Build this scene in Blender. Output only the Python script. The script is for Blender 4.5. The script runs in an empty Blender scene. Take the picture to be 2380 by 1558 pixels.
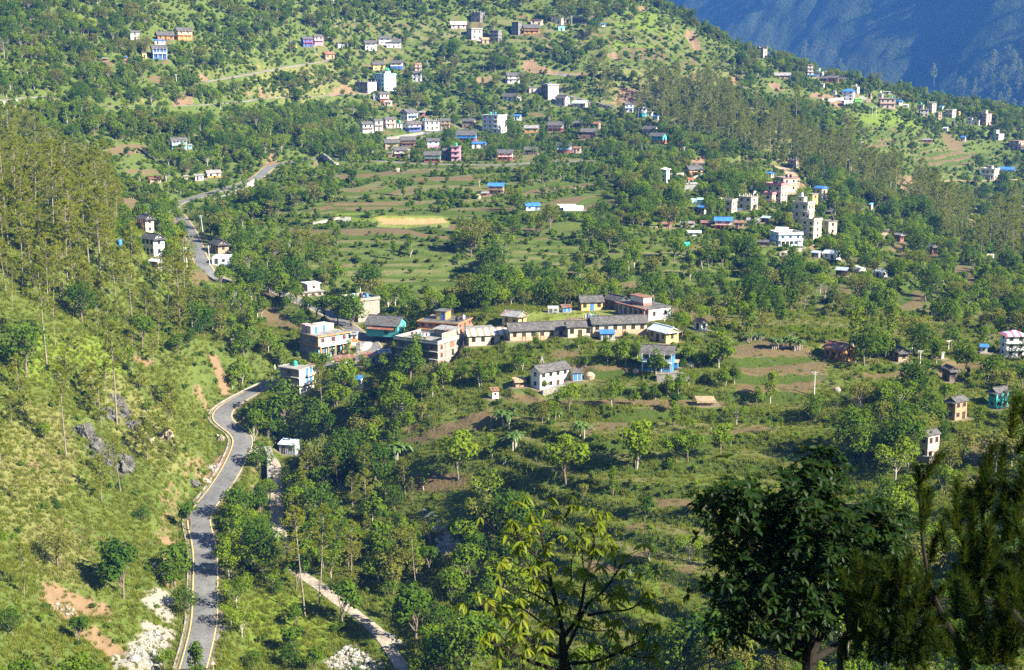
import bpy, bmesh, math, re
import numpy as np
from mathutils import Vector, Matrix

# ------------------------------------------------------------------ camera, light, exposure
SC = bpy.context.scene
COL = SC.collection
FPX = 1024 * 50.0 / 36.0
ALPHA = math.radians(11.16)
cam_d = bpy.data.cameras.new('camera')
cam_d.lens = 50.0; cam_d.sensor_width = 36.0
cam_d.clip_start = 0.5; cam_d.clip_end = 9000.0
cam_d.dof.use_dof = True; cam_d.dof.focus_distance = 420.0; cam_d.dof.aperture_fstop = 2.8
CAM = bpy.data.objects.new('camera', cam_d)
CAM.location = (0, 0, 0); CAM.rotation_euler = (math.pi / 2 - ALPHA, 0, 0)
COL.objects.link(CAM); SC.camera = CAM

SUN_ELEV = math.radians(34.0)
SUN_H = np.array([0.87, -0.49]); SUN_H /= np.linalg.norm(SUN_H)
W = bpy.data.worlds.new('World'); SC.world = W; W.use_nodes = True
nt = W.node_tree
bg = nt.nodes['Background']
sky = nt.nodes.new('ShaderNodeTexSky'); sky.sky_type = 'NISHITA'; sky.sun_disc = False
sky.sun_elevation = SUN_ELEV
sky.sun_rotation = math.atan2(SUN_H[0], SUN_H[1])
sky.altitude = 1200; sky.air_density = 1.0; sky.dust_density = 0.8
nt.links.new(sky.outputs[0], bg.inputs[0]); bg.inputs[1].default_value = 0.05
sd = bpy.data.lights.new('sun', 'SUN'); sd.energy = 5.0; sd.angle = math.radians(0.55); sd.color = (1.0, 0.935, 0.78)
SUN = bpy.data.objects.new('sun', sd); COL.objects.link(SUN)
SUN.location = (300, -100, 300)
to_sun = Vector((SUN_H[0] * math.cos(SUN_ELEV), SUN_H[1] * math.cos(SUN_ELEV), math.sin(SUN_ELEV)))
SUN.rotation_euler = to_sun.to_track_quat('Z', 'Y').to_euler()
vs = SC.view_settings
vs.view_transform = 'Standard'; vs.look = 'None'; vs.exposure = 1.98; vs.gamma = 1.0
try: vs.use_curve_mapping = False
except Exception: pass
cy = SC.cycles
cy.max_bounces = 5; cy.diffuse_bounces = 2; cy.glossy_bounces = 1; cy.transmission_bounces = 3
cy.transparent_max_bounces = 4; cy.volume_bounces = 0
cy.caustics_reflective = False; cy.caustics_refractive = False
cy.use_denoising = False
cy.use_adaptive_sampling = True; cy.adaptive_threshold = 0.01
SC.render.use_persistent_data = False

# ------------------------------------------------------------------ pixel helpers (u, v in 1024 x 670)
CA, SA = math.cos(ALPHA), math.sin(ALPHA)
def pix_dir(u, v):
    u = np.asarray(u, float); v = np.asarray(v, float)
    dx = (u - 512) / FPX; dy = -(v - 335) / FPX
    d = np.stack([dx, CA + dy * SA, -SA + dy * CA], -1)
    return d / np.linalg.norm(d, axis=-1, keepdims=True)
def project(p):
    p = np.asarray(p, float)
    f = p[..., 1] * CA - p[..., 2] * SA
    up = p[..., 1] * SA + p[..., 2] * CA
    f = np.where(f < 0.1, 0.1, f)
    return 512 + FPX * p[..., 0] / f, 335 - FPX * up / f, f
def Z(c, r, pts):            # zoom-panel coordinates to u, v
    return [(256 * c + x * .10757, 167.5 * r + y * .10757) for x, y in pts]
def F(pts):
    return [(x / 2.3242, y / 2.3242) for x, y in pts]

# ------------------------------------------------------------------ numpy noise
def _h(ix, iy, s):
    n = (ix.astype(np.int64) * 374761393 + iy.astype(np.int64) * 668265263 + s * 1442695041) & 0xffffffff
    n = ((n ^ (n >> 13)) * 1274126177) & 0xffffffff
    return ((n ^ (n >> 16)) & 0xffff) / 65535.0
def vnoise(x, y, s=0):
    ix = np.floor(x); iy = np.floor(y); fx = x - ix; fy = y - iy
    fx = fx * fx * fx * (fx * (fx * 6 - 15) + 10); fy = fy * fy * fy * (fy * (fy * 6 - 15) + 10)
    a = _h(ix, iy, s); b = _h(ix + 1, iy, s); c = _h(ix, iy + 1, s); d = _h(ix + 1, iy + 1, s)
    return (a + (b - a) * fx) * (1 - fy) + (c + (d - c) * fx) * fy
def fbm(x, y, o=4, s=0):
    t = 0; a = .5; n = 0
    for i in range(o):
        t = t + a * vnoise(x + 17.3 * i, y - 9.1 * i, s + i); n += a; a *= .5; x = x * 2.03; y = y * 2.03
    return t / n
def sstep(a, b, x):
    t = np.clip((x - a) / (b - a), 0, 1); return t * t * (3 - 2 * t)

# ------------------------------------------------------------------ terrain base: thin-plate surface through surveyed points, plus an added shoulder out of view
CTRL = {
 700: [(-80,248),(100,262),(195,275),(280,280),(390,276),(520,264),(650,250),(800,245),(950,242),(1110,240)],
 600: [(-80,270),(100,288),(198,302),(280,309),(390,309),(470,300),(560,288),(650,279),(800,271),(950,266),(1110,262)],
 520: [(-80,295),(100,316),(195,334),(270,343),(350,341),(430,333),(520,318),(650,302),(800,296),(950,292),(1110,290)],
 456: [(-80,315),(100,340),(200,362),(250,379),(275,380),(350,364),(440,342),(560,324),(700,320),(850,320),(960,324),(1110,332)],
 400: [(-80,335),(100,360),(180,379),(225,393),(300,384),(400,364),(500,350),(600,347),(700,347),(850,351),(960,362),(1110,380)],
 372: [(280,400),(350,388),(420,375),(540,360),(660,358)],
 345: [(-80,352),(100,378),(200,400),(290,412),(380,402),(420,388),(500,378),(600,372),(680,372),(780,376),(860,382),(950,400),(1110,440)],
 322: [(0,370),(100,392),(180,412),(260,436),(350,426),(430,398),(520,388),(600,387),(660,390),(740,402),(860,425),(960,455),(1110,510)],
 290: [(-80,378),(60,394),(150,418),(190,440),(230,460),(300,477),(400,482),(500,478),(600,476),(700,484),(800,497),(900,515),(1000,560),(1110,610)],
 250: [(-80,392),(60,408),(130,425),(160,448),(200,485),(260,511),(400,510),(500,512),(600,514),(700,525),(800,549),(860,585),(950,650),(1110,740)],
 222: [(-80,402),(30,424),(85,440),(140,575),(200,585),(300,559),(410,558),(500,561),(600,564),(700,582),(780,606),(850,680),(930,750),(1000,850),(1110,900)],
 190: [(60,590),(130,615),(200,632),(300,617),(400,620),(500,630),(600,642),(680,662),(760,688),(830,756),(900,850),(960,920),(1110,980)],
 150: [(-80,590),(0,615),(100,645),(200,688),(300,717),(400,762),(480,782),(580,790),(660,790),(740,810),(800,845),(880,930),(960,1020),(1110,1080)],
 120: [(-80,620),(0,650),(100,690),(200,748),(300,818),(400,862),(500,878),(600,878),(680,880),(760,896),(830,939),(900,1000),(960,1070),(1020,1140)],
 90: [(-80,655),(0,690),(100,732),(200,792),(300,862),(400,906),(500,924),(600,930),(680,942),(760,972),(830,1020),(880,1070)],
 60: [(-80,695),(0,732),(100,775),(200,834),(300,902),(400,942),(500,954),(600,964),(680,986),(740,1014)],
 30: [(-80,735),(0,772),(100,815),(200,872),(300,938),(400,974),(500,988),(600,1000),(670,1022)],
 0: [(-80,775),(0,812),(100,855),(200,910),(300,972),(400,1006),(500,1020),(590,1034)],
 -45: [(-80,835),(0,872),(100,915),(200,970),(300,1030),(400,1060),(500,1078)],
}
RIDGE = [(560,-45,1084),(628,0,1045),(650,8,1042),(700,27,1046),(750,53,1052),(810,77,1085),(850,97,1118),(900,111,1160),(950,123,1215),(1024,149,1300),(1100,180,1380)]
P = []
for v, row in CTRL.items():
    for u, d in row: P.append(pix_dir(u, v) * d)
for u, v, d in RIDGE:
    p = pix_dir(u, v) * d; P.append(p)
    P.append(np.array([p[0] * 1.10 + 30, p[1] * 1.10 + 40, p[2] - 85]))
    P.append(np.array([p[0] * 1.22 + 80, p[1] * 1.22 + 110, p[2] - 230]))
for q in [(0,0,-2.2),(0,30,-23),(0,70,-52),(0,120,-86),(0,180,-110),(-40,30,-22),(-50,0,-2),(-80,80,-62),(-120,160,-104),(70,160,-104),
          (24,8,-2),(34,12,14.5),(45,10,28.5),(62,4,44.8),(45,-8,30.2),(40,-25,26),(55,45,16),(28,58,-36),(70,90,-40),(85,60,5),(30,30,-12),(0,-40,20),(-60,-50,24),(90,-40,60)]:  # includes an unseen right-hand shoulder, added and raised to shade the near trees
    P.append(np.array(q, float))
P = np.array(P)
def _phi(r2): return np.where(r2 > 1e-9, r2 * np.log(r2 + 1e-12), 0.0)
SCL = 300.0
PX = P[:, :2] / SCL
_n = len(P)
_A = np.zeros((_n + 3, _n + 3))
_r2 = ((PX[:, None] - PX[None]) ** 2).sum(-1)
_A[:_n, :_n] = _phi(_r2) + np.eye(_n) * 0.0006
_A[:_n, _n] = 1; _A[:_n, _n + 1:] = PX; _A[_n, :_n] = 1; _A[_n + 1:, :_n] = PX.T
_w = np.linalg.solve(_A, np.concatenate([P[:, 2], np.zeros(3)]))
def H0(x, y):
    x = np.asarray(x, float); y = np.asarray(y, float); sh = x.shape
    X = np.stack([x.ravel(), y.ravel()], -1) / SCL
    out = np.empty(len(X))
    for i in range(0, len(X), 20000):
        q = X[i:i + 20000]
        r2 = (q[:, 0:1] - PX[None, :, 0]) ** 2 + (q[:, 1:2] - PX[None, :, 1]) ** 2
        out[i:i + 20000] = _phi(r2) @ _w[:_n] + _w[_n] + q @ _w[_n + 1:]
    return out.reshape(sh)
# polar lookup grid (also the grid the terrain sheet is built on)
NA, NR = 620, 600
ANG = np.concatenate([np.linspace(-0.95, -0.40, 40)[:-1], np.linspace(-0.40, 0.40, NA), np.linspace(0.40, 1.25, 60)[1:]])
RAD = np.concatenate([np.linspace(1.0, 225, 70)[:-1], 225 * (1650 / 225.0) ** np.linspace(0, 1, NR)])
AG, RG = np.meshgrid(ANG, RAD, indexing='ij')
GX, GY = RG * np.sin(AG), RG * np.cos(AG)
G0 = H0(GX, GY)
def glook(G, x, y):
    x = np.asarray(x, float); y = np.asarray(y, float)
    a = np.arctan2(x, y); r = np.hypot(x, y)
    ia = np.clip(np.searchsorted(ANG, a) - 1, 0, len(ANG) - 2); ir = np.clip(np.searchsorted(RAD, r) - 1, 0, len(RAD) - 2)
    ta = np.clip((a - ANG[ia]) / (ANG[ia + 1] - ANG[ia]), 0, 1); tr = np.clip((r - RAD[ir]) / (RAD[ir + 1] - RAD[ir]), 0, 1)
    return (G[ia, ir] * (1 - ta) + G[ia + 1, ir] * ta) * (1 - tr) + (G[ia, ir + 1] * (1 - ta) + G[ia + 1, ir + 1] * ta) * tr
def cast(G, uv, tmin=200.0):
    uv = np.asarray(uv, float).reshape(-1, 2)
    D = pix_dir(uv[:, 0], uv[:, 1])
    T = np.arange(tmin, 1640, 2.0)
    res = np.zeros((len(uv), 3))
    for i in range(0, len(uv), 400):
        d = D[i:i + 400]
        p = d[:, None, :] * T[None, :, None]
        below = p[..., 2] < glook(G, p[..., 0], p[..., 1])
        k = np.where(below.any(1), below.argmax(1), len(T) - 1)
        hi = T[k]; lo = np.maximum(hi - 2.0, tmin)
        for _ in range(12):
            m = (lo + hi) / 2; q = d * m[:, None]
            b = q[:, 2] < glook(G, q[:, 0], q[:, 1])
            hi = np.where(b, m, hi); lo = np.where(b, lo, m)
        q = d * hi[:, None]; q[:, 2] = glook(G, q[:, 0], q[:, 1])
        res[i:i + 400] = q
    return res
def inpoly(poly, x, y):
    poly = np.asarray(poly); c = np.zeros(np.shape(x), bool)
    j = len(poly) - 1
    for i in range(len(poly)):
        xi, yi = poly[i][:2]; xj, yj = poly[j][:2]
        if yi != yj:
            c ^= ((yi > y) != (yj > y)) & (x < (xj - xi) * (y - yi) / (yj - yi) + xi)
        j = i
    return c
def polydist(poly, x, y):     # distance to the outline of a polyline
    d = np.full(np.shape(x), 1e9)
    for a, b in zip(poly[:-1], poly[1:]):
        ax, ay = a[:2]; bx, by = b[:2]
        L = (bx - ax) ** 2 + (by - ay) ** 2 + 1e-9
        t = np.clip(((x - ax) * (bx - ax) + (y - ay) * (by - ay)) / L, 0, 1)
        d = np.minimum(d, np.hypot(x - ax - t * (bx - ax), y - ay - t * (by - ay)))
    return d
def region(G, X, Y, uvpoly, soft=2.0):
    """soft mask of an outline given in the photo, laid on the ground"""
    w = cast(G, uvpoly)
    bx0, by0 = w[:, :2].min(0) - soft; bx1, by1 = w[:, :2].max(0) + soft
    m = (X > bx0) & (X < bx1) & (Y > by0) & (Y < by1)
    out = np.zeros(X.shape)
    if m.any():
        xs, ys = X[m], Y[m]
        ins = inpoly(w, xs, ys)
        d = polydist(np.vstack([w, w[:1]]), xs, ys)
        out[m] = np.where(ins, 1.0, np.clip(1 - d / soft, 0, 1) * .5) * np.where(ins, np.clip(.5 + d / soft, 0, 1), 1)
    return out
# ------------------------------------------------------------------ what stands where (survey of the photograph)
PAN = {f'{c}{r}': (256.0 * c, 167.5 * r, .10757) for c in range(4) for r in range(4)}
PAN.update({'Q1': (290, 275, .13513), 'Q2': (450, 285, .17531), 'Q3': (660, 160, .1462), 'Q4': (745, 47.5, .1462)})
def pan(p, x, y):
    a, b, s = PAN[p]; return a + x * s, b + y * s
BLD = []
def B(kind, name, p, x0, x1, yt, yb, yaw, st, wall, roof, label, short, **o):
    u0, v0 = pan(p, x0, yt); u1, v1 = pan(p, x1, yb)
    BLD.append(dict(kind=kind, name=name, u0=u0, u1=u1, vt=v0, vb=v1, yaw=math.radians(yaw), st=st, wall=wall, roof=roof, label=label, short=short, o=o))
H, C, S = 'village_house', 'concrete_house', 'tin_shed'
# --- far slope at the upper left
B('g',H,'00',1200,1302,288,372,12,2,'white','slate','small white house half hidden by trees on the upper slope','half hidden white house')
B('g',H,'00',1440,1622,280,376,14,1,'orange','slate','long orange mud house with slate roof, lower of the orange pair','lower orange house',balc='brown')
B('g',H,'00',1616,1790,262,376,24,2,'cream','slate','cream and orange house with long balcony, upper of the orange pair','upper orange house',band='orange',balc='orange')
B('g',H,'00',1405,1560,415,555,8,2,'blue','slate','deep blue two storey house with grey slate roof below the orange pair','deep blue house',balc='white')
B('s',S,'00',1425,1542,374,416,8,1,'white','bluetin','bright blue tin roofed shed behind the deep blue house','blue roofed shed')
B('g','hut','00',1312,1372,486,548,14,1,'yellow','slate','tiny yellow hut at the corner of the deep blue house','yellow hut')
B('s',S,'00',944,1015,543,577,5,1,'brick','tin','low grey tin shed on the bare earth under the bamboo','low tin shed',open=1)
B('s',S,'00',1105,1190,530,562,5,1,'brick','bluetin','low blue tin shed on the bare earth under the bamboo','low blue shed',open=1)
B('s','hut','00',783,822,390,424,-15,1,'white','tin','tiny white hut alone among the dark trees','lone white hut')
B('g',H,'00',1578,1745,1283,1392,10,2,'cyan','slate','pale blue house with a balcony alone on the green slope','pale blue house',balc='white')
B('s',S,'00',1745,1790,1345,1388,0,1,'cyan','tin','little cyan annex at the end of the pale blue house','cyan annex')
# --- second panel, upper slopes and the roadside village
B('s','hut','10',676,728,4,28,-10,1,'white','tin','small white hut at the top edge of the slope','topmost white hut')
B('g',H,'10',300,388,360,446,20,1,'yellow','slate','small yellow house with slate roof beside the blue row house','small yellow house')
B('g',H,'10',412,536,345,440,22,2,'blue','slate','blue row house with red balcony rail beside the small yellow house','blue row house',balc='red')
B('g',H,'10',522,632,330,424,22,2,'white','slate','white row house with pink base joined to the blue row house','pink based row house',band='pink',balc='red')
B('g',H,'10',612,738,455,548,30,1,'mud','rust','ochre mud house with a pale rusty tin roof above the upper road','ochre mud house')
B('g',H,'10',740,828,397,452,25,1,'white','slate','little white house with hipped slate roof above the ochre mud house','little white house')
B('f',C,'10',1000,1092,358,470,15,1,'white','concrete','flat roofed white house with a green tank on the wooded shelf','flat white shelf house',tank=[(.5,.5,'green')])
B('g',H,'10',998,1128,382,472,10,2,'white','slate','white house with dark posts in front of the flat roofed shelf house','white shelf house')
B('g',H,'10',1130,1262,350,412,5,2,'white','slate','white house with slate roof, middle of the wooded shelf cluster','middle shelf house')
B('g',H,'10',1210,1352,372,446,0,2,'white','slate','white slate house at the sunny end of the wooded shelf cluster','sunny shelf house')
B('g',H,'10',1068,1205,582,655,12,2,'yellow','slate','yellow house with slate roof right behind the tall blue and white block','yellow house behind block')
B('g',H,'10',1244,1372,567,645,-8,2,'white','slate','white and blue house with slate roof behind the tall blue and white block','house behind block',band='blue')
B('g',H,'10',1458,1545,590,662,20,2,'pinkish','rust','pinkish two storey house with rusty tin roof among big trees','pinkish house',balc='brown')
B('g',H,'10',1448,1552,668,760,-10,2,'white','slate','shaded white house with open ground floor below the pinkish house','shaded white house')
B('f',C,'10',1095,1305,700,850,-52,4,'whiteblue','concrete','tall four storey white block with pale blue bands and green roof tanks','tall blue banded block',slabs='cyan',stair=('white',.62,.5,.38,.42),tank=[(.52,.62,'green'),(.62,.75,'green'),(.72,.6,'green')],parapet=1)
B('f',C,'10',920,1122,765,862,-38,2,'greybrick','concrete','grey plastered two storey house with white end and broken parapet','grey plastered house',sidewall='white',stub=1)
B('g',H,'10',1120,1240,840,970,32,2,'white','slate','white house with a red balcony storey just below the tall blue banded block','red balcony house',band='red',balc='red')
B('s','hut','10',1088,1122,868,934,10,1,'white','tin','narrow white annex between trees beside the red balcony house','narrow white annex')
B('s',S,'10',1190,1272,944,988,-10,1,'cream','beige','low beige roofed shed in front of the red balcony house','beige roofed shed')
B('g',H,'10',1335,1512,1018,1122,48,2,'white','slate','white gabled house with pale blue awning above the village row','white gabled house',aw='bluetin')
B('s',S,'10',1510,1582,1040,1088,0,1,'brick','tin','untidy brown shed beside the white gabled house','untidy brown shed',open=1)
B('g',H,'10',958,1098,1135,1242,26,2,'white','slate','first white row house with brown balcony at the shady end of the terrace row','first row house',balc='brown',band='whiter')
B('g',H,'10',1080,1186,1110,1218,26,2,'white','slate','middle white row house with long brown balcony in the terrace row','middle row house',balc='brown')
B('g',H,'10',1178,1302,1094,1194,24,2,'white','slate','third white row house with orange balcony in the terrace row','third row house',balc='orange')
B('f',C,'10',1298,1362,1148,1190,15,1,'white','concrete','little flat white room with a green tank at the end of the terrace row','little tank room',tank=[(.6,.5,'green')])
B('g',H,'10',1374,1540,1130,1228,30,2,'bluewhite','slate','blue trimmed gabled house with a stretched blue awning by the village street','blue awning house',band='blue',aw='bluetin',balc='red')
B('f',C,'10',1545,1708,1125,1215,12,2,'white','concrete','white flat roofed house still under construction on the village street','unfinished white house',stub=1,tank=[(.1,.5,'blue')])
B('g',H,'10',1700,1812,1105,1196,10,2,'tan','slate','tan mud house with wooden balcony beside the unfinished white house','tan mud house',balc='brown')
B('g',H,'10',1910,2048,1105,1188,-16,2,'mud','slate','brown mud house with slate roof by the street below the fields','brown street house')
B('f',C,'10',2100,2335,1068,1245,-34,4,'white','concrete','tallest pure white four storey house beside the village street','tallest white house',slabs='white',tank=[(.25,.5,'green'),(.55,.5,'blue')],mast=1)
B('g',H,'10',1858,2062,1230,1316,-6,2,'azure','slate','bright blue long house with slate roof under the big round tree','bright blue house',balc='blue',band='red')
B('g',H,'10',1580,1712,1290,1382,5,2,'bluewhite','slate','blue and white house with pink base beside the big round tree','blue pink base house',band='pink')
B('g',H,'10',1335,1488,1282,1366,6,2,'brown','slate','brown brick long house with slate roof below the village street','brown brick long house',balc='brown')
B('g',H,'10',1184,1332,1305,1394,8,2,'tan','slate','tan house with slate roof and blue tarp patch below the street','tan tarp house')
B('g',H,'10',1270,1422,1370,1470,8,2,'white','slate','white and brown house with wooden balcony behind the lower road','white brown house',band='brown',balc='brown')
B('s',S,'10',1208,1272,1418,1464,20,1,'brown','slate','dark lean shed beside the white and brown house','dark lean shed')
B('g',H,'10',1556,1728,1410,1512,-4,2,'teal','slate','teal house with brown balcony and red base by the lower road','teal roadside house',balc='brown',band='red')
B('g',H,'10',1728,1822,1385,1492,5,2,'dark','slate','dark walled house with slate roof between the teal and pink houses','dark walled house')
B('f',C,'10',1815,1908,1362,1506,-10,3,'pink','concrete','slim pink three storey house with a green roof tank','slim pink house',slabs='pinkd',tank=[(.5,.5,'green')])
B('s',S,'10',2000,2148,1325,1384,-6,1,'white','bluetin','long pale blue tin roof behind the feathery trees','pale blue tin roof')
B('g',H,'10',2238,2398,1395,1500,-4,2,'white','slate','white house with wide red lower storey beside the lower road','white red house',band='red',balc='red')
# upper right of that panel
B('f',C,'10',1994,2128,124,208,-28,2,'greybrick','concrete','bare grey block house on the open grass near the top','bare grey block house',stub=1)
B('g',S,'10',1800,1960,207,268,6,1,'pinkish','whitetin','long low house with shiny white tin roof on the high grass','white tin roof house')
B('f',C,'10',1955,2108,280,372,28,2,'greylight','concrete','pale grey two storey house with white side above thatched hut','pale grey house',parapet=1)
B('f',C,'10',2170,2286,290,388,-24,3,'greybrick','concrete','grey three storey tower house with white upper front','grey tower house',slabs='greylight',mast=1)
B('g','hut','10',2085,2172,350,408,15,1,'tan','thatch','thatched tan hut between the grey houses','thatched hut')
B('g',H,'10',2310,2462,680,778,18,2,'white','slate','white and brown house with slate roof beside the red road cut','white house by road cut',balc='brown')
B('g',H,'10',2288,2472,870,942,-30,1,'white','slate','low white gabled house with slate roof in front of the blue tank house','low white gabled house')
# --- third panel
B('f',C,'20',-5,92,212,330,-30,4,'greybrick','concrete','tall bare grey tower house beside the orange hilltop house','bare grey tower')
B('g',H,'20',92,262,234,314,8,2,'orange','slate','orange hilltop house with slate roof and blue doors','orange hilltop house',balc='brown')
B('f',C,'20',172,290,184,236,-6,1,'cream','concrete','cream flat house behind the orange hilltop house','cream hilltop house',slabs='red')
B('f',C,'20',360,502,150,222,-25,1,'cream','whitetin','white and yellow hilltop house with a small yellow roof room','yellow roof room house',stair=('yellow',.2,.4,.35,.6))
B('g',H,'20',552,640,150,212,-10,1,'dark','slate','dark slate house behind the tall poplar like trees','dark hilltop house')
B('g',H,'20',636,708,170,228,-10,1,'dark','slate','open dark,r=0.5 shelter house at the end of the hilltop hamlet','open hilltop shelter')
B('f',C,'20',418,492,205,288,10,1,'cyan','concrete','turquoise and white house under the hilltop trees','turquoise hilltop house')
B('s',S,'20',815,872,224,250,0,1,'white','bluetin','lone blue tin roofed shed on the grassy hill','lone blue shed')
B('f','ruin','20',2274,2372,438,545,-35,3,'brickpale','none','roofless pale brick tower on the skyline ridge','roofless skyline tower',ruin=1)
B('f',C,'20',270,436,795,932,-62,3,'greybrick','concrete','pale blank walled house with a blue roof tank on the bend','blank walled bend house',sidewall='greylight',parapet=1,tank=[(.25,.6,'blue')])
B('f',C,'20',140,275,800,868,10,1,'pinkish','concrete','low pinkish flat house beside the blank walled bend house','low pinkish house')
B('g',H,'20',398,542,890,985,-38,2,'white','slate','white house with dark wooden gallery beside the bend road','gallery house',balc='brown')
B('g',S,'20',556,712,940,1002,-20,1,'cream','bluetinpale','low wide shed with faded blue tin roof beside the bend road','faded blue shed')
B('g',H,'20',1026,1134,955,1048,20,2,'white','slate','white house with sky blue balcony below the pine slope','sky blue balcony house',balc='blue')
B('g',H,'20',1148,1260,990,1096,-56,2,'white','slate','white gabled house with turquoise base at the edge of the pines','turquoise base house',band='teal')
B('f',C,'20',1258,1314,1043,1082,-10,1,'white','concrete','small flat white room beside the turquoise base house','small white room')
B('s',S,'20',1298,1372,1078,1122,-20,1,'white','bluetin','small blue tin shed below the turquoise base house','small blue tin shed')
B('g',H,'20',110,262,1158,1238,-6,1,'yellow','tin','bright yellow house with grey tin roof among fields','bright yellow house',band='orange')
B('g',H,'20',325,492,1135,1228,-8,2,'white','slate','long white house with brown balcony and red base among fields','long white field house',band='red',balc='brown')
B('g',H,'20',515,662,1128,1192,-5,1,'dark','slate','half hidden slate house behind the long white field house','half hidden slate house')
B('g',H,'20',715,832,1132,1200,-20,1,'tan','rust','tan house with rusty red tin roof under trees','rusty roof tan house')
B('g',H,'20',635,792,1198,1298,-6,2,'brown','slate','dark brown brick house with two rows of windows','dark brown brick house')
B('g',H,'20',1208,1368,1175,1272,-30,2,'yellowwhite','slate','white and yellow gabled house above the teal twin','yellow gabled house',balc='brown')
B('g',H,'20',1272,1444,1238,1342,-26,2,'teal','slate','bright teal house with a lower roof wing below the yellow gabled house','bright teal house',band='red')
B('g',H,'20',410,560,1330,1430,-4,2,'white','slate','white house with a bright blue awning along its front','blue front house',band='red',aw='bluetin')
B('s',S,'20',555,650,1352,1428,-6,1,'pinkish','rust','rusty lean shed joined to the blue front house','rusty lean shed')
B('g','hut','20',108,250,1370,1440,-8,1,'dark','slate','dark red hut with slate roof among banana plants','dark red hut')
B('s',S,'20',12,92,1070,1122,-10,1,'bluewhite','bluetin','pale blue tin shed beside the village fields','pale field shed')
B('g','temple','20',1595,1782,1512,1635,32,1,'red','slate','red and yellow temple with dark roof on a walled terrace','red temple',upper='yellow')
# --- fourth panel, the ridge
B('g',S,'30',45,216,680,735,10,1,'tan','tin','long low tin roofed building on the ridge slope','long ridge shed')
B('f',C,'30',352,418,608,702,18,3,'greylight','concrete','narrow grey tower house on the skyline','narrow grey skyline tower',slabs='tan')
B('s',S,'30',355,430,664,702,15,1,'tan','tin','grey roofed lean shed at the foot of the skyline tower','tower foot shed')
B('f',C,'30',438,520,668,712,-10,1,'white','concrete','white skyline house with a green tank','white skyline house',stair=('white',.3,.5,.4,.5),tank=[(.5,.5,'green')])
B('s',S,'30',376,470,700,724,0,1,'cream','bluetin','low blue tin roof below the skyline tower','low blue ridge roof')
B('g',H,'30',470,560,716,758,-5,1,'dark','slate','dark slate house in the ridge row nearest the skyline tower','dark ridge house')
B('g',H,'30',545,662,716,776,-5,2,'red','slate','red fronted slate house in the ridge row','red ridge house')
B('g',H,'30',650,736,724,766,-10,1,'cream','slate','cream slate house ending the ridge row','cream ridge house')
B('s','hut','30',488,530,780,822,-20,1,'white','tin','small white hut below the ridge row','white ridge hut')
B('f',C,'30',684,806,846,936,-8,3,'white','none','white three storey house with a hipped blue roof beside the buses','blue hipped ridge house',hip='bluetin')
B('s','hut','30',602,640,846,892,-20,1,'white','tin','pale leaning hut on the cut slope behind the blue hipped ridge house','pale cut slope hut')
B('f',C,'30',790,850,800,858,-30,1,'white','concrete','white flat house just behind the blue hipped ridge house','house behind blue hip',tank=[(.4,.5,'white')])
B('g','hut','30',925,972,870,908,-40,1,'tan','slate','dark roofed hut beside the ridge road','ridge road hut')
B('f',C,'30',1025,1182,918,1012,8,2,'pinkcream','concrete','wide pinkish two storey house with roof pillars beside the ridge road','wide pinkish ridge house',slabs='pinkd',stub=1,tank=[(.8,.5,'green')])
B('f',C,'30',1018,1072,872,916,-10,1,'white','concrete','little white house with roof tank behind the wide pinkish house','little white ridge house',tank=[(.5,.5,'white')])
B('f',C,'30',1074,1138,858,882,0,1,'cream','whitetin','low cream house with pale roof on the ridge edge','low cream ridge house')
B('g',H,'30',1180,1254,926,980,-55,1,'white','bluetin','white gabled house with blue roof beside the wide pinkish house','blue gabled ridge house')
B('s','hut','30',1255,1312,975,998,-10,1,'white','whitetin','small white hut beside the blue gabled ridge house','small white ridge hut')
B('f',C,'30',1382,1452,978,1022,-12,1,'pinkcream','concrete','dark fronted flat house with a green tank on the ridge','dark flat ridge house',tank=[(.55,.5,'green')])
B('f',C,'30',1475,1562,962,1048,-40,3,'cream','concrete','tall cream house with blank sunny wall on the ridge','tall cream ridge house',stub=1)
B('f',C,'30',1400,1492,1020,1085,10,2,'greylight','concrete','grey block below the dark flat ridge house','grey ridge block')
B('f',C,'30',1550,1616,1048,1114,-50,2,'tan','concrete','tan block with sunlit end below the tall cream ridge house','tan ridge block')
B('f',C,'30',1645,1745,1024,1098,-30,2,'cream','concrete','cream two storey house with wide balconies on the ridge end','balcony ridge house',slabs='white')
B('f',C,'30',1722,1788,1016,1074,-30,2,'yellow','concrete','yellowish house behind the balcony ridge house','yellowish ridge house')
B('s',S,'30',1575,1640,990,1030,-30,1,'white','bluetin','sloping blue roof behind the tall cream ridge house','sloping blue ridge roof')
B('g',H,'30',1838,1908,1094,1152,-15,2,'white','slate','white house with grey roof low on the ridge end','white grey ridge house')
B('f',C,'30',1904,1968,1120,1168,-10,1,'cream','concrete','low cream platform house below the pink tower','low platform house')
B('f',C,'30',1955,2072,1070,1168,-36,4,'pinkcream','concrete','tall pink and cream tower house low on the ridge','pink ridge tower',slabs='pinkd',stair=('cream',.5,.5,.4,.4))
B('f',C,'30',2075,2190,1242,1305,-38,2,'white','concrete','white stepped house with awning near the frame edge','white stepped house',stair=('white',.3,.5,.4,.5))
B('f',C,'30',2240,2372,1308,1392,-30,2,'pinkcream','concrete','pink trimmed house with red roof line at the frame edge','pink trimmed house',slabs='red')
B('f',C,'30',178,286,1505,1565,-20,2,'pinkcream','concrete','unfinished pink frame house with roof columns above the cream school','pink frame house',stub=1,slabs='pinkd')
B('g','hut','30',1700,1746,1130,1180,-50,1,'dark','slate','dark gabled hut among trees below the ridge houses','dark gabled hut')
B('s','hut','30',1622,1678,1188,1222,-10,1,'white','whitetin','pale tin hut among trees below the ridge houses','pale tin hut')
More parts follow.
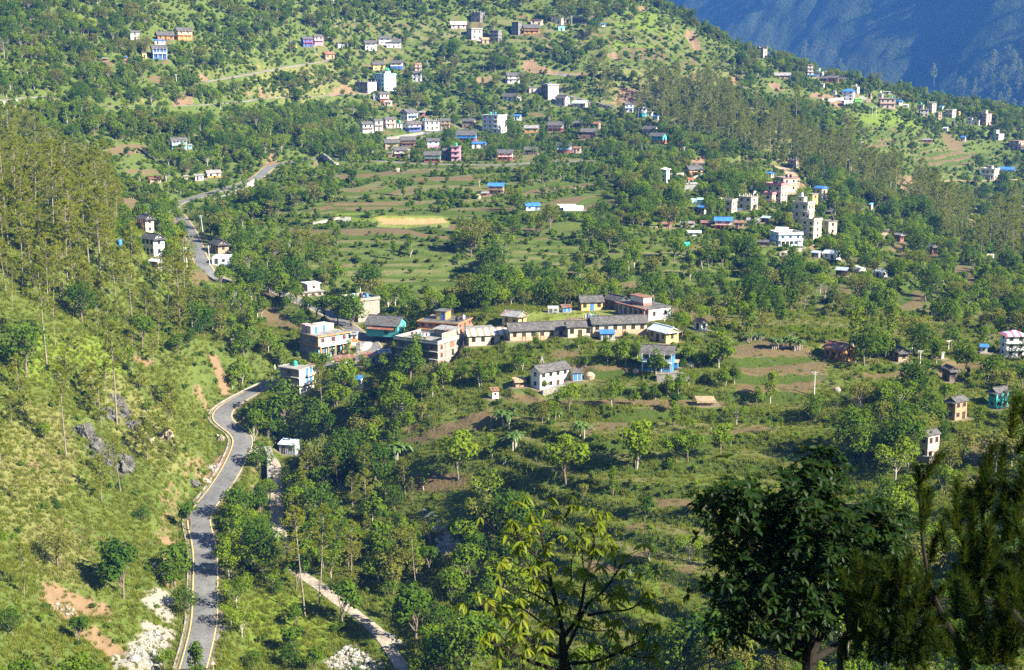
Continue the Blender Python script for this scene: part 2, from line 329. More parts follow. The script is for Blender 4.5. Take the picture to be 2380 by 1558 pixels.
B('s',S,'30',1420,1532,1296,1330,5,1,'brick','tin','long low shed beside the shaded brown terraces','long low terrace shed')
B('s',S,'30',1785,1842,1270,1314,-10,1,'white','bluetin','bright blue tarp roofed hut among dark trees','blue tarp hut')
B('s','hut','30',860,892,1324,1350,0,1,'white','tin','tiny white hut beside the bare brown patch','tiny white hut')
B('v','barn','30',2155,2292,1510,1590,0,1,'cream','bluetin','arched blue roofed hall above the cream villa','arched blue hall')
# --- second row
B('g',H,'01',1380,1508,108,148,6,1,'tan','rust','brown hut with flat tin roof above the lower road','brown tin hut')
B('s','hut','01',1705,1752,78,114,10,1,'tan','tin','small tan hut in the roadside hamlet','small tan hut')
B('s',S,'01',1798,1902,66,124,12,1,'white','tin','grey tin shed in the middle of the roadside hamlet','hamlet tin shed')
B('g',H,'01',1898,2062,30,98,18,1,'white','tin','white house with orange base in the roadside hamlet','orange base hamlet house',band='orange')
B('g',H,'01',1268,1445,445,615,-58,2,'creampink','slatedark','cream house with dark slate gable and carved veranda above the pines','upper gabled house',balc='brown')
B('g',H,'01',1312,1545,618,828,-56,2,'white','slatedark','white plastered house with dark slate gable facing the valley among pines','white slate house')
B('g',S,'01',1380,1520,855,945,-40,1,'greylight','whitetin','small shed with shiny silver tin roof below the white slate house','silver roof shed')
B('g',H,'01',1945,2140,615,800,-66,1,'tan','slatedark','dark slate double roof house beside the road with people','dark double roof house')
B('s',S,'01',1960,2172,812,905,-20,1,'bluewhite','none','pale blue tin fence walls below the dark double roof house','pale blue tin wall shed')
B('g',H,'11',2150,2318,150,255,-8,2,'tan','bluetin','tan wooden house with blue tin roof among terraced fields','blue roof field house',balc='brown')
B('s',S,'11',2088,2175,232,272,0,1,'brick','tin','low tin shed beside the blue roof field house','low field shed',open=1)
B('f',C,'11',362,632,1165,1275,24,2,'stonepale','concrete','pale stone unfinished house with a blue edged tin rooftop room','unfinished stone house',stair=('greylight',.62,.55,.62,.7),stairroof='whitetin')
B('s',S,'11',515,692,1228,1305,14,1,'greyblue','whitetin','grey tin shed with shiny roof beside the unfinished stone house','grey tin shed')
B('s','hut','11',704,762,1268,1316,10,1,'pink','none','pink painted garden wall room behind the round trees','pink wall room')
B('f',C,'11',800,1156,1190,1440,-58,3,'greybrick','concrete','tall grey house with blank stone end and tanks beside the road','blank stone end house',sidewall='stonepale',parapet=1,tank=[(.45,.55,'black'),(.62,.7,'blue'),(.35,.25,'bluepale')],mast=1)
# the hamlet by the bend, in the closer view
B('f',C,'Q1',950,1356,300,470,-24,2,'redtrim','concretedark','orange edged flat roofed house with a yellow roof room','yellow roof room building',stair=('orange',.42,.55,.26,.36),stairface='yellow',tank=[(.86,.72,'black'),(.92,.62,'silver'),(.88,.3,'black')],slabs='orange')
B('f','shop_house','Q1',70,440,395,602,35,2,'cyan','concrete','turquoise shop house with orange edges, shutters and white balcony','turquoise shop house',sidewall='greybrick',slabs='orange',balc='white',shutter=1,hero='shop')
B('f',C,'Q1',-70,182,655,885,-42,3,'greybrick','concrete','white and grey three storey house with blue doors above the road bend','blue door house',sidewall='whiteworn',tank=[(.42,.5,'green')],slabs='greylight',hero='bluedoor')
B('f','stone_building','Q1',782,1292,420,690,-36,3,'stone','concrete','big grey stone building with open laundry terrace and red window grilles','big stone building',sidewall='stonepale',slabs='greylight',parapet=1,hero='stone')
B('g',H,'Q1',553,872,305,448,-24,1,'teal','slate','teal single storey house with broad slate roof beside the road','teal slate house',aw='rust')
B('s','kiosk','Q1',440,514,425,500,-6,1,'whiteworn','tin','little orange based kiosk on the grass inside the road bend','orange based kiosk',band='orange')
B('s',S,'Q1',318,492,600,692,8,1,'tinwall','rust','patched tin shed with broken brown roof on stilts','patched stilt shed')
B('s',S,'Q1',520,660,572,680,16,1,'tinwall','rust','rusty roofed tin shed in the middle of the roadside row','rusty middle shed')
B('s',S,'Q1',640,760,556,646,8,1,'plank','tin','plank fronted tin shed against the big stone building','plank fronted shed')
B('s','outhouse','Q1',480,552,745,850,-38,1,'whiteworn','bluetin','small white outhouse with a bright blue roof under the trees','blue roof outhouse')
# the school
B('g','school_building','Q2',78,332,248,350,14,1,'creamy','tinstripe','yellow school annex with brown striped tin roof against the stone building','striped school annex',r=0.4)
B('f',C,'Q2',84,246,235,290,14,1,'white','concrete','low white flat roofed room with small windows behind the striped annex','low white room',r=0.35)
B('g','school_building','Q2',312,668,208,322,13,1,'cream','slate','long cream school wing with slate roof, end beside the striped annex','lower school wing',r=0.3,band='orangep')
B('g','school_building','Q2',650,822,206,302,11,1,'creamy','slate','short yellow middle school wing with white barred windows','middle school wing',r=0.5,)
B('g','school_building','Q2',784,1132,168,284,13,1,'cream','slate','long cream school wing with slate roof beside the grass yard corner','upper school wing',r=0.3,band='orangep')
B('g','school_hall','Q2',288,446,122,244,-32,1,'yellow','tin','yellow school hall with wide grey tin roof beside the grass yard','school hall',r=.8)
B('s',S,'Q2',546,630,124,160,4,1,'tinwall','none','grey corrugated tin enclosure at the back of the grass yard','corrugated enclosure')
B('s','outhouse','Q2',626,700,116,158,16,1,'white','rust','white toilet block with blue doors at the back of the grass yard','white toilet block',bluedoor=1)
B('g','school_building','Q2',722,880,64,150,14,1,'yellow','slate','yellow classroom with blue doors and steps at the back of the grass yard','yellow classroom',bluedoor=1)
B('g','school_building','Q2',872,1030,60,150,-52,1,'dark','slate','open dark verandah wing with steep slate roof behind the yard','dark verandah wing',r=0.5)
B('f','school_building','Q2',950,1262,84,206,-52,1,'whiteworn','concretedark','flat roofed school wing with columns and a white roof room','flat school wing',r=0.55,stair=('white',.5,.35,.42,.36),stairband='redp',stairroof='rust')
B('g','school_hall','Q2',1126,1312,196,336,-50,1,'yellow','bluetinpale','school hall with pale silver blue tin roof below the flat wing','silver roof hall')
B('g','hut','21',1675,1830,1412,1525,-52,1,'white','rust','small white hut with a rusty gable roof beside the round bright tree','rusty gable hut')
B('s',S,'Q2',842,948,260,318,10,1,'tinwall','bluetin','bright blue roofed tin shed leaning on the upper school wing','blue lean shed')
# --- houses on the slope below the school
B('g',H,'22',155,545,268,515,38,2,'white','slate','long white house with slate roof and dark doors on a stone terrace','long white house',r=0.42)
B('s',H,'22',525,668,325,432,24,1,'cream','slate','low cream annex with two blue doors joined to the long white house','blue door annex',bluedoor=1)
B('g',H,'22',1190,1530,100,345,-8,2,'azure','slate','bright blue house with red trim and railed balcony on a stone terrace','bright blue terrace house',balc='white')
B('s',S,'22',1480,1548,238,310,-8,1,'azure','tan','little blue side room of the bright blue terrace house','blue side room')
B('s',S,'22',-10,135,400,490,20,1,'mud','thatch','open thatched cattle shed beside the long white house','thatched cattle shed',open=1)
B('s','outhouse','12',2165,2272,495,598,22,1,'whiteworn','rust','tiny white outhouse with rusty roof alone on the slope','rusty roof outhouse')
B('s','container_shed','12',200,426,965,1122,-24,1,'greyblue','bluetinpale','grey metal container shed with pale flat roof beside the dirt track','grey container shed')
# --- right hand side
B('g',H,'32',505,805,45,250,-40,1,'orange','rust','orange mud house with big rusty tin roof at the field edge','rusty roof orange house',balc='brown')
B('f',C,'32',2150,2385,40,212,22,3,'white','none','white framed house with pink striped roof at the frame edge','pink striped roof house',hip='pinktin',slabs='white')
B('s',S,'32',1958,2052,95,172,0,1,'white','bluetin','small blue roofed hut beside the pink striped roof house','small blue roofed hut')
B('g',H,'32',2030,2240,490,690,48,2,'teal','slate','teal gabled house with slate roof among trees near the frame edge','teal gabled house')
B('g',H,'32',1642,1856,575,800,50,2,'mud','slate','mud house with wide gable and raised veranda among trees','mud veranda house')
B('g',H,'32',1385,1598,885,1185,50,2,'creampink','slate','tall cream house with steep slate gable above a stone wall','steep gabled cream house')
B('g',H,'32',1600,1772,285,440,-58,1,'dark','slate','half hidden dark slate house under the bright trees','hidden dark slate house')
B('g',H,'32',1105,1325,108,255,-60,1,'tan','slate','tan gabled house half hidden behind the big grey tree','hidden tan house')
B('s','hut','32',1335,1392,345,415,-20,1,'white','tin','white shed wall glimpsed between dark trees','glimpsed white shed')
B('s','hut','32',1575,1622,170,225,-30,1,'cream','tin','cream hut glimpsed above the hidden dark slate house','glimpsed cream hut')
# the cream school on the spur, closer view
B('f',C,'Q3',0,66,55,162,-30,3,'white','none','narrow white house with a steep white gable beside the temple','narrow white house',hip='white')
B('f','plinth','Q3',148,272,150,222,10,1,'greylight','concrete','stepped grey concrete platforms below the temple','concrete platforms')
B('g','temple','Q3',178,236,132,162,20,1,'greylight','redtin','little shrine with a red pyramid roof below the temple','little red shrine')
B('f','pool','Q3',206,308,268,304,6,1,'mint','mint','mint green water tank wall below the concrete platforms','mint water basin')
B('f',C,'Q3',384,528,275,362,-22,2,'creamy','concrete','cream two storey house with white parapet beside the lawn','cream parapet house',parapet=1)
B('f',C,'Q3',532,670,246,346,-32,2,'creamy','concrete','cream cube house with roof pillars beside the lawn','cream cube house',stub=1)
B('v','kiosk','Q3',524,570,320,346,0,1,'white','bluetin','round blue topped kiosk between the cream houses','blue topped kiosk')
B('s','outhouse','Q3',250,328,308,372,-30,1,'creamy','bluetin','small cream guard house with a blue roof near the cream parapet house','blue roof guard house')
B('f','pavilion','Q3',594,658,200,232,-20,1,'white','none','white pavilion with bright blue pyramid roof','blue pavilion',hip='bluetin')
B('f',C,'Q3',718,780,82,122,-30,1,'creamy','none','cream hut with blue hipped roof by the earth road','blue hipped hut',hip='bluetin')
B('f','school_block','Q3',790,936,115,220,-64,2,'creamy','concrete','long cream block with black tanks, topmost of the cream school','topmost cream block',slabs='pinkd',tank=[(.85,.3,'black'),(.85,.6,'black')])
B('f','school_block','Q3',722,868,165,318,-26,3,'creamy','concrete','stepped cream block with black roof tanks, middle of the cream school','stepped cream block',parapet=1,slabs='pinkd',tank=[(.3,.6,'black'),(.5,.6,'black')])
B('f','school_block','Q3',705,790,232,325,-26,2,'creamy','concrete','lower cream wing with flat roof in front of the stepped cream block','lower cream wing',parapet=1,slabs='pinkd',tank=[(.5,.5,'black')])
B('f','school_block','Q3',1055,1142,180,290,-42,2,'creamy','none','cream block with a pale blue gable roof on the spur','blue gable cream block',gab='bluetin')
B('f','school_block','Q3',1000,1080,230,318,-48,2,'yellow','concrete','small yellow block joined below the blue gable cream block','small yellow block')
B('f','school_block','Q3',905,1052,290,458,-28,3,'creamy','concrete','big cream block with stepped roof stairs on the spur','big cream stair block',stair=('creamy',.3,.6,.5,.5),slabs='creamy',parapet=1,tank=[(.3,.6,'white')])
B('f','school_block','Q3',964,1102,405,545,-36,3,'creamy','concrete','cream tower block with roof turret, lowest of the cream school','cream turret block',stair=('creamy',.3,.4,.36,.4),slabs='creamy',parapet=1,tank=[(.32,.42,'white')])
B('f','school_block','Q3',1108,1210,412,515,-58,2,'creamy','concrete','plain cream block with outside stairs beside the cream turret block','outside stair block',tank=[(.8,.6,'black')])
B('f','villa','Q3',750,970,492,596,24,2,'bluewhite2','concrete','pale blue and white villa with long balcony below the cream school','pale blue villa',parapet=1,slabs='white')
B('g',S,'Q3',786,884,464,510,-12,1,'white','whitetin','white tin roofs stepping up behind the pale blue villa','white stepped roofs')
B('g',H,'Q3',368,498,402,480,0,2,'white','bluetin','white house with dark red trim and a wide bright blue roof','wide blue roof house',band='redd',balc='redd')
B('s',S,'Q3',0,96,430,470,4,1,'tan','rust','long open shed with pale rusty roof, first of the shed row','first row shed',open=1)
B('s',S,'Q3',132,242,424,462,2,1,'greylight','tin','grey tin roofed shed, middle of the shed row','middle row shed')
B('s',S,'Q3',272,356,420,462,0,1,'brick','rust','brown tin roofed shed beside the wide blue roof house','brown row shed')
B('s',S,'Q3',500,580,420,470,0,1,'tan','rust','brown shed on the sunny side of the wide blue roof house','brown end shed')
B('g',S,'Q3',585,690,408,446,-10,1,'greylight','tin','grey tin roof shed half hidden by a feathery tree','feathery tree shed')
B('s',S,'Q3',685,762,388,430,-20,1,'dark','tinblue','dark shed with blue grey tin roof beside the cream school','blue grey shed')
B('v','barn','21',1270,1358,505,572,0,1,'thatch','thatch','domed thatched straw barn at the end of the shed row','domed straw barn')
B('s',S,'Q3',176,288,492,522,2,1,'white','whitetin','low white tin shed in the orchard below the shed row','low orchard shed')
B('s',S,'Q3',655,750,552,588,0,1,'dark','slate','low dark shed under the trees beside the pale blue villa','low dark shed')
B('s',S,'31',390,497,780,836,-20,1,'greylight','tinblue','small shed with blue grey tin roof below the stone retaining walls','retaining wall shed')
B('g','greenhouse','31',500,686,776,862,-36,1,'plastic','whitetin','long white tin roofed hall below the stone retaining walls','white tin hall')
B('s',S,'31',615,752,935,1016,-12,1,'dark','tinblue','open goat shed with grey tin roof beside the plastic tunnel','open goat shed',open=1)
B('v','greenhouse','31',770,920,848,972,-62,1,'plastic','plastic','white plastic tunnel greenhouse beside the open goat shed','plastic tunnel')
B('g','greenhouse','31',970,1118,960,1024,-50,1,'plastic','plastic','low white plastic tent roof beside the tunnel greenhouse','plastic tent roof')
B('v','greenhouse','21',412,600,340,392,4,1,'plastic','plastic','larger white plastic tunnel in the terraced fields','larger field tunnel')
B('v','greenhouse','21',470,668,360,404,4,1,'plastic','plastic','lower front white plastic tunnel in the terraced fields','lower field tunnel')
B('g',S,'21',100,268,345,402,16,1,'bluewhite','bluetin','flat bright blue roofed shelter beside the field tunnels','blue field shelter')
B('s',S,'31',838,888,345,450,-60,1,'brick','tin','tall narrow brick hut with grey roof on the spur slope','narrow brick hut')
B('s','hut','31',928,984,335,398,-50,1,'greylight','tealtin','small hut with turquoise roof on the spur slope','turquoise roof hut')
B('g','hut','31',552,592,335,385,-40,1,'blue','slate','small blue hut under slate roof below the blue gable cream block','small blue hut')
B('s',S,'31',520,608,402,442,-10,1,'dark','slate','dark flat shed in the trees beside the big cream stair block','dark flat shed')
B('g',H,'31',1162,1270,598,695,-42,1,'brick','tin','red brick cottage with shiny tin roof above the bare brown field','red brick cottage')
B('g',H,'31',1455,1578,705,805,-50,1,'brick','tin','brick house with streaked tin gable among trees','streaked tin gable house')
B('f','villa','31',1980,2142,15,120,-22,2,'creamy','concrete','cream villa with pillared porch on the shaded terrace road','cream villa',parapet=1,slabs='white',stair=('creamy',.5,.5,.35,.4))
B('s',S,'31',2308,2382,360,398,0,1,'dark','tin','grey tin shed on the shaded terraces at the frame edge','shaded terrace shed')
B('s',S,'31',2030,2104,815,848,-10,1,'white','beige','pale roof showing among dark trees in the ravine mouth','ravine pale roof')
B('s',S,'31',1645,1716,1215,1248,10,1,'dark','tin','low grey roof beside the leafless tree','low leafless tree roof')
B('s','ruin','22',1690,1900,580,665,10,1,'mud','thatch','collapsed straw covered pen with sticks on the field edge','collapsed straw pen',open=1)

# roads: name, width in metres, centre line
ROADS = [
 ('road', 5.6, 'main', Z(0,3,[(1800,1640),(1815,1557),(1855,1390),(1895,1190),(1910,1000),(1908,800),(1912,600),(1913,450),(1890,330),(1852,190),(1826,50)]) +
    Z(0,2,[(1870,1545),(2010,1430),(2160,1315),(2262,1195),(2294,1100),(2265,1015),(2180,930),(2085,850),(2035,790),(2015,735),(2050,665),(2180,575),(2330,495),(2400,468)]) +
    Z(1,2,[(110,408),(220,365),(330,335),(520,290),(700,245),(850,205),(960,170),(1055,135),(1105,95),(1120,50),(1070,5)]) +
    Z(1,1,[(960,1515),(850,1460),(700,1400),(560,1370),(430,1325),(300,1280),(100,1160)]) + Z(0,1,[(2200,1080),(2020,985),(1930,905),(1870,800),(1810,700),(1765,610),(1735,555),(1680,480),(1620,410),(1590,345),(1660,318),(1800,298),(1950,255),(2100,208),(2250,160),(2380,92)]) +
    Z(1,1,[(60,48),(120,-2)]) + Z(1,0,[(200,1530),(330,1480),(420,1450),(560,1440),(700,1455),(900,1490),(1100,1508),(1300,1516),(1500,1526),(1750,1530),(2100,1532),(2380,1530)]) + Z(2,0,[(250,1508),(500,1500),(750,1490)])),
 ('road', 5.0, 'street', Z(1,0,[(1190,1302),(1290,1285),(1400,1268),(1550,1238),(1700,1212),(1850,1198),(2000,1192),(2110,1188)])),
 ('road', 4.2, 'high', Z(0,0,[(1880,766),(2000,745),(2100,728),(2250,700),(2380,678)]) + Z(1,0,[(80,660),(200,640),(330,610),(440,598),(530,590),(650,562)])),
 ('road', 5.0, 'high', Z(0,0,[(-120,940),(0,928),(200,912),(350,900),(530,885)])),
 ('road', 4.0, 'high', Z(0,0,[(980,985),(1300,985),(1500,990),(1800,982),(2050,962),(2350,936)]) + Z(1,0,[(60,908),(250,900),(500,895),(750,890),(900,875),(1040,862)])),
 ('road', 4.4, 'street', Z(2,0,[(420,845),(480,868),(550,905),(700,945),(850,965),(950,990)])),
 ('road', 5.0, 'high', Z(2,0,[(370,690),(520,692),(670,702)])),
 ('road', 5.0, 'high', Z(2,0,[(2200,835),(2380,850)]) + Z(3,0,[(100,866),(200,880),(350,900),(500,918),(700,935),(830,950),(930,950),(1000,955)])),
 ('road', 4.5, 'high', Z(3,0,[(855,885),(890,890),(905,915),(890,940)])),
 ('road', 4.0, 'dirt', Z(3,1,[(1590,120),(1800,124),(2100,122),(2300,110)])),
 ('path', 2.6, 'dirt', Z(3,1,[(1730,400),(1860,415),(2000,432),(2240,466)])),
 ('path', 2.6, 'dirt', Z(3,1,[(1270,500),(1190,560),(1100,600),(1062,630),(1035,745)])),
 ('road', 4.5, 'high', Z(2,0,[(1690,1532),(1840,1510),(2000,1505),(2190,1500)])),
 ('path', 6.0, 'dirt', Z(3,0,[(0,1515),(60,1530)]) + Z(3,1,[(165,10),(215,60),(250,120),(225,200),(200,260)])),
 ('track', 2.9, 'gravel', Z(0,2,[(2350,955)]) + Z(1,2,[(25,985),(90,1045),(165,1150),(192,1250),(200,1400),(196,1557)]) + Z(1,3,[(188,60),(184,150),(205,250),(240,345),(275,470),(330,600),(440,690),(560,745),(700,850),(900,1000),(1050,1120),(1180,1270),(1280,1400),(1370,1557),(1420,1640)])),
 ('path', 1.6, 'dirt', Z(1,2,[(930,840),(880,900),(840,950),(880,1020),(930,1090)])),
]
# ground cover outlines: kind, outline
REG = []
def R(kind, pts, soft=2.5): REG.append((kind, pts, soft))
R('soil', F([(1700,785),(1790,790),(1870,805),(1925,840),(1915,880),(1880,910),(1830,930),(1760,938),(1715,920),(1710,870),(1690,830)]), 3)
R('soil', F([(1000,1000),(1080,970),(1140,955),(1160,975),(1150,1000),(1060,1012),(960,1035),(930,1030)]))
R('soil', F([(1350,1000),(1440,968),(1550,945),(1565,962),(1480,985),(1400,1003),(1345,1012)]))
R('soil', F([(930,1118),(1000,1098),(1100,1105),(1115,1130),(1020,1142),(930,1138)]))
R('soil', F([(1290,850),(1360,845),(1420,855),(1380,872),(1310,868)]))
R('soil', F([(1350,855),(1470,850),(1480,868),(1350,880)]))
R('soil', F([(1280,815),(1350,818),(1340,830),(1285,832)]))
R('soil', F([(1390,1030),(1460,1015),(1470,1030),(1400,1042)]))
R('soil', F([(1600,1010),(1700,1000),(1780,985),(1790,1000),(1690,1030),(1600,1035)]))
R('soil', Z(1,2,[(1310,1370),(1500,1330),(1700,1350),(1800,1420),(1560,1440),(1300,1420)]))
R('sport', F([(1215,735),(1300,722),(1415,716),(1445,735),(1400,755),(1235,762)]), 1.5)
R('tan', F([(1300,742),(1380,738),(1400,748),(1320,753)]), 2)
R('sport', Z(1,1,[(1090,465),(1740,455),(1800,500),(1780,560),(1080,545)]), 2)
R('ochre', Z(1,1,[(1130,475),(1720,470),(1770,505),(1500,532),(1180,520)]), 3)
for q in ([(820,100),(700,70),(900,30),(1700,30),(1850,45),(1600,70),(1200,90)],[(1340,110),(1500,85),(2150,85),(2200,120),(2000,150),(1500,130)],[(760,250),(900,210),(1500,200),(1600,225),(1100,245)],
          [(500,380),(800,300),(900,312),(1600,330),(1690,330),(1650,380),(1000,395),(540,412)],[(1800,400),(2100,380),(2380,355),(2380,420),(1850,455)],[(230,180),(310,180),(260,205)],[(760,640),(1000,620),(1300,640),(1100,665),(800,665)],
          [(10,1190),(150,1190),(180,1350),(430,1430),(420,1500),(120,1480),(40,1330)]): R('soil', Z(1,1,q))
for q in ([(90,190),(250,150),(460,128),(760,150),(770,195),(500,205),(300,215),(110,250)],[(20,345),(300,310),(500,285),(800,265),(960,268),(1000,335),(720,395),(640,380),(400,332)],[(1640,735),(1900,735),(1880,755),(1660,760)],[(960,1100),(1150,1060),(1340,1070),(1330,1085),(1140,1110),(1200,1130),(1000,1120)]): R('soil', Z(2,1,q))
for q in ([(1120,760),(1240,695),(1305,715),(1270,790),(1180,822),(1118,800)],[(1190,1205),(1350,1140),(1455,1190),(1440,1275),(1300,1325),(1185,1295)],[(1425,835),(1520,830),(1515,880),(1430,880)],[(1730,990),(1850,920),(1850,945),(1760,1025)],[(1900,1040),(1965,965),(1970,990),(1920,1045)]): R('soil', Z(3,1,q))
for q in ([(840,1362),(1080,1298),(1215,1330),(1050,1365)],[(1110,1210),(1180,1190),(1170,1220)],[(1500,1440),(1700,1400),(1950,1420),(1900,1500),(1650,1550),(1480,1540)],[(1590,1240),(1700,1260),(1810,1300),(1800,1420),(1700,1400)]): R('soil', Z(3,0,q))
for q in ([(1090,285),(1245,290),(1270,330),(1280,420),(1180,395)],[(1190,405),(1440,400),(1445,460),(1270,470)],[(1790,960),(1960,950),(1985,1050),(1850,1110),(1780,1060)],[(1150,20),(1440,20),(1500,50),(1200,55)]): R('soil', Z(0,1,q))
for q in ([(700,400),(830,400),(1010,520),(970,650),(740,740),(680,600)],[(1110,500),(1260,430),(1400,385),(1575,395),(1400,450),(1210,520),(1205,600),(1115,620)],[(1400,700),(1570,610),(1700,575),(1670,680),(1520,760),(1480,860),(1400,850)],[(1040,230),(1230,180),(1220,330),(1050,300)]): R('soil', Z(2,3,q))
for q in ([(1000,1390),(1200,1340),(1340,1350),(1480,1390),(1200,1440),(960,1440)],[(1300,700),(1500,720),(1480,780)]): R('soil', Z(0,0,q))
R('soil', Z(2,0,[(130,1060),(250,1045),(355,1050),(350,1075),(140,1085)])); R('field', Z(2,0,[(0,1000),(350,1010),(355,1040),(0,1050)])); R('field', Z(1,0,[(1600,315),(1940,310),(1940,335),(1640,335)])); R('field', Z(1,0,[(2180,1000),(2380,990),(2380,1050),(2250,1045)]))
R('soil', Z(3,2,[(1880,1050),(2050,930),(2120,980),(1980,1180),(2000,1330),(1880,1330)]))
R('soil', Z(3,2,[(600,480),(690,470),(690,520),(610,520)]))
for q in ([(650,885),(720,820),(820,782),(900,795),(935,865),(800,892)],): R('earth', Z(1,0,q), 3)
for q in ([(105,570),(190,550),(260,620),(400,640),(540,655),(700,650),(705,692),(400,690),(200,682),(95,640)],[(870,500),(980,495),(990,570),(950,560)],[(1180,50),(1250,70),(1230,105),(1150,85)],[(1970,720),(2100,700),(2150,780),(2050,800)],[(1000,800),(1180,850),(1240,950),(940,960)],[(1650,1500),(1780,1440),(1850,1490),(1700,1540)],[(2020,1490),(2200,1450),(2230,1500)],[(1600,300),(1700,300),(1760,460),(1700,470)]): R('earth', Z(2,0,q), 3)
for q in ([(0,770),(100,770),(180,840),(60,850)],[(300,880),(500,870),(620,880),(700,910),(520,915)],[(560,930),(680,950),(690,990),(590,990)],[(800,870),(850,870),(850,900),(810,900)]): R('earth', Z(3,0,q), 3)
for q in ([(1210,80),(1300,85),(1380,110),(1370,150),(1210,150)],[(1215,150),(1370,180),(1350,260),(1260,230)],[(1860,520),(1990,330),(1970,390),(1900,560)],[(380,740),(440,700),(460,740),(400,790)],[(260,230),(300,170),(380,170),(370,240),(290,260)]): R('earth', Z(3,1,q), 3)
for q in ([(1840,690),(1920,690),(1960,760),(1890,765)],[(1650,860),(1760,865),(1790,940),(1620,960)],[(1800,1240),(1890,1280),(1850,1290)],[(1010,650),(1060,645),(1050,668)]): R('earth', Z(0,0,q), 3)
for q in ([(20,800),(60,820),(110,880),(40,890)],[(150,1380),(210,1500),(160,1550),(60,1540)],[(2060,720),(2160,720),(2200,710),(2140,790),(2050,770)],[(520,1560),(600,1460),(620,1500)]): R('earth', Z(1,0,q), 3)
for q in ([(390,760),(470,765),(600,815),(720,850),(900,930),(1000,960),(1050,1050),(1030,1115),(860,1040),(700,1060),(540,1100),(500,1000),(380,940)],[(660,1170),(880,1180),(1000,1240),(1190,1390),(1000,1440),(850,1330),(690,1230)],[(1440,290),(1560,260),(1660,330),(1660,410),(1500,340)]): R('earth', Z(0,3,q), 2)
for q in ([(1180,1350),(1330,1200),(1320,1110),(1580,1090),(1620,1150),(1600,1300),(1500,1400),(1480,1557),(1080,1557),(1040,1470)],[(1410,800),(1560,760),(1600,900),(1640,1040),(1440,1040),(1300,900)],[(1420,560),(1560,600),(1570,660),(1440,610)],[(2030,1210),(2110,1210),(2080,1330),(2010,1400),(1990,1330)]): R('gravel', Z(0,3,q), 2)
for q in ([(1920,190),(2000,180),(2060,260),(2100,330),(2180,470),(2090,480),(1990,300)],[(1920,1190),(2080,1140),(2130,1190),(2000,1320),(1920,1290)],[(1950,560),(2000,540),(1990,600),(1940,620)],[(1150,160),(1250,170),(1420,250),(1380,290),(1200,240)],[(270,1100),(340,1180),(360,1260),(300,1230)]): R('earth', Z(0,2,q), 2)
for q in ([(620,860),(740,800),(860,830),(1020,970),(1200,1150),(1220,1280),(1150,1350),(1050,1330),(900,1190),(820,1150),(760,1000)],[(950,520),(1060,500),(1200,620),(1300,900),(1180,900),(1070,700)],[(1470,900),(1580,920),(1600,1040),(1520,1020)],[(1740,1380),(1900,1360),(1940,1390),(1760,1440)]): R('rock', Z(0,2,q), 2)
for q in ([(850,980),(920,960),(960,1090),(940,1130)],[(420,930),(540,940),(480,1020),(400,990)],[(1360,850),(1480,840),(1500,900)],[(1850,700),(1900,700),(1880,730)]): R('earth', Z(1,2,q), 2)
for q in ([(450,10),(620,20),(640,120),(520,110)],[(1570,50),(1640,120),(1720,230),(1850,330),(1860,480),(1740,520),(1660,430),(1700,330),(1600,200)],[(640,1480),(900,1310),(960,1360),(1220,1557),(640,1557)]): R('gravel', Z(1,3,q), 2)
R('gravel', Z(1,2,[(1590,745),(1650,740),(1660,765),(1600,768)]), 1)
for q in ([(60,380),(600,0),(900,0),(1250,250),(1100,400),(700,250),(420,420)],[(250,0),(650,0),(800,60),(380,200)]): R('lush', Z(0,2,q), 8)
for q in ([(0,850),(300,700),(500,720),(700,900),(720,1200),(600,1557),(0,1557)],[(800,400),(1100,420),(1500,700),(1700,1000),(1600,1300),(1250,1100),(1000,700)]): R('dry', Z(0,2,q), 12)
R('dry', Z(0,3,[(0,0),(450,0),(760,380),(840,700),(500,720),(300,400),(0,200)]), 10)
R('dry', Z(1,0,[(0,600),(700,620),(900,760),(600,880),(0,900)]), 20)
R('dry', F([(1380,170),(1720,170),(2150,480),(1900,430),(1600,330),(1400,260)]), 20)
R('lush', Z(1,3,[(0,750),(400,850),(650,950),(760,1200),(600,1400),(0,1400)]), 6)
R('lush', Z(1,3,[(1080,0),(1200,0),(1420,300),(1300,400),(1180,200)]), 4)
R('lush', Z(1,1,[(250,540),(900,420),(1100,450),(1060,560),(500,640)]), 4)
R('lush', F([(1440,1330),(1500,1300),(1560,1420),(1450,1420)]), 4)
R('field', F([(1740,780),(1860,790),(1900,760),(1880,740),(1740,760)]), 4)
R('lush', Z(2,0,[(900,50),(1150,30),(1500,250),(1600,380),(1200,480),(500,500),(900,300)]), 10)
R('lush', Z(3,0,[(850,1100),(1000,1020),(1350,1090),(1400,1180),(1000,1180)]), 8)
# terraced ground: outline, step height
TERR = [
 (F([(560,420),(800,370),(1450,370),(1460,690),(900,690),(700,640),(540,520)]), 1.7),
 (F([(1120,960),(1240,860),(1700,770),(1950,830),(1930,950),(2030,1150),(1650,1540),(1180,1560),(1130,1250)]), 2.7),
 (F([(1450,560),(1800,600),(2379,560),(2379,920),(2000,900),(1760,760),(1500,720),(1400,690)]), 2.2),
 (F([(1420,70),(1560,40),(1740,130),(1660,210),(1400,150)]), 3.0),
 (F([(2130,400),(2379,380),(2379,540),(2230,520)]), 3.0),
 (F([(800,200),(1500,200),(1560,370),(780,380)]), 3.0),
 (F([(700,0),(1480,0),(1480,120),(1000,180),(700,120)]), 3.2),
 (F([(30,60),(480,60),(480,180),(60,180)]), 3.0),
 (F([(1960,270),(2379,330),(2379,400),(2050,380)]), 3.0),
]
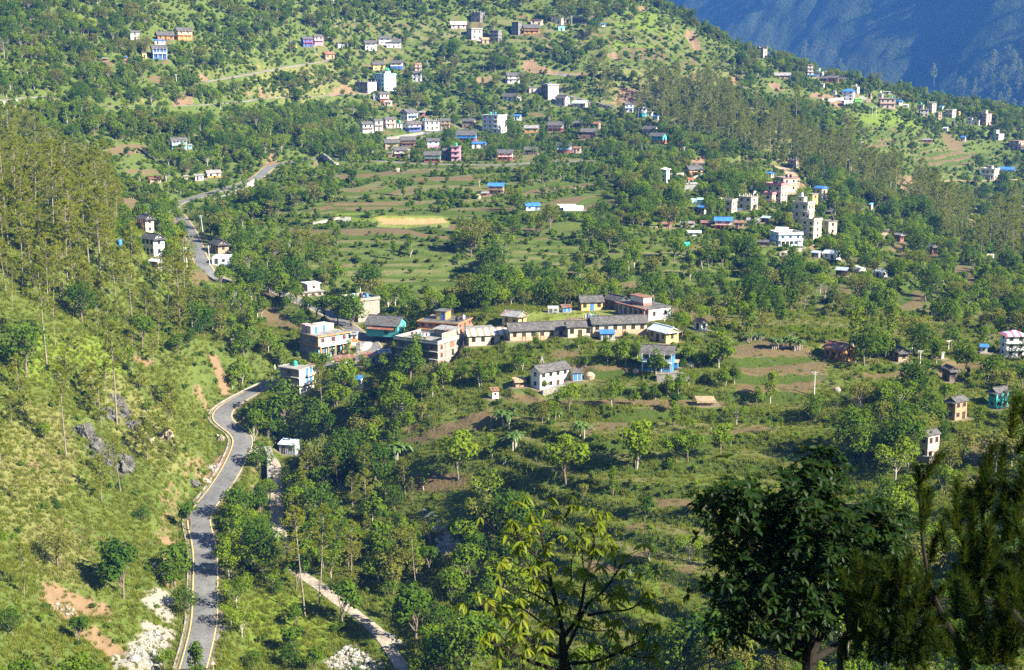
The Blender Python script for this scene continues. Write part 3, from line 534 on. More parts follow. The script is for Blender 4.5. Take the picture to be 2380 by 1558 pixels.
# ------------------------------------------------------------------ shape the ground: hummocks, terraces, house pads, road beds
rng = np.random.default_rng(7)
near = sstep(150, 260, RG)
G1 = G0 + near * ((fbm(GX / 70, GY / 70, 3, 3) - .5) * 5.0 + (fbm(GX / 16, GY / 16, 3, 9) - .5) * 1.7)
DEP = np.arctan2(-G1, RG)                                  # how steeply the eye looks down on each place
TREAD = np.zeros_like(GX); RISER = np.zeros_like(GX); TID = np.zeros_like(GX)
for uvp, step in TERR:
    w = region(G0, GX, GY, uvp, 22)
    q = (G0 + (fbm(GX / 60, GY / 60, 2, 31) - .5) * 5.0) / step
    fl = np.floor(q); fr = q - fl
    ramp = sstep(.70, .97, fr)
    zt = step * (fl + .12 * fr + .88 * ramp) - (q * step - G0)
    # keep the gentle side-to-side warp as the terrace line, not as height
    zt = step * (fl + .12 * fr + .88 * ramp) + (G0 - q * step) * .55
    zt += (fbm(GX / 9, GY / 9, 2, 5) - .5) * .5
    G1 = G1 * (1 - w) + zt * w
    t = w * (1 - sstep(.62, .75, fr)) * sstep(.02, .10, fr)
    RISER = np.maximum(RISER, w * sstep(.60, .70, fr) * (1 - sstep(.90, 1.0, fr))); TREAD = np.maximum(TREAD, t); TID = np.where(w > .5, fl + np.floor(fbm(GX / 45, GY / 45, 1, 77) * 6) * 37, TID)
# rock ribs on the left slope
rockm = np.zeros_like(GX)
for kind, pts, soft in REG:
    if kind == 'rock': rockm = np.maximum(rockm, region(G0, GX, GY, pts, 3))
G1 = G1 + rockm * (np.abs(fbm(GX / 7, GY / 7, 4, 50) - .5) * 9 - 1.5)
cutm = np.zeros_like(GX)
for kind, pts, soft in REG:
    if kind == 'earth': cutm = np.maximum(cutm, region(G0, GX, GY, pts, 3))
G1 = G1 - cutm * (1.8 + (fbm(GX / 5, GY / 5, 3, 60) - .5) * 4.0)

COVER = {k: np.zeros_like(GX) for k in ('soil', 'dry', 'rock', 'earth', 'gravel', 'lush', 'ochre', 'tan', 'field', 'sport')}
for kind, pts, soft in REG:
    COVER[kind] = np.maximum(COVER[kind], region(G1, GX, GY, pts, soft) * (.55 if kind == 'rock' else 1))
hh = (np.sin(TID * 12.9898) * 43758.5453) % 1.0
tr_soil = TREAD * (hh > .78) * sstep(.42, .55, fbm(GX / 35, GY / 35, 2, 88))
COVER['soil'] = np.maximum(COVER['soil'], tr_soil * .85)
COVER['field'] = np.maximum(COVER['field'], TREAD * ((hh > .36) & (hh <= .78)) * .8)

def win(x, y, R):
    r = math.hypot(x, y); a = math.atan2(x, y); da = R / max(r, R)
    return (slice(max(np.searchsorted(ANG, a - da) - 1, 0), np.searchsorted(ANG, a + da) + 1),
            slice(max(np.searchsorted(RAD, r - R) - 1, 0), np.searchsorted(RAD, r + R) + 1))
# --- building footprints
base = cast(G1, [((b['u0'] + b['u1']) / 2, b['vb'] - 0.4) for b in BLD])
RATIO = dict(g=.62, f=.86, s=.7, v=.5)
BLOCK = np.zeros_like(GX)
for b, p in zip(BLD, base):
    d = p[1] * CA - p[2] * SA
    s = d / FPX; th = math.asin(-p[2] / np.linalg.norm(p))
    r = b['o'].get('r', RATIO[b['kind']])
    f = b['yaw']; A = (b['u1'] - b['u0']) * s
    ov = 0.9 if b['kind'] in 'gs' else 0.3
    L = max((A - ov) / (math.cos(f) + r * abs(math.sin(f))), 1.6); Wd = L * r
    vw = p[:2] / np.linalg.norm(p[:2])                     # horizontal line of sight
    hext = (L * abs(math.sin(f)) + Wd * math.cos(f)) / 2
    c = p[:2] + vw * hext
    va = math.atan2(vw[0], vw[1])
    ang = -va + f                                          # turn of the house about z
    b.update(P=p, L=L, W=Wd, c=c, z=p[2], ang=ang, d=d, s=s, th=th, Ha=(b['vb'] - b['vt']) * s)
    R = math.hypot(L, Wd) / 2 + 7
    sl = win(c[0], c[1], R)
    X = GX[sl] - c[0]; Y = GY[sl] - c[1]
    lx = X * math.cos(ang) + Y * math.sin(ang); ly = -X * math.sin(ang) + Y * math.cos(ang)
    dist = np.hypot(np.maximum(np.abs(lx) - L / 2 - .9, 0), np.maximum(np.abs(ly) - Wd / 2 - .9, 0))
    w = 1 - sstep(0, 3.2, dist)
    G1[sl] = G1[sl] * (1 - w) + (b['z'] - .04) * w
    BLOCK[sl] = np.maximum(BLOCK[sl], (dist < .8) * 1.0)
    COVER['tan'][sl] = np.maximum(COVER['tan'][sl], (1 - sstep(.3, 1.2, dist)) * .6)
# --- roads
def smooth_line(pts, step=2.0, it=2):
    pts = np.asarray(pts, float)
    for _ in range(it):
        q = [pts[0]]
        for a, b2 in zip(pts[:-1], pts[1:]): q += [a * .75 + b2 * .25, a * .25 + b2 * .75]
        q.append(pts[-1]); pts = np.array(q)
    seg = np.linalg.norm(np.diff(pts[:, :2], axis=0), axis=1); t = np.concatenate([[0], np.cumsum(seg)])
    n = max(int(t[-1] / step), 2); tt = np.linspace(0, t[-1], n)
    return np.stack([np.interp(tt, t, pts[:, k]) for k in range(3)], -1)
for i_r, (nm, wd, grade, uv) in enumerate(ROADS):
    w3 = cast(G1, uv)
    keep = [0]
    for k in range(1, len(w3)):
        if np.linalg.norm(w3[k, :2] - w3[keep[-1], :2]) < 60 or grade != 'main' or True: keep.append(k)
    ln = smooth_line(w3[keep])
    k = min(41 if grade in ('main',) else 21, len(ln) // 2 * 2 - 1)
    if k >= 5:
        pad = np.pad(ln[:, 2], k // 2, mode='edge'); ln[:, 2] = np.convolve(pad, np.ones(k) / k, 'valid')
        kk = 7; 
        for cdim in (0, 1):
            pad = np.pad(ln[:, cdim], kk // 2, mode='reflect', reflect_type='odd'); ln[:, cdim] = np.convolve(pad, np.ones(kk) / kk, 'valid')
    ROADS[i_r] = (nm, wd, grade, uv, ln)
    D = np.full(GX.shape, 1e9); RZ = np.zeros_like(GX)
    for a, b2 in zip(ln[:-1], ln[1:]):
        sl = win((a[0] + b2[0]) / 2, (a[1] + b2[1]) / 2, 14)
        X, Y = GX[sl], GY[sl]
        LL = (b2[0] - a[0]) ** 2 + (b2[1] - a[1]) ** 2 + 1e-9
        t = np.clip(((X - a[0]) * (b2[0] - a[0]) + (Y - a[1]) * (b2[1] - a[1])) / LL, 0, 1)
        dd = np.hypot(X - a[0] - t * (b2[0] - a[0]), Y - a[1] - t * (b2[1] - a[1]))
        m = dd < D[sl]
        D[sl] = np.where(m, dd, D[sl]); RZ[sl] = np.where(m, a[2] + t * (b2[2] - a[2]), RZ[sl])
    hw = wd / 2
    flat = hw + (1.5 if grade == 'main' else .7)
    w = np.where(D < 1e8, 1 - sstep(flat, flat + (6.0 if grade == 'main' else 3.5), D), 0)
    up = sstep(.8, 3.0, G1 - RZ) * (D < flat + 4.5) * (D > hw)
    G1 = G1 * (1 - w) + (RZ - .10) * w
    G1 = np.where(D < hw - .25, RZ - .30, G1)
    BLOCK = np.maximum(BLOCK, (D < hw + .5) * 1.0)
    if grade in ('main', 'street', 'high'):
        COVER['earth'] = np.maximum(COVER['earth'], up * (.42 if grade == 'high' else .45) * sstep(.42, .6, fbm(GX / 14, GY / 14, 3, 510)))
        COVER['tan'] = np.maximum(COVER['tan'], (1 - sstep(hw + .3, hw + 1.5, D)) * .7)
    else: COVER['earth'] = np.maximum(COVER['earth'], up * .4)
for k in ('soil', 'field', 'lush', 'dry'): COVER[k] = COVER[k] * (1 - COVER['earth'])
HT = lambda x, y: glook(G1, x, y)

# ------------------------------------------------------------------ materials
MATS = {}
def new_mat(name):
    m = bpy.data.materials.new(name); m.use_nodes = True
    n = m.node_tree.nodes; n.clear()
    return m, n, m.node_tree.links
def ramp_node(n, stops):
    r = n.new('ShaderNodeValToRGB'); e = r.color_ramp.elements
    while len(e) < len(stops): e.new(.5)
    for i, (p, c) in enumerate(stops):
        e[i].position = p; e[i].color = (*c, 1) if len(c) == 3 else c
    return r
def noise(n, l, vec, scale, detail=4, rough=.55):
    t = n.new('ShaderNodeTexNoise'); t.inputs['Scale'].default_value = scale; t.inputs['Detail'].default_value = detail; t.inputs['Roughness'].default_value = rough
    if vec is not None: l.new(vec, t.inputs['Vector'])
    return t
def mixc(n, l, fac, a, b, mode='MIX'):
    m = n.new('ShaderNodeMix'); m.data_type = 'RGBA'; m.blend_type = mode
    for inp, v in ((m.inputs[0], fac), (m.inputs[6], a), (m.inputs[7], b)):
        if isinstance(v, (int, float)): inp.default_value = v
        elif isinstance(v, tuple): inp.default_value = (*v, 1)
        else: l.new(v, inp)
    return m.outputs[2]
def fmath(n, l, op, a, b=None):
    m = n.new('ShaderNodeMath'); m.operation = op
    for inp, v in zip(m.inputs, (a, b)):
        if v is None: continue
        if isinstance(v, (int, float)): inp.default_value = v
        else: l.new(v, inp)
    return m.outputs[0]
def finish(m, n, l, col, rough=.8, bump=None, bstr=.4, bdist=.1, spec=.25, metal=0):
    p = n.new('ShaderNodeBsdfPrincipled'); o = n.new('ShaderNodeOutputMaterial')
    if isinstance(col, tuple): p.inputs['Base Color'].default_value = (*col, 1)
    else: l.new(col, p.inputs['Base Color'])
    if isinstance(rough, (int, float)): p.inputs['Roughness'].default_value = rough
    else: l.new(rough, p.inputs['Roughness'])
    p.inputs['Specular IOR Level'].default_value = spec; p.inputs['Metallic'].default_value = metal
    if bump is not None:
        b = n.new('ShaderNodeBump'); b.inputs['Strength'].default_value = bstr; b.inputs['Distance'].default_value = bdist
        l.new(bump, b.inputs['Height']); l.new(b.outputs[0], p.inputs['Normal'])
    l.new(p.outputs[0], o.inputs[0]); return m
# ground
def ground_mat():
    m, n, l = new_mat('ground_cover')
    tc = n.new('ShaderNodeTexCoord').outputs['Object']
    n1 = noise(n, l, tc, .035, 5, .6); n2 = noise(n, l, tc, .35, 6, .65); n3 = noise(n, l, tc, 2.2, 4, .6)
    g = ramp_node(n, [(.32, (.026, .050, .008)), (.47, (.066, .098, .014)), (.62, (.118, .146, .022)), (.80, (.170, .172, .044))])
    k = fmath(n, l, 'ADD', fmath(n, l, 'MULTIPLY', n1.outputs[0], .45), fmath(n, l, 'MULTIPLY', n2.outputs[0], .55)); l.new(k, g.inputs[0])
    col = mixc(n, l, .5, g.outputs[0], mixc(n, l, n3.outputs[0], (.045, .07, .015), (.15, .17, .05)), 'MIX')
    def at(nm):
        a = n.new('ShaderNodeAttribute'); a.attribute_name = nm; s = n.new('ShaderNodeSeparateColor'); l.new(a.outputs['Color'], s.inputs[0]); return s.outputs
    A, Bc, Cc = at('cover_a'), at('cover_b'), at('cover_c')
    def ragged(f, amt=.55, src=n2):
        x = fmath(n, l, 'ADD', f, fmath(n, l, 'MULTIPLY', fmath(n, l, 'SUBTRACT', src.outputs[0], .5), amt))
        mr = n.new('ShaderNodeMapRange'); mr.interpolation_type = 'SMOOTHSTEP'; mr.inputs[1].default_value = .32; mr.inputs[2].default_value = .62
        l.new(x, mr.inputs[0]); return fmath(n, l, 'MULTIPLY', mr.outputs[0], fmath(n, l, 'GREATER_THAN', f, .04))
    def two(a, b, src): return mixc(n, l, src.outputs[0], a, b)
    n4 = noise(n, l, tc, 5.0, 3, .7)
    lush = two((.080, .125, .014), (.150, .190, .026), n2)
    dry = two((.105, .120, .030), (.195, .180, .065), n2)
    field = two((.090, .105, .034), (.165, .145, .062), n4)
    soil = two((.085, .061, .030), (.180, .128, .066), n4)
    sprout = mixc(n, l, fmath(n, l, 'MULTIPLY', fmath(n, l, 'GREATER_THAN', n3.outputs[0], .57), .5), soil, (.095, .115, .034))
    earth = two((.115, .076, .040), (.27, .180, .105), n2)
    gravel = two((.13, .115, .095), (.36, .33, .28), n4)
    rock = two((.035, .033, .031), (.135, .125, .112), n3)
    tan = two((.13, .105, .062), (.24, .19, .125), n3)
    ochre = two((.33, .20, .085), (.47, .30, .14), n2)
    sport = two((.13, .165, .030), (.20, .22, .045), n2)
    col = mixc(n, l, ragged(Bc[2]), col, lush)
    col = mixc(n, l, ragged(A[1], 1.3), col, dry)
    col = mixc(n, l, ragged(Cc[2]), col, field)
    col = mixc(n, l, ragged(A[0], .35), col, sprout)
    at4 = at('cover_d'); col = mixc(n, l, ragged(at4[1], .6), col, two((.022, .045, .008), (.085, .11, .018), n3))
    col = mixc(n, l, ragged(at4[0], .3), col, sport)
    col = mixc(n, l, ragged(Cc[0], .9), col, ochre)
    col = mixc(n, l, ragged(Cc[1], .5), col, tan)
    col = mixc(n, l, ragged(Bc[0], 1.5), col, earth)
    col = mixc(n, l, ragged(Bc[1], 1.1), col, gravel)
    col = mixc(n, l, ragged(A[2], 1.9), col, rock)
    h = fmath(n, l, 'ADD', fmath(n, l, 'MULTIPLY', n2.outputs[0], .8), fmath(n, l, 'MULTIPLY', n3.outputs[0], .35))
    return finish(m, n, l, col, .95, h, .9, .7, .05)
MATS['ground'] = ground_mat()
def mesh_np(name, co, faces, mat=None, smooth=False):
    me = bpy.data.meshes.new(name)
    co = np.asarray(co, np.float32); faces = np.asarray(faces, np.int32)
    nf, k = faces.shape
    me.vertices.add(len(co)); me.vertices.foreach_set('co', co.ravel())
    me.loops.add(nf * k); me.loops.foreach_set('vertex_index', faces.ravel())
    me.polygons.add(nf); me.polygons.foreach_set('loop_start', np.arange(0, nf * k, k, dtype=np.int32))
    me.polygons.foreach_set('use_smooth', np.full(nf, bool(smooth)))
    me.update(calc_edges=True)
    if mat is not None: me.materials.append(mat)
    return me
def put(name, me, parent=None, kind=None, **props):
    o = bpy.data.objects.new(name, me); COL.objects.link(o)
    if parent is not None: o.parent = parent
    if kind: o['kind'] = kind
    for k, v in props.items(): o[k] = v
    return o
def grid_faces(na, nr):
    idx = np.arange(na * nr).reshape(na, nr)
    return np.stack([idx[:-1, 1:], idx[1:, 1:], idx[1:, :-1], idx[:-1, :-1]], -1).reshape(-1, 4)[:, ::-1]
me = mesh_np('hillside', np.stack([GX, GY, G1], -1).reshape(-1, 3), grid_faces(*GX.shape), MATS['ground'], True)
def cattr(me, nm, ch):
    a = me.color_attributes.new(nm, 'FLOAT_COLOR', 'POINT')
    z = np.zeros(GX.shape) if True else 0
    arr = np.stack([*(c if c is not None else z for c in ch), np.ones(GX.shape)], -1).astype(np.float32)
    a.data.foreach_set('color', arr.ravel())
cattr(me, 'cover_a', (COVER['soil'], COVER['dry'], COVER['rock']))
cattr(me, 'cover_b', (COVER['earth'], COVER['gravel'], COVER['lush']))
cattr(me, 'cover_c', (COVER['ochre'], COVER['tan'], COVER['field']))
cattr(me, 'cover_d', (COVER['sport'], RISER * .8, None))
put('hillside_terrain', me, kind='structure', label='green terraced hillside with grass slopes and brown fields', )

# ------------------------------------------------------------------ roads
def asphalt():
    m, n, l = new_mat('asphalt')
    tc = n.new('ShaderNodeTexCoord').outputs['Object']
    a = noise(n, l, tc, .18, 5, .65); b = noise(n, l, tc, 1.4, 4, .7)
    r = ramp_node(n, [(.3, (.105, .104, .104)), (.55, (.150, .147, .144)), (.75, (.195, .19, .18))]); l.new(a.outputs[0], r.inputs[0])
    r2 = ramp_node(n, [(.0, (.34, .34, .34)), (.40, (.62, .62, .62)), (.47, (1, 1, 1))]); l.new(b.outputs[0], r2.inputs[0])
    return finish(m, n, l, mixc(n, l, .8, r.outputs[0], r2.outputs[0], 'MULTIPLY'), .85, b.outputs[0], .3, .03, .2)
def simple(name, c1, c2, scale=1.0, rough=.85, bump=.3, bdist=.03, spec=.2, detail=5, p=(.35, .65)):
    m, n, l = new_mat(name)
    tc = n.new('ShaderNodeTexCoord').outputs['Object']
    a = noise(n, l, tc, scale, detail, .6)
    r = ramp_node(n, [(p[0], c1), (p[1], c2)]); l.new(a.outputs[0], r.inputs[0])
    return finish(m, n, l, r.outputs[0], rough, a.outputs[0], bump, bdist, spec)
MATS['asphalt'] = asphalt()
MATS['yellow_line'] = simple('yellow_line', (.62, .40, .07), (.80, .58, .16), 1.5, .7)
MATS['kerb'] = simple('kerb_concrete', (.16, .15, .13), (.34, .32, .28), .8)
MATS['track'] = simple('gravel_track', (.20, .165, .125), (.36, .31, .25), .7, .95, .6, .08)
MATS['dirt'] = simple('dirt_path', (.27, .18, .11), (.45, .31, .20), .5, .95, .5, .05)
MATS['paleroad'] = simple('pale_road', (.17, .155, .135), (.28, .26, .22), .4, .9)
def strip(name, ln, offs, zs, mat, kind='structure', parent=None, wob=0, seed=0, **pr):
    t = np.gradient(ln[:, :2], axis=0); t /= np.linalg.norm(t, axis=1, keepdims=True) + 1e-9
    nrm = np.stack([t[:, 1], -t[:, 0]], -1)                 # to the right of travel
    k = len(offs); n_ = len(ln); co = np.zeros((n_, k, 3))
    for j in range(k):
        o = offs[j] + (wob * (vnoise(np.arange(n_) * .25 + 50 * j, np.zeros(n_) + seed, 4) - .5) if wob else 0)
        co[:, j, :2] = ln[:, :2] + nrm * np.reshape(o, (-1, 1)); co[:, j, 2] = ln[:, 2] + zs[j]
    f = grid_faces(n_, k)
    return put(name, mesh_np(name, co.reshape(-1, 3), f, mat, False), parent, kind, **pr)
for nm, wd, grade, uv, ln in ROADS:
    h = wd / 2
    mat = {'main': 'asphalt', 'street': 'asphalt', 'high': 'paleroad', 'gravel': 'track', 'dirt': 'dirt'}[grade]
    strip(nm, ln, [-h, -h + .02, -h * .4, 0, h * .4, h - .02, h], [-.7, 0, .05, .07, .05, 0, -.7], MATS[mat], wob=.0 if grade == 'main' else .7)
    if grade == 'main':
        near_ln = ln
        for sgn in (-1, 1):
            a = sgn * (h - .38); b2 = sgn * (h - .21)
            lo, hi_ = min(a, b2), max(a, b2)
            strip('road_marking', ln, [lo, hi_], [.030, .024] if sgn > 0 else [.024, .030], MATS['yellow_line'])
        n_k = int(len(ln) * .42)
        # concrete drain along the uphill side of the lower bends
        strip('kerb', ln[:n_k], [-h - 1.05, -h - 1.0, -h - .75, -h - .7, -h - .18, -h - .12], [-.5, .22, .22, -.35, -.35, -.02], MATS['kerb'])
        MAIN = ln
# ------------------------------------------------------------------ far mountain across the valley
def far_mat():
    m, n, l = new_mat('far_slope')
    tc = n.new('ShaderNodeTexCoord').outputs['Object']
    a = noise(n, l, tc, .02, 8, .65); b = noise(n, l, tc, .12, 5, .6)
    r = ramp_node(n, [(.3, (.022, .036, .014)), (.55, (.045, .062, .022)), (.72, (.12, .10, .06))]); l.new(a.outputs[0], r.inputs[0])
    return finish(m, n, l, mixc(n, l, .5, r.outputs[0], mixc(n, l, b.outputs[0], (.015, .025, .01), (.09, .10, .04))), 1.0, b.outputs[0], .8, 6, .0)
FM = np.array([-.80, -.60]); FT = np.array([.60, -.80]); FP0 = np.array([930., 2600.])
def far_z(q, t):
    s = np.abs(fbm(q / 420 + .3, t / 900 + .1, 3, 21) - .5) * 2
    return -100 + 1.12 * t + 90 * (s - .35) + 40 * (fbm(q / 150, t / 260, 4, 22) - .5) + 22 * (fbm(q / 40, t / 50, 3, 23) - .5)
qq = np.linspace(-2400, 1300, 420); tt = np.linspace(-480, 700, 180)
Q, T_ = np.meshgrid(qq, tt, indexing='ij')
FX = FP0[0] + Q * FT[0] - T_ * FM[0]; FY = FP0[1] + Q * FT[1] - T_ * FM[1]; FZ = far_z(Q, T_)
put('mountain_slope', mesh_np('mountain_slope', np.stack([FX, FY, FZ], -1).reshape(-1, 3), grid_faces(*Q.shape)[:, ::-1], far_mat(), True), kind='structure')
# ------------------------------------------------------------------ the blue air of the valley
hb = bmesh.new(); bmesh.ops.create_cube(hb, size=1)
for v in hb.verts: v.co = Vector(((v.co.x * 2) * 3400 + 200, (v.co.y + .5) * 6200 - 700, (v.co.z + .5) * 1700 - 850))
hm = bpy.data.meshes.new('haze'); hb.to_mesh(hm); hb.free()
m, n, l = new_mat('haze_air')
pv = n.new('ShaderNodeVolumePrincipled'); pv.inputs['Color'].default_value = (.09, .32, 1.0, 1); pv.inputs['Density'].default_value = .00010; pv.inputs['Anisotropy'].default_value = 0.0
oo = n.new('ShaderNodeOutputMaterial'); l.new(pv.outputs[0], oo.inputs['Volume']); hm.materials.append(m)
HAZE = put('haze', hm, kind='stuff')
# ------------------------------------------------------------------ foliage materials
def leaf_mat(name, c1, c2, trans=.35, gloss=.25, hue=.06):
    m, n, l = new_mat(name)
    oi = n.new('ShaderNodeObjectInfo'); tc = n.new('ShaderNodeTexCoord').outputs['Object']
    a = noise(n, l, tc, 1.1, 3, .7)
    k = fmath(n, l, 'ADD', fmath(n, l, 'MULTIPLY', oi.outputs['Random'], .6), fmath(n, l, 'MULTIPLY', a.outputs[0], .4))
    r = ramp_node(n, [(.18, c1), (.82, c2)]); l.new(k, r.inputs[0])
    d = n.new('ShaderNodeBsdfDiffuse'); t = n.new('ShaderNodeBsdfTranslucent'); g = n.new('ShaderNodeBsdfGlossy'); g.inputs['Roughness'].default_value = .45
    l.new(r.outputs[0], d.inputs[0])
    l.new(mixc(n, l, .55, r.outputs[0], (.20, .24, .02)), t.inputs[0])
    mx = n.new('ShaderNodeMixShader'); mx.inputs[0].default_value = trans; l.new(d.outputs[0], mx.inputs[1]); l.new(t.outputs[0], mx.inputs[2])
    out = n.new('ShaderNodeOutputMaterial'); gloss = 0 if name not in ('near_leaf_dark', 'near_leaf_yellow_green', 'banana_leaf') else gloss * .4
    if gloss:
        m2 = n.new('ShaderNodeMixShader'); m2.inputs[0].default_value = gloss * .12; l.new(mx.outputs[0], m2.inputs[1]); l.new(g.outputs[0], m2.inputs[2]); l.new(m2.outputs[0], out.inputs[0])
    else: l.new(mx.outputs[0], out.inputs[0])
    return m
LM = {
 'mid': leaf_mat('leaf_mid_green', (.066, .122, .008), (.140, .212, .014), .42),
 'dark': leaf_mat('leaf_dark_green', (.038, .088, .009), (.088, .152, .014), .40),
 'bright': leaf_mat('leaf_bright_green', (.110, .185, .008), (.195, .262, .016), .45),
 'olive': leaf_mat('leaf_olive', (.115, .135, .020), (.195, .190, .038), .42),
 'pine': leaf_mat('pine_needles', (.19, .225, .012), (.285, .30, .024), .5, 0),
 'bamboo': leaf_mat('bamboo_leaf', (.120, .150, .022), (.200, .195, .040), .4),
 'banana': leaf_mat('banana_leaf', (.070, .135, .022), (.130, .200, .040), .4, .6),
 'grass': leaf_mat('grass_blades', (.130, .165, .016), (.230, .245, .034), .45, 0),
 'straw': leaf_mat('dry_grass', (.19, .175, .055), (.30, .265, .095), .4, 0),
}
MATS['bark'] = simple('bark', (.10, .075, .055), (.22, .175, .135), 3.0, .95)
MATS['bark_pale'] = simple('pale_bark', (.24, .21, .17), (.42, .38, .32), 2.0, .95)
MATS['bark_pine'] = simple('pine_bark', (.14, .115, .09), (.28, .235, .19), 2.5, .95)
R_ = np.random.default_rng(11)
def unit(v): return v / (np.linalg.norm(v, axis=-1, keepdims=True) + 1e-9)
def quads(pos, nrm, size, aspect=.62, rg=R_, fold=0):
    n_ = len(pos); rv = unit(rg.normal(size=(n_, 3))); a = unit(np.cross(nrm, rv)); b = np.cross(nrm, a)
    s = (size if np.ndim(size) else np.full(n_, size))[:, None]
    v = np.stack([pos + a * s, pos + b * s * aspect, pos - a * s, pos - b * s * aspect], 1).reshape(-1, 3)
    return v, np.arange(n_ * 4).reshape(n_, 4)
def tube(pts, rad, k=6):
    pts = np.asarray(pts, float); rad = np.asarray(rad, float); n_ = len(pts)
    t = unit(np.gradient(pts, axis=0)); ref = np.where(np.abs(t[:, 2:3]) > .9, np.array([[1., 0, 0]]), np.array([[0, 0, 1.]]))
    a = unit(np.cross(t, ref)); b = np.cross(t, a); an = np.linspace(0, 2 * np.pi, k, endpoint=False)
    v = pts[:, None] + rad[:, None, None] * (np.cos(an)[None, :, None] * a[:, None] + np.sin(an)[None, :, None] * b[:, None])
    f = []
    for i in range(n_ - 1):
        for j in range(k): f.append((i * k + j, i * k + (j + 1) % k, (i + 1) * k + (j + 1) % k, (i + 1) * k + j))
    return v.reshape(-1, 3), np.array(f)
def join(parts):
    V, Fc, o = [], [], 0
    for v, f in parts:
        V.append(v); Fc.append(np.asarray(f) + o); o += len(v)
    return np.concatenate(V), np.concatenate(Fc)
def crown_leaves(lobes, n_, size, rg, up=.45, rnd=.5, shell=(.72, 1.05)):
    c = np.array([q[0] for q in lobes], float); r = np.array([q[1] if np.ndim(q[1]) else (q[1],) * 3 for q in lobes], float)
    wgt = (r ** 2).sum(1); pick = rg.choice(len(lobes), n_, p=wgt / wgt.sum())
    d = unit(rg.normal(size=(n_, 3)) + np.array([0, 0, .25]))
    rr = rg.uniform(*shell, n_)[:, None]
    pos = c[pick] + d * r[pick] * rr
    nr = unit(d + rg.normal(size=(n_, 3)) * rnd + np.array([0, 0, up]))
    return quads(pos, nr, size * rg.uniform(.6, 1.35, n_), .6, rg)
def wobble(p0, p1, n_, amp, rg):
    p0 = np.array(p0, float); p1 = np.array(p1, float); t = np.linspace(0, 1, n_)[:, None]
    return p0 + (p1 - p0) * t + np.cumsum(rg.normal(size=(n_, 3)) * amp, 0) * t * (1, 1, .3)
PROTO = {}            # kind -> list of (trunk mesh or None, crown mesh, height, crown radius)
def proto(kind, trunk, crown, h, r, tm, cm):
    t = mesh_np(kind + '_trunk', *trunk, tm, True) if trunk is not None else None
    c = mesh_np(kind + '_crown', *crown, cm)
    PROTO.setdefault(kind, []).append((t, c, h, r))
def make_broadleaf(seed, h, w, lobes_n, n_leaf, size, mat, style='round', bark='bark'):
    rg = np.random.default_rng(seed); tr = []; L = []
    th = h * (.38 if style == 'round' else .30 if style == 'column' else .45)
    base = wobble((0, 0, -1.2), (rg.normal() * .3, rg.normal() * .3, th), 6, .06, rg)
    tr.append(tube(base, np.linspace(.26, .15, 6) * h / 9, 6))
    for i in range(lobes_n):
        a = rg.uniform(0, 6.28); f = (i + .5) / lobes_n
        if style == 'column': z = h * (.30 + .66 * f); rad = w * .5 * rg.uniform(.3, .8) * (1 - .35 * abs(f - .4)); lr = w * rg.uniform(.20, .34)
        elif style == 'spread': z = h * rg.uniform(.55, .9); rad = w * .5 * rg.uniform(.35, .95); lr = w * rg.uniform(.16, .26)
        else: z = h * (.42 + .46 * rg.uniform()); rad = w * .5 * math.sqrt(max(0.05, 1 - ((z / h - .55) / .5) ** 2)) * rg.uniform(.3, .85); lr = w * rg.uniform(.19, .31)
        c = np.array([math.cos(a) * rad, math.sin(a) * rad, z]); L.append((c, (lr, lr, lr * rg.uniform(.65, .95))))
        b = wobble(base[rg.integers(3, 6)], c, 5, .10, rg); tr.append(tube(b, np.linspace(.10, .03, 5) * h / 9, 4))
    if style != 'spread': L.append((np.array([0, 0, h * .86]), w * .22))
    proto('broadleaf_tree', join(tr), crown_leaves(L, n_leaf, size, rg), h, w / 2, MATS[bark], LM[mat])
for i, (h, w, ln_, nl, s, mt, st, bk) in enumerate([
    (9.5, 7.5, 11, 820, .36, 'mid', 'round', 'bark'), (8.0, 6.2, 9, 700, .36, 'mid', 'round', 'bark_pale'), (9, 7.0, 12, 900, .33, 'dark', 'round', 'bark'),
    (10.5, 4.6, 10, 760, .34, 'bright', 'column', 'bark_pale'), (9.0, 3.8, 9, 620, .32, 'mid', 'column', 'bark'), (8.2, 6.8, 10, 760, .36, 'bright', 'round', 'bark'),
    (10, 9.0, 15, 900, .32, 'olive', 'spread', 'bark'), (7.5, 6.0, 9, 620, .36, 'dark', 'round', 'bark'), (8.5, 5.2, 9, 600, .33, 'mid', 'column', 'bark_pale'),
    (12.5, 9.5, 17, 1150, .40, 'dark', 'round', 'bark'), (7.0, 5.6, 9, 520, .33, 'olive', 'round', 'bark'), (9.2, 7.8, 14, 800, .30, 'bright', 'spread', 'bark_pale')]):
    make_broadleaf(100 + i, h, w, ln_, nl, s, mt, st, bk)
def tufts(centres, dirs, per, length, width, rg, spread=.75):
    n_ = len(centres) * per
    c = np.repeat(centres, per, 0); d = unit(np.repeat(dirs, per, 0) + rg.normal(size=(n_, 3)) * spread)
    sd = unit(np.cross(d, rg.normal(size=(n_, 3)))) * width
    le = length * rg.uniform(.6, 1.2, n_)[:, None]
    v = np.stack([c - sd, c + sd, c + d * le + sd * .4, c + d * le - sd * .4], 1).reshape(-1, 3)
    return v, np.arange(n_ * 4).reshape(n_, 4)
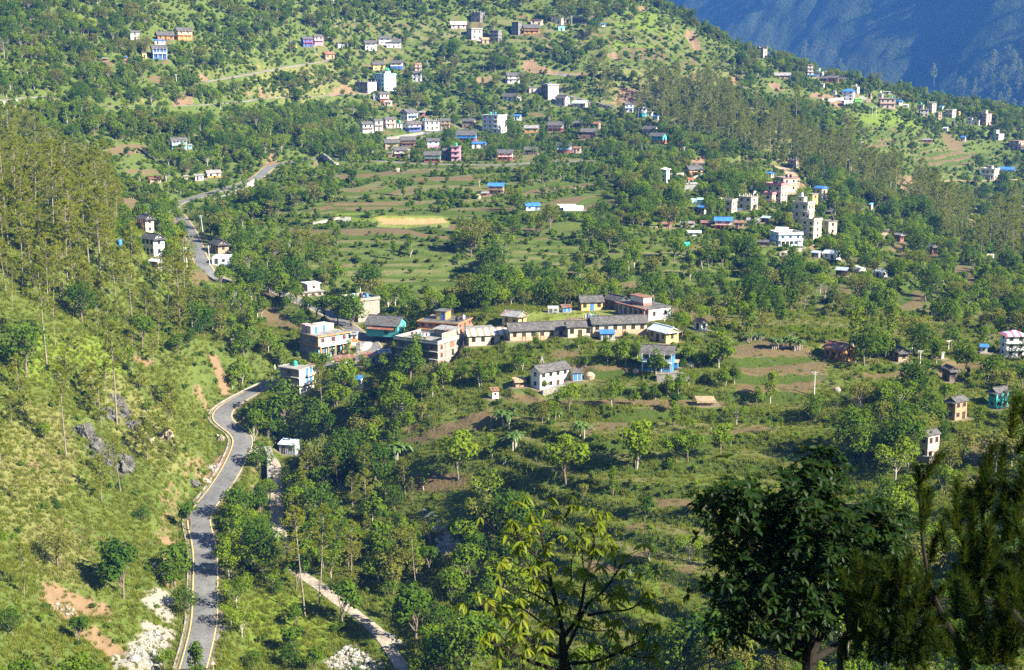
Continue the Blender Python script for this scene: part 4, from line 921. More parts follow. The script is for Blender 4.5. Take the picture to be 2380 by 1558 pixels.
def make_pine(seed, h, bare, w, nb, per=15):
    rg = np.random.default_rng(seed); tr = []; cs = []; ds = []
    tp = wobble((0, 0, -1.5), (rg.normal() * .8, rg.normal() * .8, h), 9, .07, rg)
    tr.append(tube(tp, np.linspace(.19, .04, 9) * (h / 18) ** .7, 6))
    for i in range(nb):
        f = bare + (1 - bare) * (i + rg.uniform()) / nb
        z = f * h; k = (f - bare) / (1 - bare); R = w / 2 * (math.sin(math.pi * min(1, .18 + k * .86)) ** .7) * rg.uniform(.6, 1.1) + .25
        a = rg.uniform(0, 6.28); ti = np.interp(z, tp[:, 2], np.arange(9)); p0 = tp[int(ti)] + (tp[min(int(ti) + 1, 8)] - tp[int(ti)]) * (ti - int(ti))
        e = p0 + np.array([math.cos(a) * R, math.sin(a) * R, R * (.45 * k + .12)])
        br = wobble(p0, e, 5, .08, rg); tr.append(tube(br, np.linspace(.05, .015, 5), 3))
        for q in range(5):
            fr = rg.uniform(.3, 1.05); p = p0 + (e - p0) * fr + rg.normal(size=3) * .22
            cs.append(p); ds.append(unit((e - p0)) * .6 + np.array([0, 0, .8]))
    for i in range(int(bare * 9)):
        z = h * rg.uniform(bare * .6, bare); a = rg.uniform(0, 6.28); R = rg.uniform(.4, 1.3)
        p0 = np.array([np.interp(z, tp[:, 2], tp[:, 0]), np.interp(z, tp[:, 2], tp[:, 1]), z]); tr.append(tube([p0, p0 + np.array([math.cos(a) * R, math.sin(a) * R, .1])], [.04, .015], 3))
    proto('pine_tree', join(tr), tufts(np.array(cs), np.array(ds), per, .60, .055, rg), h, w / 2, MATS['bark_pine'], LM['pine'])
for i, a in enumerate([(17, .40, 6.2, 40), (20, .52, 7.0, 42), (14, .26, 5.6, 38), (11, .16, 4.8, 34), (22, .58, 7.0, 40), (8, .08, 3.8, 28), (16, .38, 5.4, 38)]): make_pine(300 + i, *a)
def make_shrub(seed, w, h, nl, size, mat):
    rg = np.random.default_rng(seed); L = []
    for i in range(5):
        a = rg.uniform(0, 6.28); rad = w * .28 * rg.uniform(.2, 1); lr = w * rg.uniform(.2, .34); L.append((np.array([math.cos(a) * rad, math.sin(a) * rad, h * rg.uniform(.25, .6)]), (lr, lr, lr * h / w)))
    st = [tube(wobble((0, 0, -.5), q[0], 4, .03, rg), [.06, .05, .04, .02], 3) for q in L]
    proto('shrub', join(st), crown_leaves(L, nl, size, rg), h, w / 2, MATS['bark'], LM[mat])
for i, a in enumerate([(2.6, 1.8, 170, .24, 'mid'), (2.2, 1.5, 150, .22, 'olive'), (3.0, 2.2, 200, .26, 'dark'), (2.0, 1.6, 140, .22, 'bright'), (1.6, 1.2, 110, .2, 'mid'), (2.4, 2.6, 170, .24, 'mid')]): make_shrub(400 + i, *a)
def make_bamboo(seed, n_c=26, h=9.5):
    rg = np.random.default_rng(seed); tr = []; P_, D_ = [], []
    for i in range(n_c):
        a = rg.uniform(0, 6.28); r0 = rg.uniform(0, .9); lean = rg.uniform(.8, 3.6); hh_ = h * rg.uniform(.65, 1.1)
        t = np.linspace(0, 1, 8); rr = r0 + lean * t ** 2.2
        pts = np.stack([np.cos(a) * rr, np.sin(a) * rr, hh_ * (t - .16 * t ** 3) - .6], -1); tr.append(tube(pts, np.linspace(.05, .012, 8), 3))
        k = 42; f = rg.uniform(.28, 1, k); c = np.stack([np.interp(f, t, pts[:, j]) for j in range(3)], -1) + rg.normal(size=(k, 3)) * .32
        P_.append(c); D_.append(np.tile([np.cos(a), np.sin(a), -.5], (k, 1)))
    c = np.concatenate(P_); d = np.concatenate(D_)
    proto('bamboo_clump', join(tr), tufts(c, d, 2, .55, .075, rg, .7), h, 3.2, MATS['bark_pale'], LM['bamboo'])
for i in range(3): make_bamboo(500 + i, 26 + 4 * i, 8.5 + i)
def make_banana(seed, h=3.6):
    rg = np.random.default_rng(seed); st, lv = [], []
    for s in range(3):
        o = np.array([rg.normal() * .7, rg.normal() * .7, -.3]) if s else np.array([0, 0, -.3]); hs = h * rg.uniform(.45, .7)
        st.append(tube([o, o + np.array([.05, 0, hs * .6]), o + np.array([0, .05, hs])], [.15, .12, .08], 6))
        for i in range(8):
            a = i * 2.4 + rg.uniform(0, .5); le = rg.uniform(1.5, 2.3); t = np.linspace(0, 1, 6); el = rg.uniform(.7, 1.2)
            rr = le * (t * .85); zz = le * (el * t - 1.05 * el * t ** 2.4 * rg.uniform(.6, 1.1)); wd = .30 * np.sin(np.pi * np.clip(t * .9 + .08, 0, 1)) + .02
            ctr = o + np.array([0, 0, hs]) + np.stack([np.cos(a) * rr, np.sin(a) * rr, zz], -1); sd = np.array([-np.sin(a), np.cos(a), 0])
            v = np.stack([ctr - sd * wd[:, None] - np.array([0, 0, .08]), ctr, ctr + sd * wd[:, None] - np.array([0, 0, .08])], 1).reshape(-1, 3); lv.append((v, grid_faces(6, 3)))
    proto('banana_plant', join(st), join(lv), h, 1.8, MATS['bark_pale'], LM['banana'])
for i in range(3): make_banana(600 + i, 3.4 + .5 * i)
def make_bare(seed, h=8):
    rg = np.random.default_rng(seed); tr = []
    tp = wobble((0, 0, -1), (rg.normal() * .5, rg.normal() * .5, h), 7, .1, rg); tr.append(tube(tp, np.linspace(.2, .03, 7), 5)); cs = []
    for i in range(16):
        k = rg.integers(2, 7); a = rg.uniform(0, 6.28); R = rg.uniform(.8, 2.4); e = tp[k] + np.array([math.cos(a) * R, math.sin(a) * R, R * rg.uniform(.5, 1.2)])
        tr.append(tube(wobble(tp[k], e, 4, .08, rg), [.07, .05, .03, .012], 3)); cs.append(e)
        for _ in range(2): e2 = e + rg.normal(size=3) * .7 + (0, 0, .5); tr.append(tube([e, e2], [.03, .01], 3)); cs.append(e2)
    cs = np.array(cs); proto('bare_tree', join(tr), quads(np.repeat(cs, 2, 0) + rg.normal(size=(len(cs) * 2, 3)) * .2, unit(rg.normal(size=(len(cs) * 2, 3))), .16), h, 2, MATS['bark_pale'], LM['olive'])
for i in range(2): make_bare(700 + i, 7 + 2 * i)
def make_tuft(seed, mat, h=.8, n_=22, w=.55):
    rg = np.random.default_rng(seed); c = np.concatenate([rg.normal(size=(n_, 2)) * w * .5, np.full((n_, 1), -.08)], 1); d = unit(np.concatenate([rg.normal(size=(n_, 2)) * .45, np.ones((n_, 1))], 1))
    sd = unit(np.cross(d, rg.normal(size=(n_, 3)))) * .07; le = h * rg.uniform(.5, 1.2, n_)[:, None]
    v = np.stack([c - sd, c + sd, c + d * le], 1).reshape(-1, 3); f = np.arange(n_ * 3).reshape(n_, 3)
    PROTO.setdefault('grass_tuft', []).append((None, mesh_np('grass_tuft', v, f, LM[mat]), h, w))
for i, a in enumerate([('grass', .8), ('grass', .6), ('straw', .8), ('grass', 1.0)]): make_tuft(800 + i, *a)

# ------------------------------------------------------------------ where plants grow
def wpoly(uv): return cast(G0, uv)[:, :2]
PINE_Z = [(wpoly(F([(-150,250),(60,330),(130,385),(270,470),(300,600),(400,640),(440,720),(420,830),(330,800),(180,745),(0,680),(-150,640)])), 1.0),
          (wpoly(F([(1360,190),(1500,215),(1640,190),(1720,235),(1900,330),(2060,400),(2200,470),(2230,600),(2150,510),(1950,430),(1800,385),(1640,330),(1500,290),(1400,245)])), 1.0),
          (wpoly(F([(640,1080),(950,1130),(980,1220),(880,1330),(690,1260)])), .22), (wpoly(F([(2180,480),(2420,560),(2420,640),(2240,600)])), .6),
          (wpoly(F([(-150,700),(200,760),(440,840),(470,960),(400,1230),(200,1300),(-150,1250)])), .10), (wpoly(F([(560,1300),(950,1180),(1000,1400),(700,1500)])), .10)]
OPEN_Z = [(wpoly(F([(-200,690),(120,740),(440,850),(500,960),(560,1060),(440,1200),(420,1640),(-200,1640)])), .05, .45),
          (wpoly(F([(1400,60),(1560,40),(1740,130),(1660,215),(1400,170)])), .30, .6), (wpoly(F([(1990,250),(2379,330),(2379,410),(2050,400)])), .30, .6),
          (wpoly(F([(560,520),(860,470),(1060,490),(1060,560),(800,600),(560,570)])), .15, .4), (wpoly(F([(700,370),(1440,370),(1460,480),(900,480),(700,450)])), .32, .45), (wpoly(F([(700,555),(1060,545),(1060,680),(800,690),(700,640)])), .55, .6),
          (wpoly(F([(950,900),(1700,800),(1930,800),(2000,1000),(1650,1560),(1230,1560),(1230,1180),(950,1130)])), .24, .55),
          (wpoly(F([(500,1400),(760,1330),(960,1480),(960,1640),(500,1640)])), .10, .35), (wpoly(F([(1230,715),(1440,715),(1450,760),(1235,762)])), 0, 0), (wpoly(F([(1690,770),(1940,820),(1920,940),(1700,945)])), .02, .05),
          (wpoly(F([(1780,1010),(2080,1120),(2040,1300),(1700,1300)])), .15, .8)]
DENSE_Z = [(wpoly(F([(500,1060),(640,1080),(660,1250),(700,1500),(520,1500)])), 1.8), (wpoly(F([(640,880),(950,900),(940,1050),(700,1050)])), 1.1), (wpoly(F([(1000,1130),(1300,1100),(1280,1250),(1000,1400),(880,1350)])), 1.25),
           (wpoly(F([(0,0),(330,0),(300,200),(0,240)])), 1.5)]
N_T, N_S = 70000, 240000
def sample(n_, rmin=95, rmax=1480, amax=.40):
    a = rng.uniform(-amax, amax, n_); r = np.sqrt(rng.uniform(rmin ** 2, rmax ** 2, n_)); return r * np.sin(a), r * np.cos(a), r
def lookup_attr(G, x, y): return glook(G, x, y)
BARE_G = np.maximum.reduce([COVER[k] * (.7 if k in ('rock', 'gravel') else 1) for k in ('soil', 'gravel', 'rock', 'ochre', 'sport')]); BARE_G = np.maximum(BARE_G, COVER['earth'] * .7)
HIDX = None
def visible(x, y, top, slack=0.0):
    """whether the line of sight from the eye to (x, y, top) clears the ground"""
    k = np.linspace(.3, .985, 60); ok = np.ones(len(x), bool)
    for q in k: ok &= glook(G1, x * q, y * q) < top * q + slack + 1.0
    return ok
# keep-clear picture of what the photograph shows unobstructed: nearest depth at each pixel
KC = np.zeros((670, 1024), np.float32); KP = np.zeros((670, 1024), np.float32)
def mark(u0, u1, v0, v1, d, p):
    u0, u1, v0, v1 = int(max(u0, 0)), int(min(u1, 1023)), int(max(v0, 0)), int(min(v1, 669))
    if u1 <= u0 or v1 <= v0: return
    KC[v0:v1 + 1, u0:u1 + 1] = np.maximum(KC[v0:v1 + 1, u0:u1 + 1], d); KP[v0:v1 + 1, u0:u1 + 1] = np.maximum(KP[v0:v1 + 1, u0:u1 + 1], p)
for b in BLD:
    hidden = any(w in b['label'] for w in ('half hidden', 'hidden', 'glimpsed', 'behind'))
    mark(b['u0'] + 1, b['u1'], b['vt'], b['vb'] - ((b['vb'] - b['vt']) * .12 if b['d'] > 520 else 0), b['d'] - 1.5, .6 if hidden else .96 if b['d'] > 520 else .995)
for nm, wd, grade, uv, ln in ROADS:
    pu, pv, pd = project(ln); vis = visible(ln[:, 0], ln[:, 1], ln[:, 2] + .5)
    for u, v, d, ok in zip(pu, pv, pd, vis):
        if grade == 'main' and ((222 < u < 395 and 262 < v < 372 and not (294 < u < 312 and 296 < v < 315)) or (293 < u < 392 and 330 < v < 380)): continue
        if ok: r = wd / 2 * FPX / d; mark(u - r * .8, u + r * .8, v - max(1, r * .3), v + max(1, r * .3), d - 1, .93 if (grade in ('main', 'gravel') and d < 520 and v > 200) else .70)
for kind, pts, soft in REG:
    if kind in ('soil', 'ochre', 'earth', 'gravel', 'sport', 'rock'):
        w3 = cast(G1, pts); d = np.mean(w3[:, 1]) ; uvp = np.array(pts)
        uu, vv_ = np.meshgrid(np.arange(1024), np.arange(670)); x0, x1 = int(max(uvp[:, 0].min(), 0)), int(min(uvp[:, 0].max() + 1, 1023)); y0, y1 = int(max(uvp[:, 1].min(), 0)), int(min(uvp[:, 1].max() + 1, 669))
        if x1 > x0 and y1 > y0:
            sub = inpoly(uvp, uu[y0:y1, x0:x1].astype(float), vv_[y0:y1, x0:x1].astype(float))
            KC[y0:y1, x0:x1] = np.where(sub, np.maximum(KC[y0:y1, x0:x1], d - 4), KC[y0:y1, x0:x1]); KP[y0:y1, x0:x1] = np.where(sub, np.maximum(KP[y0:y1, x0:x1], .80), KP[y0:y1, x0:x1])
def clear_ok(x, y, z, h, r, lo=.25):
    """False where a plant of height h would stand in front of something the photo shows"""
    bad = np.zeros(len(x)); pr = np.zeros(len(x)); cnt = 0
    for fz in (.1, lo, .45, .65, .85, 1.0):
        for fx in (-.8, -.4, 0, .4, .8):
            u, v, d = project(np.stack([x + fx * r, y, z + fz * h], -1))
            iu = np.clip(u.astype(int), 0, 1023); iv = np.clip(v.astype(int), 0, 669)
            hit = (KC[iv, iu] > d + 2.0) & (u >= 0) & (u < 1024) & (v >= 0) & (v < 670)
            bad += hit; pr = np.maximum(pr, np.where(hit, KP[iv, iu], 0)); cnt += 1
    return ~((bad / cnt > .07) & (rng.uniform(size=len(x)) < pr))
def inframe(x, y, z, h, m=12):
    u, v, d = project(np.stack([x, y, z + h * .5], -1)); return (u > -m - 15) & (u < 1024 + m + 15) & (v > -m) & (v < 670 + m + 20)
def zone(zs, x, y, k=1):
    o = np.full(len(x), np.nan)
    for q in zs: o = np.where(inpoly(q[0], x, y), q[k], o)
    return o
PL = {}                                                   # kind -> dict of arrays
def keep(kind, x, y, var, sc, rot):
    PL.setdefault(kind, []).append(np.stack([x, y, HT(x, y), var, sc, rot], -1))
def scatter_trees():
    x, y, r = sample(N_T)
    u01 = rng.uniform(size=len(x)); z = HT(x, y)
    pz = np.nan_to_num(zone(PINE_Z, x, y)); oz = zone(OPEN_Z, x, y); dz = zone(DENSE_Z, x, y)
    clump = fbm(x / 38, y / 38, 3, 200)
    dens = .16 + .62 * sstep(.38, .62, clump); dens = np.where(np.isnan(oz), dens, dens * oz * .75); dens = np.where(np.isnan(dz), dens, np.minimum(dens * dz + .1, 1))
    dens *= 1 - np.clip(glook(BARE_G, x, y) * 1.6, 0, 1)
    dens = dens * (1 - .5 * glook(TREAD, x, y)); dens *= glook(BLOCK, x, y) < .2
    farf = 1 - .25 * sstep(600, 1000, r); dens *= farf
    isp = u01 < pz * np.where(r > 600, .40, .58) * (glook(BLOCK, x, y) < .2)
    isb = ~isp & (rng.uniform(size=len(x)) < dens * .98) & (pz < .5)
    ok = inframe(x, y, z, 8) & (isp | isb)
    x, y, r, z, isp, clump = x[ok], y[ok], r[ok], z[ok], isp[ok], clump[ok]
    # thin out: no two trunks nearer than ~3 m
    cell = {}; kp = np.ones(len(x), bool)
    for i in range(len(x)):
        key = (int(x[i] // 3.2), int(y[i] // 3.2))
        if key in cell: kp[i] = False
        else: cell[key] = 1
    x, y, r, z, isp, clump = x[kp], y[kp], r[kp], z[kp], isp[kp], clump[kp]
    n_ = len(x); sc = rng.uniform(.42, 1.12, n_) * np.where(isp, 1.0, .92)
    nearsm = np.where(~isp & (np.nan_to_num(zone(OPEN_Z, x, y), nan=1) < .3), .72, 1); sc *= nearsm
    tone = fbm(x / 90, y / 90, 2, 230)
    nb, npn = len(PROTO['broadleaf_tree']), len(PROTO['pine_tree'])
    var = np.where(isp, rng.integers(0, npn, n_), rng.integers(0, nb, n_))
    hs = np.where(isp, np.array([p[2] for p in PROTO['pine_tree']])[np.minimum(var, npn - 1)], np.array([p[2] for p in PROTO['broadleaf_tree']])[np.minimum(var, nb - 1)]) * sc
    ok = clear_ok(x, y, z, hs, 2.6 * sc) & visible(x, y, z + hs)
    x, y, isp, sc, var = x[ok], y[ok], isp[ok], sc[ok], var[ok]; rot = rng.uniform(0, 6.28, len(x))
    keep('pine_tree', x[isp], y[isp], var[isp], sc[isp], rot[isp]); keep('broadleaf_tree', x[~isp], y[~isp], var[~isp], sc[~isp], rot[~isp])
scatter_trees()
def scatter_shrubs():
    x, y, r = sample(N_S, 95, 1480); x2, y2, r2_ = sample(190000, 540, 1480); x, y, r = np.concatenate([x, x2]), np.concatenate([y, y2]), np.concatenate([r, r2_]); z = HT(x, y)
    oz = zone(OPEN_Z, x, y, 2)
    dens = .22 + .65 * sstep(.36, .62, fbm(x / 22, y / 22, 3, 300)); dens = np.where(np.isnan(oz), dens, dens * oz); dens = np.where(np.nan_to_num(oz, nan=1) > .1, np.maximum(dens, .85 * glook(RISER, x, y)), dens)
    dens *= 1 - np.clip(glook(BARE_G, x, y) * 1.15, 0, .96); dens *= (1 - .8 * glook(TREAD, x, y)); dens *= glook(BLOCK, x, y) < .1
    dens *= 1 - .5 * np.clip(glook(COVER['lush'], x, y), 0, 1)
    ok = (rng.uniform(size=len(x)) < dens * .9) & inframe(x, y, z, 2); x, y, z, r = x[ok], y[ok], z[ok], r[ok]
    sc = rng.uniform(.4, 1.15, len(x)) * np.where(r < 420, .72, np.where(r > 560, 1.25, 1.0))
    ok = clear_ok(x, y, z, 1.7 * sc, 1.2 * sc) & visible(x, y, z + 1.6); x, y, sc = x[ok], y[ok], sc[ok]
    keep('shrub', x, y, rng.integers(0, len(PROTO['shrub']), len(x)), sc, rng.uniform(0, 6.28, len(x)))
scatter_shrubs()
def scatter_grass(n_=210000):
    x, y, r = sample(n_, 100, 470); z = HT(x, y)
    dens = (.9 - .5 * sstep(330, 470, r)) * (1 - np.clip(glook(BARE_G, x, y) * 1.15, 0, .94)) * (glook(BLOCK, x, y) < .1) * (1 - .6 * glook(TREAD, x, y))
    ok = (rng.uniform(size=len(x)) < dens) & inframe(x, y, z, 1, 4); x, y = x[ok], y[ok]
    ok = visible(x, y, HT(x, y) + .6); x, y = x[ok], y[ok]
    dry = sstep(.3, .7, glook(COVER['dry'], x, y) * .8 + (fbm(x / 9, y / 9, 3, 410) - .5) * 1.6)
    var = np.where(rng.uniform(size=len(x)) < dry * .45, 2, rng.choice([0, 1, 3], len(x)))
    keep('grass_tuft', x, y, var, rng.uniform(.5, 1.25, len(x)), rng.uniform(0, 6.28, len(x)))
scatter_grass()
# plants the photograph shows in particular places: kind, prototype, pixel of the foot, height in pixels
SPEC = []
def S_(kind, var, pts_h):
    for u, v, hp in pts_h: SPEC.append((kind, var, u, v, hp))
def zz(c, r, lst): return [(256 * c + x * .10757, 167.5 * r + y * .10757, h * .10757) for x, y, h in lst]
S_('broadleaf_tree', 0, zz(1,1,[(560,1420,230),(640,1450,260),(760,1470,280),(880,1490,300),(480,1400,200),(380,1290,230),(230,1270,230),(130,1180,240),(40,1080,230),(300,1370,180)]) + zz(0,1,[(1640,560,190),(1560,480,170),(1680,640,150),(1530,380,150),(1610,470,170),(2260,1150,240),(2340,1220,260),(2200,1010,200),(2060,1120,200)]) + zz(1,2,[(330,430,200),(420,440,220),(560,370,210),(640,350,180)]))
S_('broadleaf_tree', 1, zz(2,2,[(880,270,250),(990,240,200),(1050,280,240),(1160,210,180),(620,125,130),(690,300,110),(90,340,250),(230,120,140),(1335,375,240),(1450,570,200),(1550,550,200),(930,660,260),(1130,650,150),(1330,600,140),(1620,260,180),(1920,310,340),(1980,480,200),(2070,450,190),(1750,300,160),(300,500,120)]) + zz(1,2,[(1490,290,300),(1360,240,140),(1200,310,150),(1740,500,250),(2080,480,250),(2180,440,200),(1900,420,180)]))
S_('broadleaf_tree', 11, zz(1,3,[(100,520,250),(60,720,300),(150,820,200),(20,320,250),(230,720,200),(700,700,250),(620,620,220),(1100,560,260),(1000,520,240)]) + zz(0,3,[(2150,700,300),(2200,1000,320),(2250,1250,250),(2150,1150,230),(2120,450,200),(2250,300,250),(2300,600,300)]) + zz(1,2,[(330,1480,250),(480,1540,250),(120,1540,200)]))
S_('bamboo_clump', 1, zz(1,2,[(1650,480,280)]))
S_('banana_plant', 0, zz(1,2,[(2290,860,230),(1190,980,150),(1300,1170,230),(1340,830,80),(720,190,90),(860,300,60),(650,480,70),(2300,1210,100),(180,1010,90)]) + zz(2,2,[(630,940,190),(40,1040,200),(440,780,90),(15,720,70),(1225,330,50)]) + zz(3,2,[(1830,1150,140),(1420,1370,170),(2120,960,110),(620,210,110),(1560,1130,90)]))
S_('banana_plant', 1, zz(3,2,[(20 + 37 * i, 110 + (i * 53) % 29, 110 + (i * 31) % 40) for i in range(9)]) + zz(2,2,[(2150 + 38 * i, 42 + (i * 17) % 20, 90) for i in range(6)]) + zz(0,1,[(1290,450,150),(1620,830,130),(1240,290,80)]) + zz(1,1,[(700,230,50),(1775,230,60),(1510,200,40),(1390,30,40)]) + zz(2,1,[(590,210,70),(850,180,50),(40,300,70),(2020,1490,50),(2130,1480,50)]) + zz(0,0,[(1370,1450,110),(1260,1420,60),(700,520,40)]) + zz(1,0,[(1200,560,50),(1270,1370,50)]))
S_('bamboo_clump', 0, zz(1,2,[(600,1440,560)]) + zz(1,0,[(1780,790,230),(420,1290,170),(1850,650,150),(230,1260,150)]) + zz(2,0,[(760,720,120),(1030,1440,150)]) + zz(0,0,[(470,290,220),(380,400,120),(660,1100,200),(740,1500,220),(1340,520,230),(440,1300,100)]) + zz(0,1,[(1950,400,170),(2010,1480,300),(2250,1500,250)]) + zz(1,3,[(900,20,150)]) + zz(3,2,[(850,640,200),(430,800,150),(620,820,180)]) + zz(2,1,[(740,1230,200),(830,1240,180)]) + zz(2,2,[(1930,230,220)]))
S_('broadleaf_tree', 5, zz(1,2,[(1885,1340,430),(820,560,330),(760,700,240)]) + zz(2,2,[(505,1370,420),(530,700,250),(1150,1240,430),(1520,1190,270),(1640,1170,280),(1940,1130,300),(1660,900,120)]) + zz(2,1,[(1580,1557,220)]))
S_('broadleaf_tree', 2, zz(1,2,[(280,880,470),(1430,420,330),(1010,340,160),(120,900,220)]) + zz(1,1,[(900,1510,340),(210,1190,320),(2140,1400,160)]) + zz(2,1,[(1200,530,260),(960,700,220)]) + zz(3,2,[(900,290,420),(1280,640,330)]) + zz(1,0,[(1790,1330,150)]) + zz(3,1,[(2165,220,190)]))
S_('broadleaf_tree', 9, zz(0,2,[(240,390,520)]) + zz(1,3,[(1980,1700,640),(1700,1690,420)]) + zz(2,3,[(1560,1700,560),(1830,1650,640),(1250,1640,400)]))
S_('broadleaf_tree', 3, zz(2,2,[(1160,1240,420),(340,810,200),(400,800,190)]) + zz(1,2,[(1560,1440,220),(2190,1150,230)]) + zz(3,2,[(20,640,300),(1560,260,230)]) + zz(2,1,[(1140,920,260)]))
S_('broadleaf_tree', 7, zz(0,3,[(1150,900,520),(1640,790,400),(1760,270,260)]) + zz(1,3,[(810,1140,400),(370,820,330),(380,1180,200),(340,1440,260),(1480,1300,500),(1250,880,160)]))
S_('broadleaf_tree', 6, zz(3,2,[(850,700,260)]) + zz(1,1,[(2040,780,300),(2000,830,260)]) + zz(2,1,[(350,610,260)]) + zz(2,0,[(500,230,210),(740,240,210)]))
S_('bare_tree', 0, zz(2,1,[(1200,1170,130),(1140,1140,90),(910,1190,160),(300,240,90)]) + zz(3,1,[(1570,1220,130)]) + zz(0,0,[(40,550,170),(300,1190,70),(210,240,70)]) + zz(2,0,[(330,350,110)]) + zz(1,2,[(2090,480,120)]) + zz(0,2,[(1100,1440 - 1200, 60)]))
S_('pine_tree', 1, zz(0,1,[(295,345,600),(210,1110,760),(670,1060,900),(930,1000,800),(490,1410,560),(60,1160,500),(110,1260,420),(330,1220,300)]) + zz(0,0,[(85,1600,620)]) + zz(1,2,[(630,820,560),(770,1460,330),(1020,1557,560)]) + zz(1,3,[(460,1060,960),(585,990,900),(885,760,580),(1490,830,560),(1020,190,500)]))
S_('pine_tree', 2, zz(0,2,[(740,170,230),(670,130,180),(1240,220,300),(1425,280,330),(1580,670,320),(1625,680,260),(220,750,330),(110,840,300),(945,1557,420),(170,1557,250),(1600,340,170)]) + zz(0,3,[(230,870,470),(530,1557,260),(330,1540,230)]) + zz(0,1,[(1105,1540,330),(1360,1400,320),(1790,1200,300),(1460,1160,260),(830,1260,250),(1245,1480,280)]))
S_('pine_tree', 4, zz(3,1,[(1970,900,430)]) + zz(1,1,[(415,1080,480)]))
sp = cast(G1, [(q[2], q[3]) for q in SPEC])
for (kind, var, u, v, hp), p in zip(SPEC, sp):
    d = p[1] * CA - p[2] * SA; th = math.asin(-p[2] / np.linalg.norm(p)); hm_ = hp * d / FPX / math.cos(th)
    vv = (var + int(u * 7) % 2) % len(PROTO[kind]) if kind in ('banana_plant', 'bamboo_clump', 'bare_tree') else var
    PL.setdefault(kind, []).append(np.array([[p[0], p[1], p[2], vv, hm_ / PROTO[kind][vv][2], (u * 1.7) % 6.28]]))
PL = {k: np.concatenate(v) for k, v in PL.items()}
NSPEC = {k: sum(1 for q in SPEC if q[0] == k) for k in PL}
# ------------------------------------------------------------------ single plants as things, the mass as stuff
LAND = [((b['u0'] + b['u1']) / 2, (b['vt'] + b['vb']) / 2, 'the ' + b['short']) for b in BLD]
for uv, t in ((F([(485,1400)])[0], 'the straight lower road'), (F([(590,1045)])[0], 'the lower road bend'), (F([(510,950)])[0], 'the middle road bend'), (F([(640,1190)])[0], 'the gravel track'), (F([(890,1490)])[0], 'the lowest track'),
              (F([(240,1040)])[0], 'the dark crags'), (F([(150,800)])[0], 'the bright grass shoulder'), (F([(180,1420)])[0], 'the upper earth slip'), (F([(340,1480)])[0], 'the white gravel wash'), (F([(1800,860)])[0], 'the big ploughed field'),
              (F([(950,515)])[0], 'the ochre sports ground'), (F([(1330,735)])[0], 'the grass school yard'), (F([(1450,980)])[0], 'the crescent field'), (F([(1060,990)])[0], 'the banana field'), (F([(1500,1370)])[0], 'the lowest ploughed terraces'),
              (F([(1350,1200)])[0], 'the grassy lower terraces'), (F([(1020,1260)])[0], 'the stony gully'), (F([(2120,690)])[0], 'the bare brown field'), (F([(1700,280)])[0], 'the upper pine slope'), (F([(2250,480)])[0], 'the shaded ravine'),
              (F([(60,450)])[0], 'the pine shoulder'), (F([(1600,130)])[0], 'the grassy hilltop'), (F([(560,440)])[0], 'the white road wall'), (F([(260,350)])[0], 'the red field strip'), (F([(820,210)])[0], 'the orange earth cut'), (F([(1230,160)])[0], 'the red road cutting'), (F([(1650,700)])[0], 'the orchard slope'), (F([(1950,950)])[0], 'the wooded dell')):
    LAND.append((uv[0], uv[1], t))
LU = np.array([(a, b) for a, b, _ in LAND])
USED = {}
ORD = ['closest', 'second closest', 'third closest', 'fourth closest', 'fifth closest', 'sixth closest', 'seventh closest', 'eighth closest', 'ninth closest', 'tenth closest', 'eleventh closest', 'twelfth closest', 'thirteenth closest', 'fourteenth closest', 'fifteenth closest', 'sixteenth closest', 'seventeenth closest', 'eighteenth closest', 'nineteenth closest', 'twentieth closest']
def where_words(u, v, hpx):
    dd = np.hypot(LU[:, 0] - u, (LU[:, 1] - (v - hpx * .5)) * 1.2); k = int(dd.argmin())
    du, dv = u - LU[k, 0], (v - hpx * .4) - LU[k, 1]; a = math.degrees(math.atan2(-dv, du))
    side = ['right of', 'above and right of', 'above', 'above and left of', 'left of', 'below and left of', 'below', 'below and right of'][int(((a + 22.5) % 360) // 45)]
    return side, LAND[k][2], dd[k]
TONE = {'broadleaf_tree': ['green', 'green', 'dark green', 'bright narrow', 'green narrow', 'bright green', 'wide olive', 'dark green', 'green narrow', 'wide dark', 'olive', 'wide bright'],
        'pine_tree': [''] * 7, 'shrub': ['green', 'olive', 'dark', 'bright green', 'green', 'green'], 'banana_plant': [''] * 3, 'bamboo_clump': [''] * 3, 'bare_tree': [''] * 2}
NOUN = {'broadleaf_tree': 'leafy tree', 'pine_tree': 'pine with bare trunk', 'shrub': 'bush', 'banana_plant': 'banana plant with broad leaves', 'bamboo_clump': 'feathery bamboo clump', 'bare_tree': 'nearly leafless pale tree'}
GRP = {'broadleaf_tree': 'leafy trees on the hillside', 'pine_tree': 'pines on the hillside', 'shrub': 'bushes on the slopes', 'banana_plant': 'banana plants by the fields', 'bamboo_clump': 'bamboo clumps on the slopes', 'bare_tree': 'leafless trees on the slopes'}
CAT = {'broadleaf_tree': 'tree', 'pine_tree': 'pine tree', 'shrub': 'bush', 'banana_plant': 'banana plant', 'bamboo_clump': 'bamboo', 'bare_tree': 'tree'}
MASS = {'broadleaf_tree': 'distant_woodland', 'pine_tree': 'distant_pine_forest', 'shrub': 'undergrowth', 'grass_tuft': 'grass'}
LIMIT = {'broadleaf_tree': 300, 'pine_tree': 300, 'shrub': 200, 'banana_plant': 80, 'bamboo_clump': 60, 'bare_tree': 40, 'grass_tuft': 0}
pend = []
